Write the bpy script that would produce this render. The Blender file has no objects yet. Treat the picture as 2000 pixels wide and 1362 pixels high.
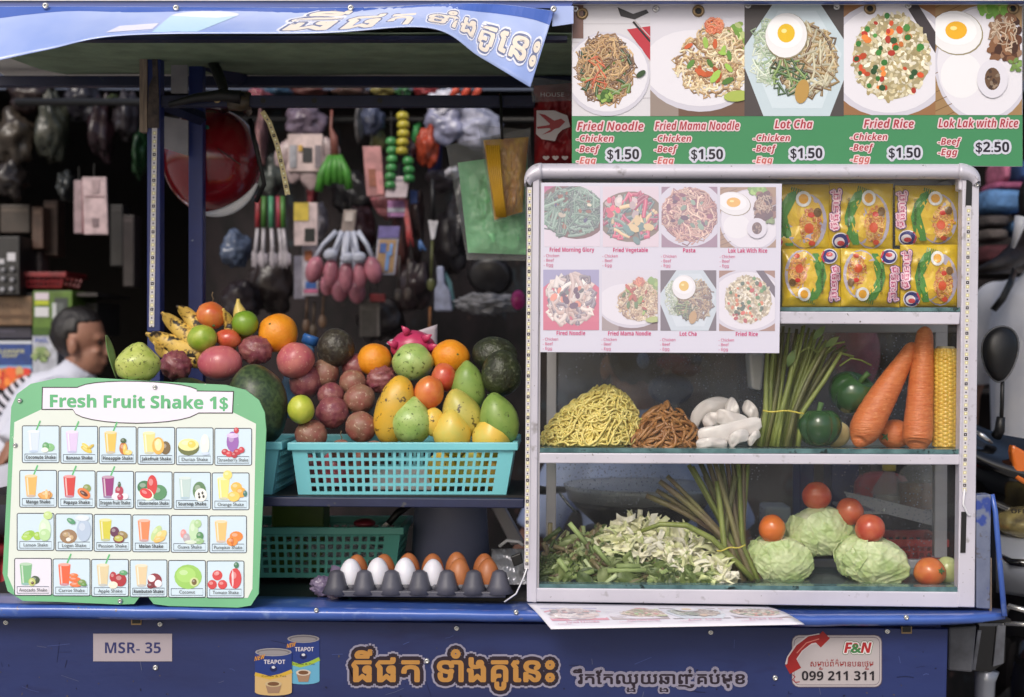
import bpy, bmesh, math, random
from math import sin, cos, pi, radians
from mathutils import Vector, Matrix, noise
R = random.Random(7)
V = Vector
SC = bpy.context.scene
COL = SC.collection

# ---------------------------------------------------------------- camera, world, sun, exposure
FPX = 2777.8                      # focal length in photo pixels (50 mm on 36 mm, photo 2000 wide)
DIST, EYE = 2.7778, 1.36
YAW, ROLL = radians(1.6), radians(0.38)
CPOS = V((DIST*sin(YAW), -DIST*cos(YAW), EYE))
FWD = V((-sin(YAW), cos(YAW), 0))
_r0, _u0 = V((cos(YAW), sin(YAW), 0)), V((0, 0, 1))
RGT = _r0*cos(ROLL) + _u0*sin(ROLL)
UPV = _u0*cos(ROLL) - _r0*sin(ROLL)
cam = bpy.data.objects.new('camera', bpy.data.cameras.new('camera'))
COL.objects.link(cam)
cam.matrix_world = Matrix(((RGT.x, UPV.x, -FWD.x, CPOS.x), (RGT.y, UPV.y, -FWD.y, CPOS.y), (RGT.z, UPV.z, -FWD.z, CPOS.z), (0, 0, 0, 1)))
cam.data.lens = 50; cam.data.sensor_width = 36; cam.data.clip_end = 500; cam.data.clip_start = .05
cam.data.dof.use_dof = True; cam.data.dof.focus_distance = DIST + .03; cam.data.dof.aperture_fstop = 2.6
SC.camera = cam
world = bpy.data.worlds.new('World'); SC.world = world; world.use_nodes = True
_nt = world.node_tree; _bg = _nt.nodes['Background']
_sky = _nt.nodes.new('ShaderNodeTexSky'); _sky.sky_type = 'NISHITA'; _sky.sun_disc = False
_sky.sun_elevation = radians(40); _sky.sun_rotation = radians(200); _sky.air_density = 1.0; _sky.dust_density = 4.0; _sky.ozone_density = 1.0
_nt.links.new(_sky.outputs[0], _bg.inputs[0]); _bg.inputs[1].default_value = .14
sun = bpy.data.objects.new('sun', bpy.data.lights.new('sun', 'SUN')); COL.objects.link(sun)
sun.data.energy = 1.2; sun.data.angle = radians(22); sun.data.color = (1, .985, .96)
sun.rotation_euler = (radians(50), 0, radians(-18))      # high, from the street side, a little from the left
SC.view_settings.view_transform = 'Standard'; SC.view_settings.look = 'None'; SC.view_settings.gamma = 1
SC.view_settings.exposure = 0.04
SC.cycles.use_denoising = True
SC.cycles.max_bounces = 10; SC.cycles.transparent_max_bounces = 16

# ---------------------------------------------------------------- helpers
def W(px, py, Y=0.0):
    """the point at depth Y (metres behind the cart's front panel) seen at photo pixel px, py"""
    d = FWD + RGT*((px-1000)/FPX) + UPV*((681-py)/FPX)
    return CPOS + d*((Y-CPOS.y)/d.y)
def S(Y): return (Y-CPOS.y)/DIST*.001
def lin(v):
    v /= 255.
    return v/12.92 if v <= .04045 else ((v+.055)/1.055)**2.4
def c(r, g, b): return (lin(r), lin(g), lin(b), 1)
def mix(a, b, t): return tuple(a[i]*(1-t)+b[i]*t for i in range(3))+(1,)
def fbm(p, s, o=3):
    return noise.fractal(V(p)*s, 1.0, 2.0, o)

def M(name, col, col2=None, scale=8, rough=.5, bump=0, bscale=60, metal=0, coat=0, spec=.5, spots=None, lo=.35, hi=.65, stretch=None, sub=0, alpha=None, trans=0, sheen=0):
    m = bpy.data.materials.new(name); m.use_nodes = True
    nt = m.node_tree; N = nt.nodes; L = nt.links; b = N['Principled BSDF']
    b.inputs['Base Color'].default_value = col; b.inputs['Roughness'].default_value = rough
    b.inputs['Metallic'].default_value = metal; b.inputs['Coat Weight'].default_value = coat; b.inputs['Coat Roughness'].default_value = .12
    b.inputs['Specular IOR Level'].default_value = spec
    if sub: b.inputs['Subsurface Weight'].default_value = sub; b.inputs['Subsurface Scale'].default_value = .01
    if trans: b.inputs['Transmission Weight'].default_value = trans
    if sheen: b.inputs['Sheen Weight'].default_value = sheen
    if alpha is not None: b.inputs['Alpha'].default_value = alpha
    tc = N.new('ShaderNodeTexCoord'); oi = N.new('ShaderNodeObjectInfo'); ml = N.new('ShaderNodeVectorMath'); ml.operation = 'SCALE'; ml.inputs[0].default_value = (7, 5, 9)
    L.new(oi.outputs['Random'], ml.inputs['Scale']); ad = N.new('ShaderNodeVectorMath'); ad.operation = 'ADD'
    L.new(tc.outputs['Object'], ad.inputs[0]); L.new(ml.outputs[0], ad.inputs[1])
    vec = ad.outputs[0]
    if stretch:
        mp = N.new('ShaderNodeMapping'); mp.inputs['Scale'].default_value = stretch; L.new(vec, mp.inputs[0]); vec = mp.outputs[0]
    last = None
    def nz(s, det=4, ro=.55):
        n = N.new('ShaderNodeTexNoise'); n.inputs['Scale'].default_value = s; n.inputs['Detail'].default_value = det; n.inputs['Roughness'].default_value = ro; L.new(vec, n.inputs['Vector']); return n
    def ramp(src, a, bb, p, q):
        r = N.new('ShaderNodeValToRGB'); r.color_ramp.elements[0].position = p; r.color_ramp.elements[1].position = q
        r.color_ramp.elements[0].color = a; r.color_ramp.elements[1].color = bb; L.new(src, r.inputs[0]); return r
    if col2:
        last = ramp(nz(scale).outputs['Fac'], col, col2, lo, hi).outputs[0]
    for sp in (spots or []):
        scol, ss, t0, t1 = sp
        f = ramp(nz(ss, 3, .6).outputs['Fac'], (0, 0, 0, 1), (1, 1, 1, 1), t0, t1)
        mx = N.new('ShaderNodeMix'); mx.data_type = 'RGBA'; L.new(f.outputs[0], mx.inputs['Factor'])
        if last: L.new(last, mx.inputs['A'])
        else: mx.inputs['A'].default_value = col
        mx.inputs['B'].default_value = scol; last = mx.outputs['Result']
    if last: L.new(last, b.inputs['Base Color'])
    if bump:
        bn = N.new('ShaderNodeBump'); bn.inputs['Strength'].default_value = bump; bn.inputs['Distance'].default_value = .004
        L.new(nz(bscale, 3).outputs['Fac'], bn.inputs['Height']); L.new(bn.outputs[0], b.inputs['Normal'])
    return m

def attr_mat(name, rough=.45, coat=0, bump=0, spec=.4):
    m = M(name, (1, 1, 1, 1), rough=rough, coat=coat, bump=bump, bscale=14, spec=spec)
    a = m.node_tree.nodes.new('ShaderNodeVertexColor'); a.layer_name = 'Col'
    m.node_tree.links.new(a.outputs[0], m.node_tree.nodes['Principled BSDF'].inputs['Base Color'])
    return m
def clear(name, tint, gloss=.06, rough=.03, haze=0, hazecol=(.7, .72, .75, 1), hscale=30, edge=0.25, drops=False):
    """thin clear sheet: mostly see-through, a little mirror, optional streaky dirt"""
    m = bpy.data.materials.new(name); m.use_nodes = True; nt = m.node_tree; N = nt.nodes; L = nt.links; N.clear()
    out = N.new('ShaderNodeOutputMaterial'); tr = N.new('ShaderNodeBsdfTransparent'); tr.inputs[0].default_value = tint
    gl = N.new('ShaderNodeBsdfGlossy'); gl.inputs['Roughness'].default_value = rough
    lw = N.new('ShaderNodeLayerWeight'); lw.inputs[0].default_value = edge
    mm = N.new('ShaderNodeMath'); mm.operation = 'MULTIPLY_ADD'; L.new(lw.outputs['Facing'], mm.inputs[0]); mm.inputs[1].default_value = .25; mm.inputs[2].default_value = gloss
    a = N.new('ShaderNodeMixShader'); L.new(mm.outputs[0], a.inputs[0]); L.new(tr.outputs[0], a.inputs[1]); L.new(gl.outputs[0], a.inputs[2])
    res = a
    if haze:
        df = N.new('ShaderNodeBsdfDiffuse'); df.inputs[0].default_value = hazecol
        tc = N.new('ShaderNodeTexCoord'); n = N.new('ShaderNodeTexNoise'); n.inputs['Scale'].default_value = hscale; n.inputs['Detail'].default_value = 5; n.inputs['Roughness'].default_value = .65
        L.new(tc.outputs['Object'], n.inputs['Vector'])
        r = N.new('ShaderNodeMapRange'); r.inputs[1].default_value = .35; r.inputs[2].default_value = .75; r.inputs[3].default_value = 0; r.inputs[4].default_value = haze; L.new(n.outputs['Fac'], r.inputs[0])
        f = r.outputs[0]
        if drops:
            v = N.new('ShaderNodeTexVoronoi'); v.inputs['Scale'].default_value = 120; L.new(tc.outputs['Object'], v.inputs['Vector'])
            q = N.new('ShaderNodeMapRange'); q.inputs[1].default_value = .12; q.inputs[2].default_value = .24; q.inputs[3].default_value = .85; q.inputs[4].default_value = 0; L.new(v.outputs['Distance'], q.inputs[0])
            n2 = N.new('ShaderNodeTexNoise'); n2.inputs['Scale'].default_value = 9; L.new(tc.outputs['Object'], n2.inputs['Vector'])
            q2 = N.new('ShaderNodeMapRange'); q2.inputs[1].default_value = .44; q2.inputs[2].default_value = .58; L.new(n2.outputs['Fac'], q2.inputs[0])
            mu = N.new('ShaderNodeMath'); mu.operation = 'MULTIPLY'; L.new(q.outputs[0], mu.inputs[0]); L.new(q2.outputs[0], mu.inputs[1])
            ad = N.new('ShaderNodeMath'); ad.operation = 'ADD'; ad.use_clamp = True; L.new(mu.outputs[0], ad.inputs[0]); L.new(f, ad.inputs[1]); f = ad.outputs[0]
        h = N.new('ShaderNodeMixShader'); L.new(f, h.inputs[0]); L.new(a.outputs[0], h.inputs[1]); L.new(df.outputs[0], h.inputs[2]); res = h
    L.new(res.outputs[0], out.inputs[0])
    return m

def tag(o, label=None, cat=None, group=None, kind=None):
    if label: o['label'] = label
    if cat: o['category'] = cat
    if group: o['group'] = group
    if kind: o['kind'] = kind
    return o
def thing(name, label, cat, loc=(0, 0, 0), group=None):
    o = bpy.data.objects.new(name, None); COL.objects.link(o); o.location = loc; o.empty_display_size = .05
    return tag(o, label, cat, group)
def link(name, me, parent=None):
    o = bpy.data.objects.new(name, me); COL.objects.link(o)
    if parent:
        o.parent = parent
        def wt(g): return g.location + ((wt(g.parent) + g.matrix_parent_inverse.translation) if g.parent else V((0, 0, 0)))
        t = wt(parent)
        o.matrix_parent_inverse = Matrix.Translation(-t)
    return o
def dup(root, delta, label=None, group=None):
    def cp(o, par):
        n = o.copy(); COL.objects.link(n)
        if par: n.parent = par; n.matrix_parent_inverse = o.matrix_parent_inverse.copy()
        for ch in list(o.children): cp(ch, n)
        return n
    r = cp(root, None); r.location = root.location + V(delta)
    if label: r['label'] = label
    if group: r['group'] = group
    return r

class MB:
    def __init__(s): s.v = []; s.f = []; s.c = []
    def add(s, vs, fs, col=None):
        n = len(s.v); s.v += [tuple(p) for p in vs]; s.f += [tuple(i+n for i in f) for f in fs]; s.c += [col]*len(fs); return s
    def hexa(s, p, col=None):
        return s.add(p, [(0, 1, 2, 3), (7, 6, 5, 4), (0, 4, 5, 1), (1, 5, 6, 2), (2, 6, 7, 3), (3, 7, 4, 0)], col)
    def box(s, a, b, col=None):
        x0, y0, z0 = a; x1, y1, z1 = b
        return s.hexa([(x0, y0, z0), (x1, y0, z0), (x1, y0, z1), (x0, y0, z1), (x0, y1, z0), (x1, y1, z0), (x1, y1, z1), (x0, y1, z1)], col)
    def pbox(s, x0, y0, x1, y1, Yf, Yb, col=None):
        return s.pquad([(x0, y1), (x1, y1), (x1, y0), (x0, y0)], Yf, Yb, col)
    def pquad(s, pts, Yf, Yb, col=None):      # pixel outline in the plane Y=Yf pushed straight back to Yb
        f = [W(x, y, Yf) for x, y in pts]; n = len(f); d = V((0, Yb-Yf, 0)); b = [p+d for p in f]
        return s.add(f+b, [tuple(range(n)), tuple(range(2*n-1, n-1, -1))]+[(i, i+n, (i+1) % n+n, (i+1) % n) for i in range(n)], col)
    def tube(s, pts, r, n=8, cap=True, flat=1.0, col=None):
        pts = [V(p) for p in pts]; k = len(pts)
        rs = r if isinstance(r, (list, tuple)) else [r]*k
        t0 = (pts[1]-pts[0]).normalized(); a = V((0, 1, 0)) if abs(t0.y) < .9 else V((1, 0, 0)); vs = []
        for i in range(k):
            t = (pts[min(i+1, k-1)]-pts[max(i-1, 0)])
            if t.length < 1e-9: t = t0
            t.normalize(); a = (a-t*a.dot(t))
            if a.length < 1e-6: a = t.orthogonal()
            a.normalize(); b = t.cross(a)
            for j in range(n):
                q = 2*pi*j/n; vs.append(pts[i]+(a*cos(q)*flat+b*sin(q))*rs[i])
        fs = [(i*n+j, i*n+(j+1) % n, (i+1)*n+(j+1) % n, (i+1)*n+j) for i in range(k-1) for j in range(n)]
        if cap: fs += [tuple(range(n-1, -1, -1)), tuple((k-1)*n+j for j in range(n))]
        return s.add(vs, fs, col)
    def lathe(s, prof, mat=None, n=20, col=None):   # prof: (radius, height) pairs about local z
        mat = mat or Matrix(); vs = []; k = len(prof)
        for r, z in prof:
            for j in range(n): vs.append(mat @ V((r*cos(2*pi*j/n), r*sin(2*pi*j/n), z)))
        return s.add(vs, [(i*n+j, i*n+(j+1) % n, (i+1)*n+(j+1) % n, (i+1)*n+j) for i in range(k-1) for j in range(n)]+[tuple(range(n-1, -1, -1)), tuple((k-1)*n+j for j in range(n))], col)
    def grid(s, f, nu, nv, closed=False, col=None):
        vs = [f(i/(nu if closed else nu-1), j/(nv-1)) for j in range(nv) for i in range(nu)]
        m = nu if closed else nu-1
        return s.add(vs, [(j*nu+i, j*nu+(i+1) % nu, (j+1)*nu+(i+1) % nu, (j+1)*nu+i) for j in range(nv-1) for i in range(m)], col)
    def ball(s, cen, rad, mat=None, fn=None, nu=28, nv=18, col=None):
        cen = V(cen); rad = V(rad) if not isinstance(rad, (int, float)) else V((rad,)*3); mat = (mat or Matrix()).to_3x3()
        vs = []
        for j in range(nv+1):
            th = pi*j/nv
            for i in range(nu):
                ph = 2*pi*i/nu; d = V((sin(th)*cos(ph), sin(th)*sin(ph), cos(th)))
                p = V((d.x*rad.x, d.y*rad.y, d.z*rad.z))
                if fn: p = fn(p, d)
                vs.append(cen+mat @ p)
        return s.add(vs, [(j*nu+i, (j+1)*nu+i, (j+1)*nu+(i+1) % nu, j*nu+(i+1) % nu) for j in range(nv) for i in range(nu)], col)
    def build(s, name, mat, parent=None, smooth=False, loc=None, bevel=0, solid=0, remesh=0, weld=False):
        me = bpy.data.meshes.new(name)
        off = V(loc) if loc is not None else V((0, 0, 0))
        vs = [tuple(V(p)-off) for p in s.v] if loc is not None else s.v
        me.from_pydata(vs, [], s.f); me.materials.append(mat)
        if any(x is not None for x in s.c):
            at = me.color_attributes.new('Col', 'FLOAT_COLOR', 'CORNER'); buf = []
            for f, cc in zip(s.f, s.c): buf += list(cc or (1, 1, 1, 1))*len(f)
            at.data.foreach_set('color', buf)
        if weld or smooth or remesh or bevel:
            bm = bmesh.new(); bm.from_mesh(me)
            if weld or smooth: bmesh.ops.remove_doubles(bm, verts=bm.verts, dist=1e-6)
            bmesh.ops.recalc_face_normals(bm, faces=bm.faces); bm.to_mesh(me); bm.free()
        if smooth: me.polygons.foreach_set('use_smooth', [True]*len(me.polygons))
        me.update()
        o = link(name, me, parent)
        if loc is not None: o.location = loc
        if solid:
            k = o.modifiers.new('thick', 'SOLIDIFY'); k.thickness = solid; k.offset = 0
        if remesh:
            k = o.modifiers.new('skin', 'REMESH'); k.mode = 'VOXEL'; k.voxel_size = remesh; k.use_smooth_shade = True
            k = o.modifiers.new('soft', 'SMOOTH'); k.factor = .5; k.iterations = 6
        if bevel:
            k = o.modifiers.new('edge', 'BEVEL'); k.width = bevel; k.segments = 2; k.limit_method = 'ANGLE'
        return o

# ---------------------------------------------------------------- printed pictures and lettering
_tc = {}
_sty = {'b': (0x1D5D4, 0x1D5EE, 0x1D7EC), 'bi': (0x1D63C, 0x1D656, 0x1D7EC), 'n': (0x1D5A0, 0x1D5BA, 0x1D7E2), 'i': (0x1D608, 0x1D622, 0x1D7E2)}
def style(t, k):
    """the same letters in the bold, slanted or plain sans cuts of Unicode"""
    if not k: return t
    A, a, z = _sty[k]
    return ''.join(chr(A+ord(q)-65) if 'A' <= q <= 'Z' else chr(a+ord(q)-97) if 'a' <= q <= 'z' else chr(z+ord(q)-48) if '0' <= q <= '9' else q for q in t)
def glyphs(s, bold=0, shear=0):
    key = (s, bold, shear)
    if key not in _tc:
        cu = bpy.data.curves.new('t', 'FONT'); cu.body = s; cu.size = 1; cu.offset = bold; cu.shear = shear; cu.resolution_u = 3
        o = bpy.data.objects.new('t', cu); COL.objects.link(o)
        me = bpy.data.meshes.new_from_object(o.evaluated_get(bpy.context.evaluated_depsgraph_get())); me.calc_loop_triangles()
        tr = [[(me.vertices[i].co.x, me.vertices[i].co.y) for i in t.vertices] for t in me.loop_triangles]
        bpy.data.objects.remove(o); bpy.data.curves.remove(cu); bpy.data.meshes.remove(me)
        xs = [p[0] for t in tr for p in t] or [0, 1]
        _tc[key] = (tr, min(xs), max(xs))
    return _tc[key]
def clip(poly, r):
    for ax, sg, lim in ((0, 1, r[0]), (0, -1, r[2]), (1, 1, r[1]), (1, -1, r[3])):
        o = []; n = len(poly)
        for i in range(n):
            a, b = poly[i], poly[(i+1) % n]; da = (a[ax]-lim)*sg; db = (b[ax]-lim)*sg
            if da >= 0: o.append(a)
            if (da >= 0) != (db >= 0):
                t = da/(da-db); o.append((a[0]+(b[0]-a[0])*t, a[1]+(b[1]-a[1])*t))
        poly = o
        if len(poly) < 3: return []
    return poly
class Print:
    """coloured shapes laid on a surface; fm(x, y, h) gives the point, h metres proud of it"""
    def __init__(s, fm, h=.0004): s.m = fm; s.h = h; s.b = MB(); s.clip = None; s.wash = None
    def up(s, d=.00012): s.h += d; return s
    def poly(s, pts, col, jit=0):
        if s.clip: pts = clip(pts, s.clip)
        if len(pts) < 3: return
        if s.wash: col = mix(col, s.wash[0], s.wash[1])
        h = s.h+R.random()*jit
        s.b.add([s.m(x, y, h) for x, y in pts], [tuple(range(len(pts)))], col)
    def rect(s, x0, y0, x1, y1, col): s.up(); s.poly([(x0, y0), (x0, y1), (x1, y1), (x1, y0)], col)
    def ell(s, cx, cy, rx, ry, col, rot=0, n=16, jit=0):
        if not jit: s.up()
        cr, sr = cos(rot), sin(rot)
        s.poly([(cx+rx*cos(q)*cr-ry*sin(q)*sr, cy+rx*cos(q)*sr+ry*sin(q)*cr) for q in [-2*pi*i/n for i in range(n)]], col, jit)
    def strip(s, pts, w, col, jit=.0002):
        if not jit: s.up(.00003)
        h0 = s.h; s.h += R.random()*jit
        L = []
        for i, (x, y) in enumerate(pts):
            a, b = pts[max(i-1, 0)], pts[min(i+1, len(pts)-1)]; dx, dy = b[0]-a[0], b[1]-a[1]; l = math.hypot(dx, dy) or 1
            L.append((-dy/l*w/2, dx/l*w/2))
        for i in range(len(pts)-1):
            (x, y), (X, Y) = pts[i], pts[i+1]; (a, b), (A, B) = L[i], L[i+1]
            s.poly([(x+a, y+b), (X+A, Y+B), (X-A, Y-B), (x-a, y-b)], col)
        s.h = h0
    def frame(s, pts, w, col):
        s.up(); s.strip(list(pts)+[pts[0], pts[1]], w, col, jit=1e-6)
    def rrect(s, x0, y0, x1, y1, r): return [(cx+r*cos(q), cy-r*sin(q)) for cx, cy, q0 in ((x1-r, y0+r, 0), (x0+r, y0+r, pi/2), (x0+r, y1-r, pi), (x1-r, y1-r, 1.5*pi)) for q in (q0, q0+pi/6, q0+pi/3, q0+pi/2)]
    def text(s, t, x0, x1, yb, cap, col, bold=0, shear=0, out=None, slope=0, rot=0, sty=None):
        """lettering from x0 to x1 on baseline yb, capitals cap high; out = [(colour, width), ...] outlines, widest first"""
        tr, a, b = glyphs(style(t, sty), 0, shear); kx = (x1-x0)/max(b-a, 1e-6); ky = cap/.70; cr, sr = cos(rot), sin(rot); e = bold*ky; h0 = s.h
        def place(ox, oy, jit, cc):
            for T in tr:
                q = [((p[0]-a)*kx+ox, -p[1]*ky+oy+slope*(p[0]-a)*kx) for p in T]
                s.poly([(x0+X*cr-Y*sr, yb+X*sr+Y*cr) for X, Y in q], cc, jit)
        for cc, w in (out or []):
            s.up()
            for i in range(12): place((w+e)*cos(i*pi/6), (w+e)*sin(i*pi/6), .00010, cc)
            s.up()
        s.up()
        for i in range(6 if e > .25 else 1): place(e*cos(i*pi/3)*(e > .25), e*sin(i*pi/3)*(e > .25), .00008, col)
        if e > .25: place(0, 0, .00008, col)
        s.h = h0
    def build(s, name, mat, parent=None, loc=None): return s.b.build(name, mat, parent, loc=loc)
def flat(Y): return lambda x, y, h: W(x, y, Y-h)

PRINT = attr_mat('printed_vinyl', .34, bump=.22)
PRINT_GLOSS = attr_mat('printed_gloss', .25, spec=.5)
INK = c(18, 18, 22)
# ---------------------------------------------------------------- materials of the cart
m_blue = M('blue_paint', c(36, 50, 112), c(30, 42, 98), 5, .38, .15, 30, spots=[(c(20, 30, 70), 16, .62, .72)])
m_panel = M('dark_blue_panel', c(33, 47, 100), c(25, 35, 80), 2.2, .42, .06, 40, spots=[(c(25, 32, 80), 7, .60, .78)], stretch=(1, 1, 2.5))
m_ledge = M('blue_ledge_paint', c(70, 104, 182), c(56, 86, 166), 7, .28, .14, 25, coat=.5, spots=[(c(112, 136, 190), 26, .58, .75), (c(120, 112, 120), 60, .68, .72)])
m_dkblue = M('navy_frame_paint', c(30, 38, 72), c(24, 30, 60), 9, .5, .1, 60, spots=[(c(70, 70, 75), 40, .68, .72)])
m_post = M('blue_post_paint', c(34, 50, 116), c(28, 42, 100), 9, .42, .1, 60, spots=[(c(120, 130, 150), 60, .7, .74)])
m_black = M('black_plastic', c(22, 22, 24), rough=.45, bump=.1)
m_deck = M('black_deck', c(26, 25, 27), c(14, 14, 15), 12, .5, .1, 50)
m_alu = M('aluminium', c(206, 203, 214), c(194, 191, 203), 6, .36, .04, 120, metal=.08, spec=.6, spots=[(c(150, 146, 150), 34, .62, .76), (c(104, 98, 94), 110, .69, .72)])
m_alud = M('dull_aluminium', c(172, 169, 174), c(158, 155, 162), 6, .4, .04, 120, metal=.1)
m_steel = M('brushed_steel', c(190, 190, 192), c(160, 160, 165), 20, .25, .05, 200, metal=.9)
m_glass = clear('clear_glass', (.985, .99, .985, 1), .016, .02, haze=.012, hscale=5, edge=.1)
m_dirtyglass = clear('steamy_glass', (.90, .94, .94, 1), .03, .03, haze=.42, hazecol=c(160, 163, 180), hscale=6, drops=True)
m_rearglass = clear('spotted_glass', (.96, .97, .97, 1), .02, .03, haze=.05, hazecol=c(160, 163, 180), hscale=6, drops=True)
m_edge = M('glass_edge_teal', c(58, 88, 92), c(96, 130, 132), 30, .15, spots=[(c(24, 40, 40), 50, .62, .7)], spec=.6)
m_shelfglass = clear('shelf_glass', (.82, .92, .90, 1), .08, .05, haze=.35, hazecol=c(150, 160, 160), hscale=10)
m_white = M('white_plastic', c(226, 226, 230), rough=.4)
m_wood = M('weathered_batten', c(150, 132, 116), c(112, 98, 88), 30, .8, .2, 90, stretch=(6, 6, .6))
m_board = M('pale_board', c(168, 164, 170), c(140, 138, 144), 10, .7)
m_green_cloth = M('dark_green_tarpaulin', c(136, 156, 128), c(116, 134, 110), 14, .75, .5, 60, stretch=(1, 1, 4))
m_vinyl = M('blue_vinyl', c(140, 164, 226), c(186, 200, 238), 3, .3, .14, 14, coat=.5)  # pale tone has the sky's sheen on the flared valance painted in
m_chrome = M('screw_steel', c(205, 205, 205), rough=.25, metal=.85)
m_brass = M('brass_grommet', c(150, 128, 98), rough=.35, metal=.8)
m_concrete = M('street_concrete', c(158, 154, 148), c(136, 132, 128), 3, .85, .4, 40)
m_rubber = M('tyre_rubber', c(24, 24, 25), rough=.75, bump=.2)

def screw(px, py, Y, parent, r=.006, mat=None, name='screw', hole=True):
    mt = Matrix.Translation(W(px, py, Y)) @ Matrix.Rotation(pi/2, 4, 'X')
    b = MB().lathe([(r, 0), (r, .0015), (r*.75, .0035), (r*.42, .0040)] + ([(r*.36, .0012), (.0001, .001)] if hole else [(.0001, .0045)]), mt, 14)
    return b.build(name, mat or m_chrome, parent, smooth=True)

# ---------------------------------------------------------------- ground
tag(MB().add([(-60, -60, 0), (60, -60, 0), (60, 60, 0), (-60, 60, 0)], [(0, 1, 2, 3)]).build('ground', m_concrete), kind='structure')

# ---------------------------------------------------------------- the food cart
cart = thing('food_cart', 'blue street food cart with lettered front panel, ledge, posts and canopy', 'food cart', (0, .35, 0))
MB().pquad([(-70, 1500), (1845, 1500), (1852, 1229), (-70, 1204)], 0, .02).build('front_panel', m_panel, cart, bevel=.002)
b = MB().box((-1.05, .021, .30), (.84, .74, .845)); b.build('body', m_blue, cart)
def led(x): pass
st = [-70, 120, 330, 500, 700, 1000, 1300, 1600, 1850, 1920, 1962]
rear = [1160, 1162, 1164, 1166, 1169, 1176, 1181, 1186, 1187, 1187, 1192]
edge = [1185, 1187, 1190, 1193, 1195, 1199, 1203, 1207, 1206, 1204, 1203]
low = [1206, 1206, 1210, 1210, 1211, 1213, 1218, 1222, 1219, 1215, 1210]
def interp(xs, ys, x):
    for i in range(len(xs)-1):
        if x <= xs[i+1]: t = (x-xs[i])/(xs[i+1]-xs[i]); return ys[i]*(1-t)+ys[i+1]*t
    return ys[-1]
def ledge_f(u, v):
    x = -70+2032*u; n = noise.noise(V((x*.013, 0, 3)))*.9
    if v < .5: t = v/.5; py = interp(st, rear, x)*(1-t)+interp(st, edge, x)*t; Y = .09*(1-t)-.052*t; py += n*t
    else: t = (v-.5)/.5; py = interp(st, edge, x)*(1-t)+interp(st, low, x)*t+n*(1+t); Y = -.052-.004*sin(t*pi)+.006*t
    if x > 1900: Y = max(Y, -.05+(x-1900)*.0006)
    return W(x, py, Y)
MB().grid(ledge_f, 90, 9).build('ledge', m_ledge, cart, smooth=True, solid=.004)
for x, y in ((618, 1192), (1008, 1196), (1770, 1206)): screw(x, y, -.055, cart, .005)
MB().pbox(-70, 1168, 1915, 1196, .085, .75).build('deck', m_deck, cart)
b = MB()
for k in range(4): b.pbox(500, 1128+11*k, 1020, 1133+11*k, .40-.09*k, .40-.09*k+.03)
b.build('deck_slat', m_black, cart)
p = Print(flat(-.0003), .0006)      # scratches and grime worn into the panel's paint
for i in range(46):
    x, y = R.uniform(-40, 1840), R.uniform(1236, 1362); a = R.uniform(-.4, .4)+(pi/2 if R.random() < .3 else 0); l = R.uniform(6, 46)
    p.strip([(x, y), (x+l*.5*cos(a), y+l*.5*sin(a)+R.uniform(-2, 2)), (x+l*cos(a), y+l*sin(a))], R.uniform(.5, 1.4), R.choice((c(70, 84, 140), c(22, 28, 62), c(86, 92, 120), c(24, 30, 66))), .0002)
for i in range(60):
    x, y = R.uniform(-40, 1840), 1362-abs(R.gauss(0, 40)); p.ell(x, y, R.uniform(1, 3.2), R.uniform(.8, 2), R.choice((c(24, 28, 56), c(60, 60, 80), c(84, 76, 76))), R.random()*3, 7, .0002)
p.build('paint_wear', PRINT, cart)
# front panel furniture
for x, y in ((313, 1219), (304, 1304), (892, 1227), (834, 1291), (1388, 1235), (1514, 1324), (1733, 1233), (12, 1216)): screw(x, y, 0, cart, .0058)
for x, y in ((266, 1214), (1771, 1231)):
    MB().pbox(x-10, y-7, x+10, y+7, -.003, .01).build('latch_bracket', m_brass, cart)
    MB().pbox(x-8, y-7, x+8, y+4, -.0045, -.003).build('latch_slot', m_black, cart)
p = Print(flat(-.001))
p.rect(182, 1238, 336, 1292, c(168, 158, 165)); p.text('MSR- 35', 205, 314, 1276, 20.5, c(48, 52, 100), bold=.006, sty='b')
p.build('number_plate', PRINT, cart)
# printed lettering in Khmer
gold = c(176, 128, 66); dk = c(40, 30, 42); gr = c(142, 138, 158)
def khmer_title(p, x0, x1, xa, xb, yb, cap, cols=(gold, dk, gr), w=(15, 9)):
    for t, a, bb in (('ធីផត', x0, x1), ('ទាំងគូេនះ', xa, xb)):
        p.text(t, a, bb, yb, cap, cols[0], bold=.03, out=[(cols[2], w[0]), (cols[1], w[1])])
p = Print(flat(-.001))
khmer_title(p, 688, 818, 855, 1082, 1331, 47, w=(11.5, 7.5))
p.up()
p.text('រឹតែតឈុយឆាញ់គប់មុខ', 1120, 1454, 1336, 22, dk, bold=.03, out=[(gr, 5.5)])
for x in (1232, 1296): p.text('ង', x-9, x+9, 1352, 9, dk, bold=.03, out=[(gr, 3)])
p.strip([(1347, 1312), (1343, 1330), (1345, 1348), (1352, 1349)], 5, dk)
p.build('lettering', PRINT, cart)
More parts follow.
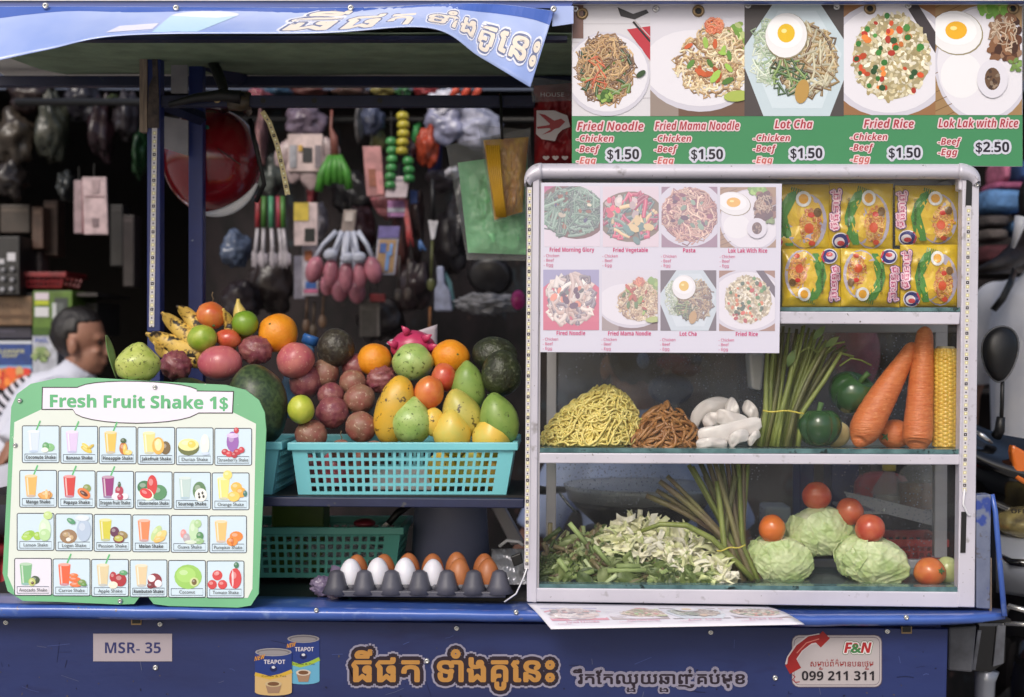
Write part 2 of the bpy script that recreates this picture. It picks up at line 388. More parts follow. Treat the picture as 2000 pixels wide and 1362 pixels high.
def can(p, x0, y0, x1, y1, body, band, top):
    w = x1-x0; cx = (x0+x1)/2; h = y1-y0
    p.up(); p.poly([(x0, y0+8), (x0, y1-8)]+[(cx-w/2*cos(q), y1-8+7*sin(q)) for q in [pi*i/10 for i in range(11)]]+[(x1, y0+8)], body)
    p.up(); p.poly([(x0, y0+8), (x0, y0+h*.52), (cx-w*.1, y0+h*.60), (x1, y0+h*.46), (x1, y0+8)], c(34, 54, 120))
    p.strip([(x0, y0+h*.54), (cx-w*.1, y0+h*.62), (cx+w*.2, y0+h*.57), (x1, y0+h*.48)], 7, band, 0)
    p.text('Coffee & Tea', x0+w*.18, x1-w*.15, y0+h*.60, 3.5, c(60, 50, 40))
    p.ell(cx, y0+8, w/2, 8, c(150, 146, 150)); p.ell(cx, y0+8, w/2-3, 6, c(110, 106, 112)); p.ell(cx, y0+9, w/2-7, 4.5, c(140, 136, 140))
    p.text('TEAPOT', x0+w*.24, x1-w*.18, y0+h*.33, 8, c(206, 200, 206), sty='b')
    p.ell(cx, y0+h*.43, 7, 6, c(20, 30, 80)); p.ell(cx, y0+h*.40, 4, 3, c(200, 200, 210), n=5)
    p.text('NEW', x0-1, x0+w*.27, y0+h*.27, 8, c(216, 150, 40), sty='bi', slope=-.25)
    p.up(); p.poly([(cx-w*.22, y1-24), (cx-w*.15, y1-6), (cx+w*.15, y1-6), (cx+w*.22, y1-24)], c(150, 120, 96)); p.ell(cx, y1-24, w*.23, 6, top); p.ell(cx, y1-24, w*.16, 4, c(110, 76, 52))
p = Print(flat(-.001))
can(p, 561, 1240, 624, 1338, c(96, 160, 190), c(150, 176, 60), c(200, 186, 170)); p.up(.001)
can(p, 498, 1266, 570, 1360, c(196, 164, 112), c(196, 160, 60), c(190, 168, 130))
p.build('can_picture', PRINT, cart)
p = Print(flat(-.001))
p.up(); p.poly(p.rrect(1546, 1240, 1723, 1343, 14), c(90, 80, 96)); p.up(); p.poly(p.rrect(1547.5, 1241.5, 1721.5, 1341.5, 13), c(176, 168, 170)); p.frame(p.rrect(1551, 1245, 1718, 1338, 11), 1.2, c(110, 100, 110))
red = c(150, 36, 36)
p.strip([(1602, 1247), (1580, 1251), (1560, 1266), (1546, 1288), (1543, 1300)], 20, c(196, 186, 188), 0); p.strip([(1606, 1246), (1582, 1250), (1561, 1266), (1546, 1288), (1544, 1304)], 15, red, 0)
p.strip([(1614, 1240), (1596, 1258)], 20, red, 0); p.strip([(1538, 1308), (1560, 1296)], 20, red, 0); p.strip([(1600, 1248), (1575, 1256), (1556, 1276)], 2, c(200, 120, 110), 0)
p.strip([(1548, 1318), (1553, 1322), (1548, 1328), (1554, 1333), (1562, 1332)], 2, red, 0)
p.text('F&N', 1649, 1702, 1275, 19, c(168, 40, 44), bold=.02, sty='bi', out=[(c(70, 110, 70), 3.6), (c(214, 208, 208), 2.6)])
p.up(.0008); p.text('&', 1662, 1682, 1275, 17, c(60, 120, 70), bold=.03)
p.text('សម្រាប់ព័ត៌មានបនេថម'.replace('្រ', ''), 1583, 1706, 1302, 11, red, bold=.012)
for x in (1603, 1693): p.strip([(x, 1303), (x-3, 1307), (x+4, 1307)], 2, red, 0)
p.text('099 211 311', 1566, 1707, 1329, 17.5, c(34, 30, 36), sty='b')
p.build('phone_sticker', PRINT, cart)
# shelf for the fruit baskets
MB().pquad([(380, 988), (1024, 993), (1024, 975), (380, 970)], .06, .085).build('shelf_front_rail', m_dkblue, cart, bevel=.002)
b = MB().pbox(-60, 968, 1024, 986, .0855, .42); b.build('shelf', m_deck, cart)
# posts, rails and roof
b = MB().pbox(287, 40, 313, 648, .33, .365); b.build('corner_post', m_post, cart, bevel=.002)
MB().pbox(288, 648.5, 312, 1120, .331, .364).build('lower_post', m_post, cart)
MB().pbox(272, 62, 287, 258, .325, .35).build('batten', m_wood, cart, bevel=.001)
MB().pquad([(288, 250), (310, 250), (310, 190), (306, 86), (296, 86), (298, 150), (290, 170)], .326, .3295).build('bark_patch', M('rust_scab', c(92, 80, 74), c(56, 50, 50), 40, .9, .6, 90), cart)
MB().pbox(368, 70, 396, 660, .47, .50).build('rear_post', m_post, cart, bevel=.002)
MB().pbox(368, 655, 396, 985, .471, .499).build('rear_post_foot', m_post, cart)
MB().pbox(313, 186, 1045, 208, .335, .36).build('hanging_rail', m_dkblue, cart, bevel=.002)
MB().pbox(-40, 148, 1120, 168, .66, .69).build('roof_rear_rail', m_dkblue, cart, bevel=.002)
a0, a1 = W(322, 78, .06), W(470, 158, .50)
b = MB()
for (xa, ya, Ya, xb, yb_, Yb, r) in ((318, 82, .35, 470, 152, .66, .022), (313, 200, .37, 395, 232, .47, .016)):
    b.tube([W(xa, ya, Ya), W(xb, yb_, Yb)], r, 4)
b.build('side_rail', m_dkblue, cart)
for q in ([(334, 182), (366, 182), (366, 125), (334, 106)], [(315, 288), (367, 304), (367, 236), (315, 226)]):
    MB().pquad(q, .44, .446).build('side_board', m_board, cart)
MB().pbox(-40, 70, 1108, 78, .03, .06).build('roof_front_rail', m_dkblue, cart)
zr = W(500, 74, .02).z+.012; zb = W(500, 146, .67).z+.004
def ceil_f(u, v):
    x = -1.12+1.32*u+.0; Y = .03+.66*v
    return V((x, Y, zr*(1-v)+zb*v-.010*sin(v*pi)+.003*noise.noise(V((x*4, Y*5, 1)))))
MB().grid(ceil_f, 30, 12).build('canopy_lining', m_green_cloth, cart, smooth=True, solid=.002)
MB().box((-1.3, -.01, W(0, 4, 0).z), (1.25, .9, W(0, 4, 0).z+.03)).build('roof', M('pale_roof_sheet', c(225, 222, 216), rough=.6), cart)
MB().pquad([(-60, 16), (1112, 16), (1120, 5), (2010, 5), (2010, -4), (-60, 2)], -.004, .01).build('roof_edge', M('deep_blue_vinyl', c(66, 92, 172), rough=.3, coat=.3), cart)
# canopy valance, lettered and curling at its right end
T = [(-70, 14), (90, 13), (340, 14), (690, 15), (862, 8), (975, 9), (1082, 22)]
B_ = [(-70, 134), (90, 98), (250, 69), (620, 65), (838, 55), (938, 112), (1036, 171)]
def pl(P, u):
    u *= len(P)-1; i = min(int(u), len(P)-2); t = u-i
    # Catmull-Rom keeps the hem soft
    g = lambda k: P[max(0, min(len(P)-1, k))]
    o = []
    for ax in (0, 1):
        p0, p1, p2, p3 = g(i-1)[ax], g(i)[ax], g(i+1)[ax], g(i+2)[ax]
        o.append(.5*((2*p1)+(-p0+p2)*t+(2*p0-5*p1+4*p2-p3)*t*t+(-p0+3*p1-3*p2+p3)*t**3))
    return o
def val(u, v, h=0):
    t, bb = pl(T, u), pl(B_, u)
    x, y = t[0]*(1-v)+bb[0]*v, t[1]*(1-v)+bb[1]*v
    Y = -.012-.10*v**1.1*(1.0 if u < .66 else 1-.35*(u-.66)/.34)+.006*noise.noise(V((u*14, v*1.5, 2)))+.004*sin(u*40)*(1-v)
    return W(x, y, Y-h)
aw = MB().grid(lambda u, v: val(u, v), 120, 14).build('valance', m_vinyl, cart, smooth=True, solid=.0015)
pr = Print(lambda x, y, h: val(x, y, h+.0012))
m_vinyl2 = None
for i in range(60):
    pr.poly([(i/60, -.0), (i/60, .17+.10*noise.noise(V((i*.12, 0, 0)))), ((i+1)/60, .17+.10*noise.noise(V((i*.12+.12, 0, 0)))), ((i+1)/60, 0)], c(74, 104, 184))  # deep blue kept along the top; paler cloth below imitates sky light
pr.up()
# lettering follows the cloth: x = 0..1 along it, y = 0..1 down it
def vtext(t, u0, u1, v1, cap, fill):
    tr, a, bb = glyphs(t, 0, 0)
    for col_, wd, jit in ((c(236, 238, 250), .016, .0001), (c(120, 128, 160), .0100, .0001), (fill, .0035, .00008)):
        pr.up(.0002)
        for i in range(12 if wd else 1):
            for tri in tr:
                pr.poly([(u0+(p[0]-a)/(bb-a)*(u1-u0)+wd*.42*cos(i*pi/6), v1-p[1]/.7*cap+wd*5.5*sin(i*pi/6)) for p in tri], col_, jit)
vtext('ធីផត', .458, .622, .86, .56, c(240, 228, 212))
vtext('ទាំងគូេនះ', .655, .985, .74, .36, c(240, 228, 212))
pr.up(); 
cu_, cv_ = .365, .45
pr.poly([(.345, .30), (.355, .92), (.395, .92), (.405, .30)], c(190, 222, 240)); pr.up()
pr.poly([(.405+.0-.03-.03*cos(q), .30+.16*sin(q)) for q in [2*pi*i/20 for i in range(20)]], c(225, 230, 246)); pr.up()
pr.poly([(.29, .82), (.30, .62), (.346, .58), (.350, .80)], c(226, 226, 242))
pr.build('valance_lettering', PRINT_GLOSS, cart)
for x, y in ((89, 12), (344, 16), (685, 16), (1081, 18)): screw(x, y, -.022, cart, .0065)
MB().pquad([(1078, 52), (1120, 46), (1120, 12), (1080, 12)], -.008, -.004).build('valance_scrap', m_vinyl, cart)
# cart legs and wheels below the frame
for x in (-.6, .55):
    w = MB(); w.lathe([(.10, -.03), (.28, -.03), (.30, 0), (.28, .03), (.10, .03)], Matrix.Translation((x, .30, .30)) @ Matrix.Rotation(pi/2, 4, 'X'), 32)
    wo = w.build('wheel', m_rubber, cart, smooth=True)
    MB().lathe([(.02, -.035), (.20, -.034), (.20, .034), (.02, .035)], Matrix.Translation((x, .30, .30)) @ Matrix.Rotation(pi/2, 4, 'X'), 24).build('rim', m_steel, wo)
# right-hand corner: grey post, brace and batten beside the cabinet
MB().pquad([(1907, 1188), (1934, 1190), (1936, 966), (1907, 968)], .02, .06).build('corner_post', M('worn_blue_post', c(110, 118, 140), c(96, 104, 128), 20, .55, .3, 60, spots=[(c(44, 66, 140), 18, .56, .62), (c(80, 70, 66), 30, .64, .70)]), cart, bevel=.002)
MB().tube([W(1937, 966, .03), W(1944, 1000, .03), W(1962, 1204, -.02)], .0055, 8).build('brace', m_ledge, cart, smooth=True)
MB().pbox(1932, 1090, 1937, 1200, .03, .04).build('batten', m_wood, cart)
MB().pbox(1905, 1210, 1975, 1216, .01, .5).build('outrigger', m_black, cart)

# light-emitting-diode strips
def led_strip(parent, pts, w, Y, step=16.8, name='led_strip', base=c(206, 202, 206), off=.001):
    p = Print(flat(Y), off); p.up(); p.strip(pts, w, base, 1e-6)
    L = 0
    segs = [(pts[i], pts[i+1]) for i in range(len(pts)-1)]; tot = sum(math.dist(a, b) for a, b in segs); d = step*.6; k = 0
    while d < tot-4:
        t = d
        for a, b in segs:
            l = math.dist(a, b)
            if t <= l: break
            t -= l
        ux, uy = (b[0]-a[0])/l, (b[1]-a[1])/l; x, y = a[0]+ux*t, a[1]+uy*t
        sq = lambda r, q, cc: (p.up(), p.poly([(x+ux*q-ux*r-uy*r, y+uy*q-uy*r+ux*r), (x+ux*q+ux*r-uy*r, y+uy*q+uy*r+ux*r), (x+ux*q+ux*r+uy*r, y+uy*q+uy*r-ux*r), (x+ux*q-ux*r+uy*r, y+uy*q-uy*r-ux*r)], cc))
        h0 = p.h
        sq(w*.30, 0, c(196, 186, 120)); sq(w*.18, 0, c(238, 234, 206)); p.h = h0
        if k % 3 == 2: sq(w*.30, step*.5, c(40, 32, 36)); sq(w*.10, step*.5, base)
        else: sq(w*.14, step*.5, c(60, 56, 80))
        p.h = h0; d += step; k += 1
    return p.build(name, PRINT, parent)
led_strip(cart, [(302, 250), (296, 639)], 10, .329)
# ---------------------------------------------------------------- the glass display cabinet
cab = thing('display_cabinet', 'aluminium framed glass display cabinet standing on the right of the cart', 'display cabinet', (.45, .2, .87))
CF, CB = .02, .32       # front and back planes
def rail(name, q, Yf, Yb, m=None, bv=.002): return MB().pquad(q, Yf, Yb).build(name, m or m_alu, cab, bevel=bv)
rail('front_post', [(1029, 1176), (1048, 1178), (1054, 348), (1027, 348)], CF, CF+.03)
rail('front_post', [(1871, 1186), (1904, 1187), (1913, 352), (1880, 352)], CF, CF+.03)
rail('front_post_bead', [(1048, 1152), (1053, 1152), (1058, 352), (1053, 352)], CF+.004, CF+.03, m_alud, .001)
# rounded top rail with corner caps
b = MB(); b.grid(lambda u, v: W(1058+815*u, 335-15.5*cos(pi*v), CF+.012-.02*sin(pi*v)), 2, 12)
b.grid(lambda u, v: W(1058+815*u, 319.5+31*(1-v), CF+.012+.02*v), 2, 2); b.build('top_rail', m_alu, cab, smooth=True)
def cap(sx, x0, x1):
    def f(u, v):
        q = u*pi/2; yy = -15.5*cos(pi*v); x = x0+(x1-x0)*sin(q); R_ = (1-cos(q))
        rad = 15.5
        return W(x0+(x1-x0)*sin(q)*(1-.0)*(1 if v <= .5 else 1-.0) - (0 if v < .5 else (x1-x0)*sin(q)*.5*(v-.5)*2), 335+yy*1.0+(R_*32 if v < .5 else R_*20)*(1 if yy < 0 else .75), CF+.010-.020*sin(pi*v))
    MB().grid(f, 10, 10).build('corner_cap', m_alu, cab, smooth=True, solid=.003)
cap(-1, 1058, 1025); cap(1, 1873, 1914)
MB().pquad([(1030, 368), (1058, 368), (1058, 322), (1044, 323), (1030, 336)], CF+.004, CF+.034).build('corner_block', m_alu, cab, bevel=.004)
MB().pquad([(1873, 372), (1911, 372), (1911, 342), (1897, 326), (1873, 322)], CF+.004, CF+.034).build('corner_block', m_alu, cab, bevel=.004)
screw(1907, 361, CF, cab, .005)
rail('bottom_rail', [(1047, 1176), (1873, 1187), (1873, 1157), (1047, 1149)], CF+.002, CF+.03)
for y0, y1, nm in ((885, 906, 'shelf_rail'), (607, 632, 'shelf_rail')):
    rail(nm, [(1050, y1-1), (1874, y1+2), (1876, y0+3), (1050, y0)], CF+.004, CF+.028)
# rear frame
for q in ([(1066, 1080), (1086, 1080), (1088, 372), (1070, 372)], [(1825, 1090), (1850, 1090), (1852, 372), (1828, 372)]):
    rail('rear_post', q, CB-.02, CB, m_alud)
for y0, y1 in ((372, 395), (632, 650), (850, 872), (1094, 1122)):
    MB().pbox(1068, y0, 1850, y1, CB-.021, CB-.001).build('rear_rail', m_alud, cab, bevel=.002)
# side walls: posts' depth is closed by glass, bottom is a sheet
def zq(py, Y, px=1450): return W(px, py, Y).z
xl, xr = W(1052, 700, CF).x, W(1893, 700, CF).x
zt, zbm = zq(330, CF), zq(1176, CF)
for x in (xl-.004, xr): MB().box((x, CF+.031, zbm+.03), (x+.004, CB-.022, zt-.03)).build('side_pane', m_glass, cab)
for x in (xl-.014, xr-.006):
    for z in (zbm, zt-.03): MB().box((x, CF+.031, z), (x+.02, CB-.022, z+.028)).build('side_rail', m_alu, cab, bevel=.002)
MB().box((xl-.014, CF+.031, zt-.001), (xr+.014, CB, zt+.006)).build('top_panel', m_alu, cab)
SH = {}
for nm, py in (('low', 1146), ('mid', 880), ('up', 603)):
    z = zq(py, CF+.01); SH[nm] = z
    MB().box((xl, CF+.0345, z-.006), (xr-.001, CB-.024, z)).build('shelf', m_shelfglass, cab)
    q = {'low': [(1050, 1149), (1872, 1157), (1872, 1147), (1050, 1141)], 'mid': [(1052, 884), (1874, 887), (1874, 878), (1052, 875)], 'up': [(1050, 606), (1876, 609), (1876, 601), (1050, 599)]}[nm]
    MB().pquad(q, CF+.006, CF+.034).build('shelf_edge', m_edge, cab)
MB().pquad([(1055, 1150), (1872, 1156), (1874, 352), (1058, 352)], CF+.0295, CF+.0325).build('front_pane', m_glass, cab)
MB().pquad([(1088, 870), (1824, 870), (1826, 397), (1090, 397)], CB-.010, CB-.006).build('rear_pane', m_dirtyglass, cab)
MB().pquad([(1088, 1092), (1823, 1092), (1824, 874), (1088, 874)], CB-.010, CB-.006).build('rear_pane', m_rearglass, cab)
led_strip(cab, [(1034.5, 366), (1029, 1112)], 9.5, CF-.001, 13.6)
MB().pquad([(1024.5, 1114), (1031, 1114), (1041, 348), (1028, 348)], CF-.0009, CF).build('adhesive_backing', m_black, cab)
led_strip(cab, [(1892, 402), (1884, 962)], 10, CF-.001, 16.5)
MB().pquad([(1876, 1080), (1886, 1080), (1888, 1000), (1878, 1000)], CF-.002, CF).build('tape', m_black, cab)
MB().pquad([(1886, 404), (1898, 404), (1899, 352), (1888, 352)], CF-.002, CF).build('tape', m_black, cab)
MB().tube([W(1884, 955, CF-.003), W(1881, 985, CF-.004), W(1890, 1005, CF-.004), W(1906, 1014, CF+.01)], .002, 6).build('cable', m_white, cab, smooth=True)
MB().tube([W(1029, 1110, CF-.003), W(1022, 1130, CF), W(1008, 1160, CF+.01), W(985, 1176, .03)], .0016, 6).build('cable', m_white, cab, smooth=True)

# ---------------------------------------------------------------- painted dishes for the printed menus
def jit(col, a=.25):
    k = 1+R.uniform(-a, a); return tuple(min(1, v*k) for v in col[:3])+(1,)
def mound(p, cx, cy, rx, ry, n, pal, L, w, curl=.8, top=0):
    p.up(); n = int(n*1.5); w *= .78
    for i in range(n):
        q = R.random()*2*pi; r = math.sqrt(R.random()); x, y = cx+rx*r*cos(q), cy+ry*r*sin(q); a = R.random()*2*pi; pts = [(x, y)]
        for k in range(4):
            a += R.uniform(-curl, curl); nx, ny = x+cos(a)*L/4, y+sin(a)*L/4
            if ((nx-cx)/rx)**2+((ny-cy)/ry)**2 > 1.12: a += pi*.6; nx, ny = x+cos(a)*L/4, y+sin(a)*L/4
            x, y = nx, ny; pts.append((x, y))
        ww = w*R.uniform(.7, 1.25); cc = jit(R.choice(pal)); h1 = p.h; p.h += R.random()*.0004; p.strip(pts, ww, mix(cc, (0, 0, 0), .30), 0); p.strip([(a_, b_-ww*.14) for a_, b_ in pts], ww*.72, cc, 0); p.strip([(a_, b_-ww*.24) for a_, b_ in pts], ww*.26, mix(cc, (1, 1, 1), .22), 0); p.h = h1
    p.up(.0004)
def bits(p, cx, cy, rx, ry, n, pal, r0, r1, el=1.6):
    for i in range(n):
        q = R.random()*2*pi; r = math.sqrt(R.random()); s = R.uniform(r0, r1)
        p.ell(cx+rx*r*cos(q), cy+ry*r*sin(q), s*el, s, jit(R.choice(pal)), R.random()*3, 7, .0004)
    p.up(.0004)
def egg(p, x, y, rx, ry, yolk=c(232, 190, 40)):
    p.ell(x+rx*.02, y+ry*.03, rx*1.03, ry*1.03, c(150, 140, 110), .2, 22); p.ell(x, y, rx, ry, c(236, 236, 238), .2, 22); p.ell(x-rx*.05, y-ry*.15, rx*.85, ry*.72, c(246, 246, 248), .2, 20); p.ell(x, y-ry*.1, rx*.42, ry*.42, yolk, 0, 18); p.ell(x-rx*.1, y-ry*.2, rx*.14, ry*.1, c(250, 232, 150), 0, 8)
BR = [c(150, 110, 66), c(178, 138, 88), c(120, 82, 46), c(200, 164, 112), c(96, 62, 36)]
CR = [c(226, 204, 160), c(206, 176, 126), c(238, 222, 186), c(182, 144, 96), c(150, 112, 70)]
GN = [c(62, 98, 44), c(90, 132, 60), c(44, 72, 38), c(130, 160, 84)]
def dish(p, kind, x0, y0, x1, y1):
    p.clip = (x0, y0, x1, y1); w, h = x1-x0, y1-y0; X = lambda t: x0+w*t; Y = lambda t: y0+h*t; pw = c(228, 226, 234); ps = c(206, 204, 216)
    k = w/150
    def R_(a, b, d, e, col): p.rect(X(a), Y(b), X(d), Y(e), col)
    if kind == 'noodle':
        R_(0, 0, 1, 1, c(214, 212, 218)); 
        for i in range(6): p.rect(x0, Y(i/6), x1, Y(i/6)+1.2, c(196, 192, 198))
        R_(0, 0, .14, .3, c(120, 90, 84)); p.up(); p.poly([(X(.7), Y(.22)), (X(1), Y(.5)), (X(1), Y(.19))], c(186, 52, 66)); p.strip([(X(.78), Y(.15)), (X(1), Y(.33))], 4, c(40, 36, 40)); p.strip([(X(.8), Y(.14)), (X(1), Y(.29))], 2, c(190, 180, 180))
        p.up(); p.poly([(X(.58), Y(.02)), (X(.62), Y(.10)), (X(.8), Y(.13)), (X(.98), Y(.07)), (X(.95), Y(.04)), (X(.78), Y(.08))], c(48, 46, 50))
        p.ell(X(.45), Y(.62), w*.55, h*.38, ps, 0, 30); p.ell(X(.45), Y(.61), w*.52, h*.35, pw, 0, 30)
        mound(p, X(.43), Y(.58), w*.36, h*.30, 170, BR, 46*k, 4.5*k); mound(p, X(.43), Y(.62), w*.34, h*.26, 12, GN, 34*k, 8*k, .2)
        mound(p, X(.42), Y(.5), w*.28, h*.2, 60, BR[1:4], 40*k, 4*k); mound(p, X(.3), Y(.65), w*.15, h*.18, 6, [c(204, 92, 44)], 34*k, 3*k, .2)
        bits(p, X(.42), Y(.82), w*.08, h*.05, 30, GN+[c(150, 176, 90)], 2*k, 5*k); p.ell(X(.88), Y(.62), w*.07, h*.025, c(50, 76, 44), -.6)
    elif kind == 'mama':
        R_(0, 0, 1, 1, c(216, 214, 224)); R_(0, .82, 1, 1, c(110, 84, 70)); R_(0, .72, .3, 1, c(150, 136, 128))
        p.ell(X(.5), Y(.6), w*.58, h*.36, ps, .1, 30); p.ell(X(.5), Y(.57), w*.58, h*.34, pw, .1, 30)
        bits(p, X(.92), Y(.3), w*.1, h*.14, 16, [c(150, 180, 90), c(196, 210, 140), c(120, 160, 70)], 4*k, 8*k)
        mound(p, X(.68), Y(.55), w*.40, h*.28, 190, CR, 26*k, 4*k, 1.4); mound(p, X(.7), Y(.32), w*.22, h*.14, 70, CR, 26*k, 4*k, 1.4); mound(p, X(.68), Y(.19), w*.1, h*.07, 26, [c(214, 104, 58), c(232, 140, 90)], 16*k, 4*k, 1)
        bits(p, X(.62), Y(.5), w*.3, h*.25, 16, GN[1:2]+[c(150, 186, 84), c(190, 90, 50)], 3*k, 6*k, 2.2); p.ell(X(.92), Y(.82), w*.14, h*.05, c(170, 186, 90), -.1)
    elif kind == 'lotcha':
        R_(0, 0, 1, 1, c(78, 72, 72)); p.up(); p.poly([(X(-.05), Y(.45)), (X(.2), Y(1.02)), (X(.85), Y(1.02)), (X(1.1), Y(.45)), (X(.75), Y(-.02)), (X(.3), Y(-.02))], c(196, 212, 220))
        p.up(); p.poly([(X(.08), Y(.5)), (X(.28), Y(.93)), (X(.78), Y(.93)), (X(.98), Y(.45)), (X(.72), Y(.06)), (X(.34), Y(.06))], c(208, 222, 230))
        mound(p, X(.24), Y(.45), w*.16, h*.28, 60, [c(190, 206, 180), c(150, 176, 140), c(214, 224, 206)], 36*k, 3*k, .3)
        mound(p, X(.62), Y(.5), w*.30, h*.32, 130, [c(132, 104, 60), c(160, 132, 84), c(104, 78, 46), c(186, 164, 120), c(196, 190, 160)], 40*k, 5*k, .35); mound(p, X(.45), Y(.65), w*.2, h*.16, 14, GN, 40*k, 4*k, .2)
        p.ell(X(.58), Y(.78), w*.07, h*.11, c(186, 148, 80), .2); egg(p, X(.42), Y(.28), w*.21, h*.2)
    elif kind == 'rice':
        R_(0, 0, 1, 1, c(150, 108, 72)); p.ell(X(.5), Y(.5), w*.72, h*.52, ps, 0, 34); p.ell(X(.5), Y(.5), w*.64, h*.48, pw, 0, 34)
        p.up(); p.poly([(X(.66), Y(0)), (X(.8), Y(0)), (X(1), Y(.26)), (X(1), Y(.45))], c(66, 58, 62))
        p.ell(X(.52), Y(.48), w*.42, h*.38, c(168, 156, 120), 0, 26); bits(p, X(.52), Y(.48), w*.42, h*.39, 520, [c(226, 218, 190), c(206, 194, 156), c(236, 230, 210), c(176, 160, 116)], 2*k, 3.4*k, 1.9)
        bits(p, X(.52), Y(.5), w*.38, h*.37, 26, [c(206, 82, 44), c(190, 60, 44), c(226, 130, 60)], 3*k, 6*k, 1.3); bits(p, X(.5), Y(.48), w*.40, h*.37, 22, [c(60, 130, 56), c(84, 150, 70), c(50, 90, 50)], 3.5*k, 6*k, 1.1)
    elif kind == 'loklak':
        R_(0, 0, 1, 1, c(160, 128, 88))
        for i in range(14): p.strip([(X(-.1), Y(i/12)), (X(.3), Y(i/12-.14))], 1.5, c(120, 92, 60))
        p.ell(X(.55), Y(.55), w*.56, h*.52, ps, 0, 34); p.ell(X(.55), Y(.54), w*.53, h*.49, pw, 0, 34)
        p.ell(X(.3), Y(.65), w*.24, h*.2, c(236, 236, 240), 0, 24); egg(p, X(.24), Y(.27), w*.3, h*.19, c(238, 180, 40))
        bits(p, X(.68), Y(.07), w*.16, h*.05, 24, [c(110, 160, 60), c(150, 190, 90)], 4*k, 8*k); bits(p, X(.8), Y(.33), w*.2, h*.22, 46, [c(92, 56, 38), c(130, 90, 62), c(72, 42, 30), c(160, 126, 100)], 5*k, 10*k, 1.5); mound(p, X(.8), Y(.28), w*.16, h*.16, 20, [c(190, 166, 140)], 20*k, 3*k)
        bits(p, X(.92), Y(.56), w*.08, h*.05, 10, [c(120, 150, 80)], 3*k, 5*k); p.ell(X(.66), Y(.68), w*.18, h*.17, c(222, 220, 230), 0, 22); p.ell(X(.66), Y(.68), w*.09, h*.1, c(104, 78, 58), 0, 18); bits(p, X(.66), Y(.68), w*.07, h*.08, 16, [c(150, 130, 110), c(70, 50, 40)], 1.5*k, 3*k)
    elif kind == 'glory':
        R_(0, 0, 1, 1, c(222, 212, 224)); p.up(); p.poly([(x0, y0), (X(.36), y0), (x0, Y(.12))], c(186, 80, 130)); p.ell(X(.5), Y(.42), w*.62, h*.44, c(110, 76, 60), .3, 26)
        mound(p, X(.5), Y(.42), w*.55, h*.40, 120, [c(74, 122, 98), c(100, 150, 122), c(54, 92, 78), c(130, 170, 148)], 60*k, 8*k, .25); bits(p, X(.5), Y(.4), w*.4, h*.3, 14, [c(150, 96, 60), c(214, 204, 180), c(64, 76, 120)], 3*k, 6*k)
    elif kind == 'veg':
        R_(0, 0, 1, 1, c(222, 206, 216)); p.ell(X(.5), Y(.5), w*.6, h*.42, c(120, 110, 84), 0, 26)
        mound(p, X(.5), Y(.5), w*.52, h*.38, 60, [c(96, 140, 126), c(74, 116, 110), c(206, 66, 100), c(170, 50, 84), c(120, 160, 140), c(226, 196, 140)], 48*k, 12*k, .3); bits(p, X(.35), Y(.35), w*.3, h*.2, 12, [c(228, 216, 210), c(210, 190, 190), c(230, 90, 110)], 6*k, 11*k, 1.3); bits(p, X(.6), Y(.7), w*.3, h*.2, 8, [c(234, 206, 150), c(90, 136, 130)], 6*k, 10*k, 1.6)
    elif kind == 'pasta':
        R_(0, 0, 1, 1, c(150, 120, 140)); p.ell(X(.5), Y(.45), w*.62, h*.54, c(212, 210, 224), 0, 28); p.ell(X(.5), Y(.46), w*.5, h*.44, c(130, 84, 84), 0, 26)
        mound(p, X(.5), Y(.46), w*.5, h*.43, 150, [c(212, 170, 150), c(190, 136, 120), c(232, 200, 178), c(150, 90, 96)], 60*k, 5*k, .8); bits(p, X(.5), Y(.4), w*.4, h*.3, 24, [c(140, 80, 96), c(130, 160, 140), c(100, 70, 90)], 4*k, 8*k)
    elif kind == 'fired':
        R_(0, 0, 1, 1, c(150, 150, 190)); p.ell(X(.5), Y(.62), w*.66, h*.5, c(210, 84, 110), 0, 28); R_(0, .86, 1, 1, c(206, 74, 104))
        mound(p, X(.48), Y(.5), w*.42, h*.44, 60, [c(232, 218, 206), c(212, 190, 180), c(196, 166, 150), c(120, 112, 120), c(240, 232, 224)], 56*k, 15*k, .8); bits(p, X(.45), Y(.4), w*.3, h*.25, 14, [c(226, 140, 110), c(96, 110, 100), c(90, 60, 80)], 5*k, 10*k, 1.5)
    p.clip = None; p.up()

# ---------------------------------------------------------------- the big food banner above the cabinet
ban = thing('menu_banner', 'wide green banner of five priced food pictures hanging above the cabinet', 'banner', (.55, .028, 1.68))
BY = .026
bandx = lambda x, y, h: W(x, y, BY-h)
MB().grid(lambda u, v: bandx(1117+880*u, (4+(320+6*u-4)*v) if True else 0, 0), 60, 14).build('sheet', M('banner_vinyl', c(205, 205, 212), rough=.4), ban, smooth=True, solid=.001)
p = Print(bandx, .0008)
for i in range(22):
    xa, xb = 1117+40*i, 1117+40*(i+1); ya, yb = 227-3*i/22, 227-3*(i+1)/22
    p.poly([(xa, ya), (xa, 319+6*i/22), (xb, 319+6*(i+1)/22), (xb, yb)], c(66, 138, 92))
p.build('green_band', PRINT, ban)
for nm, x0, x1, y0 in (('noodle', 1118, 1270, 10), ('mama', 1270, 1454, 9), ('lotcha', 1454, 1648, 8), ('rice', 1648, 1827, 6), ('loklak', 1827, 1996, 4)):
    p = Print(bandx, .0012); dish(p, nm, x0, y0, x1, 227 if x0 < 1600 else 225); p.build('dish_picture', PRINT, ban)
p = Print(bandx, .0016); rd = c(170, 52, 66); wo = [(c(226, 200, 206), 2.6)]
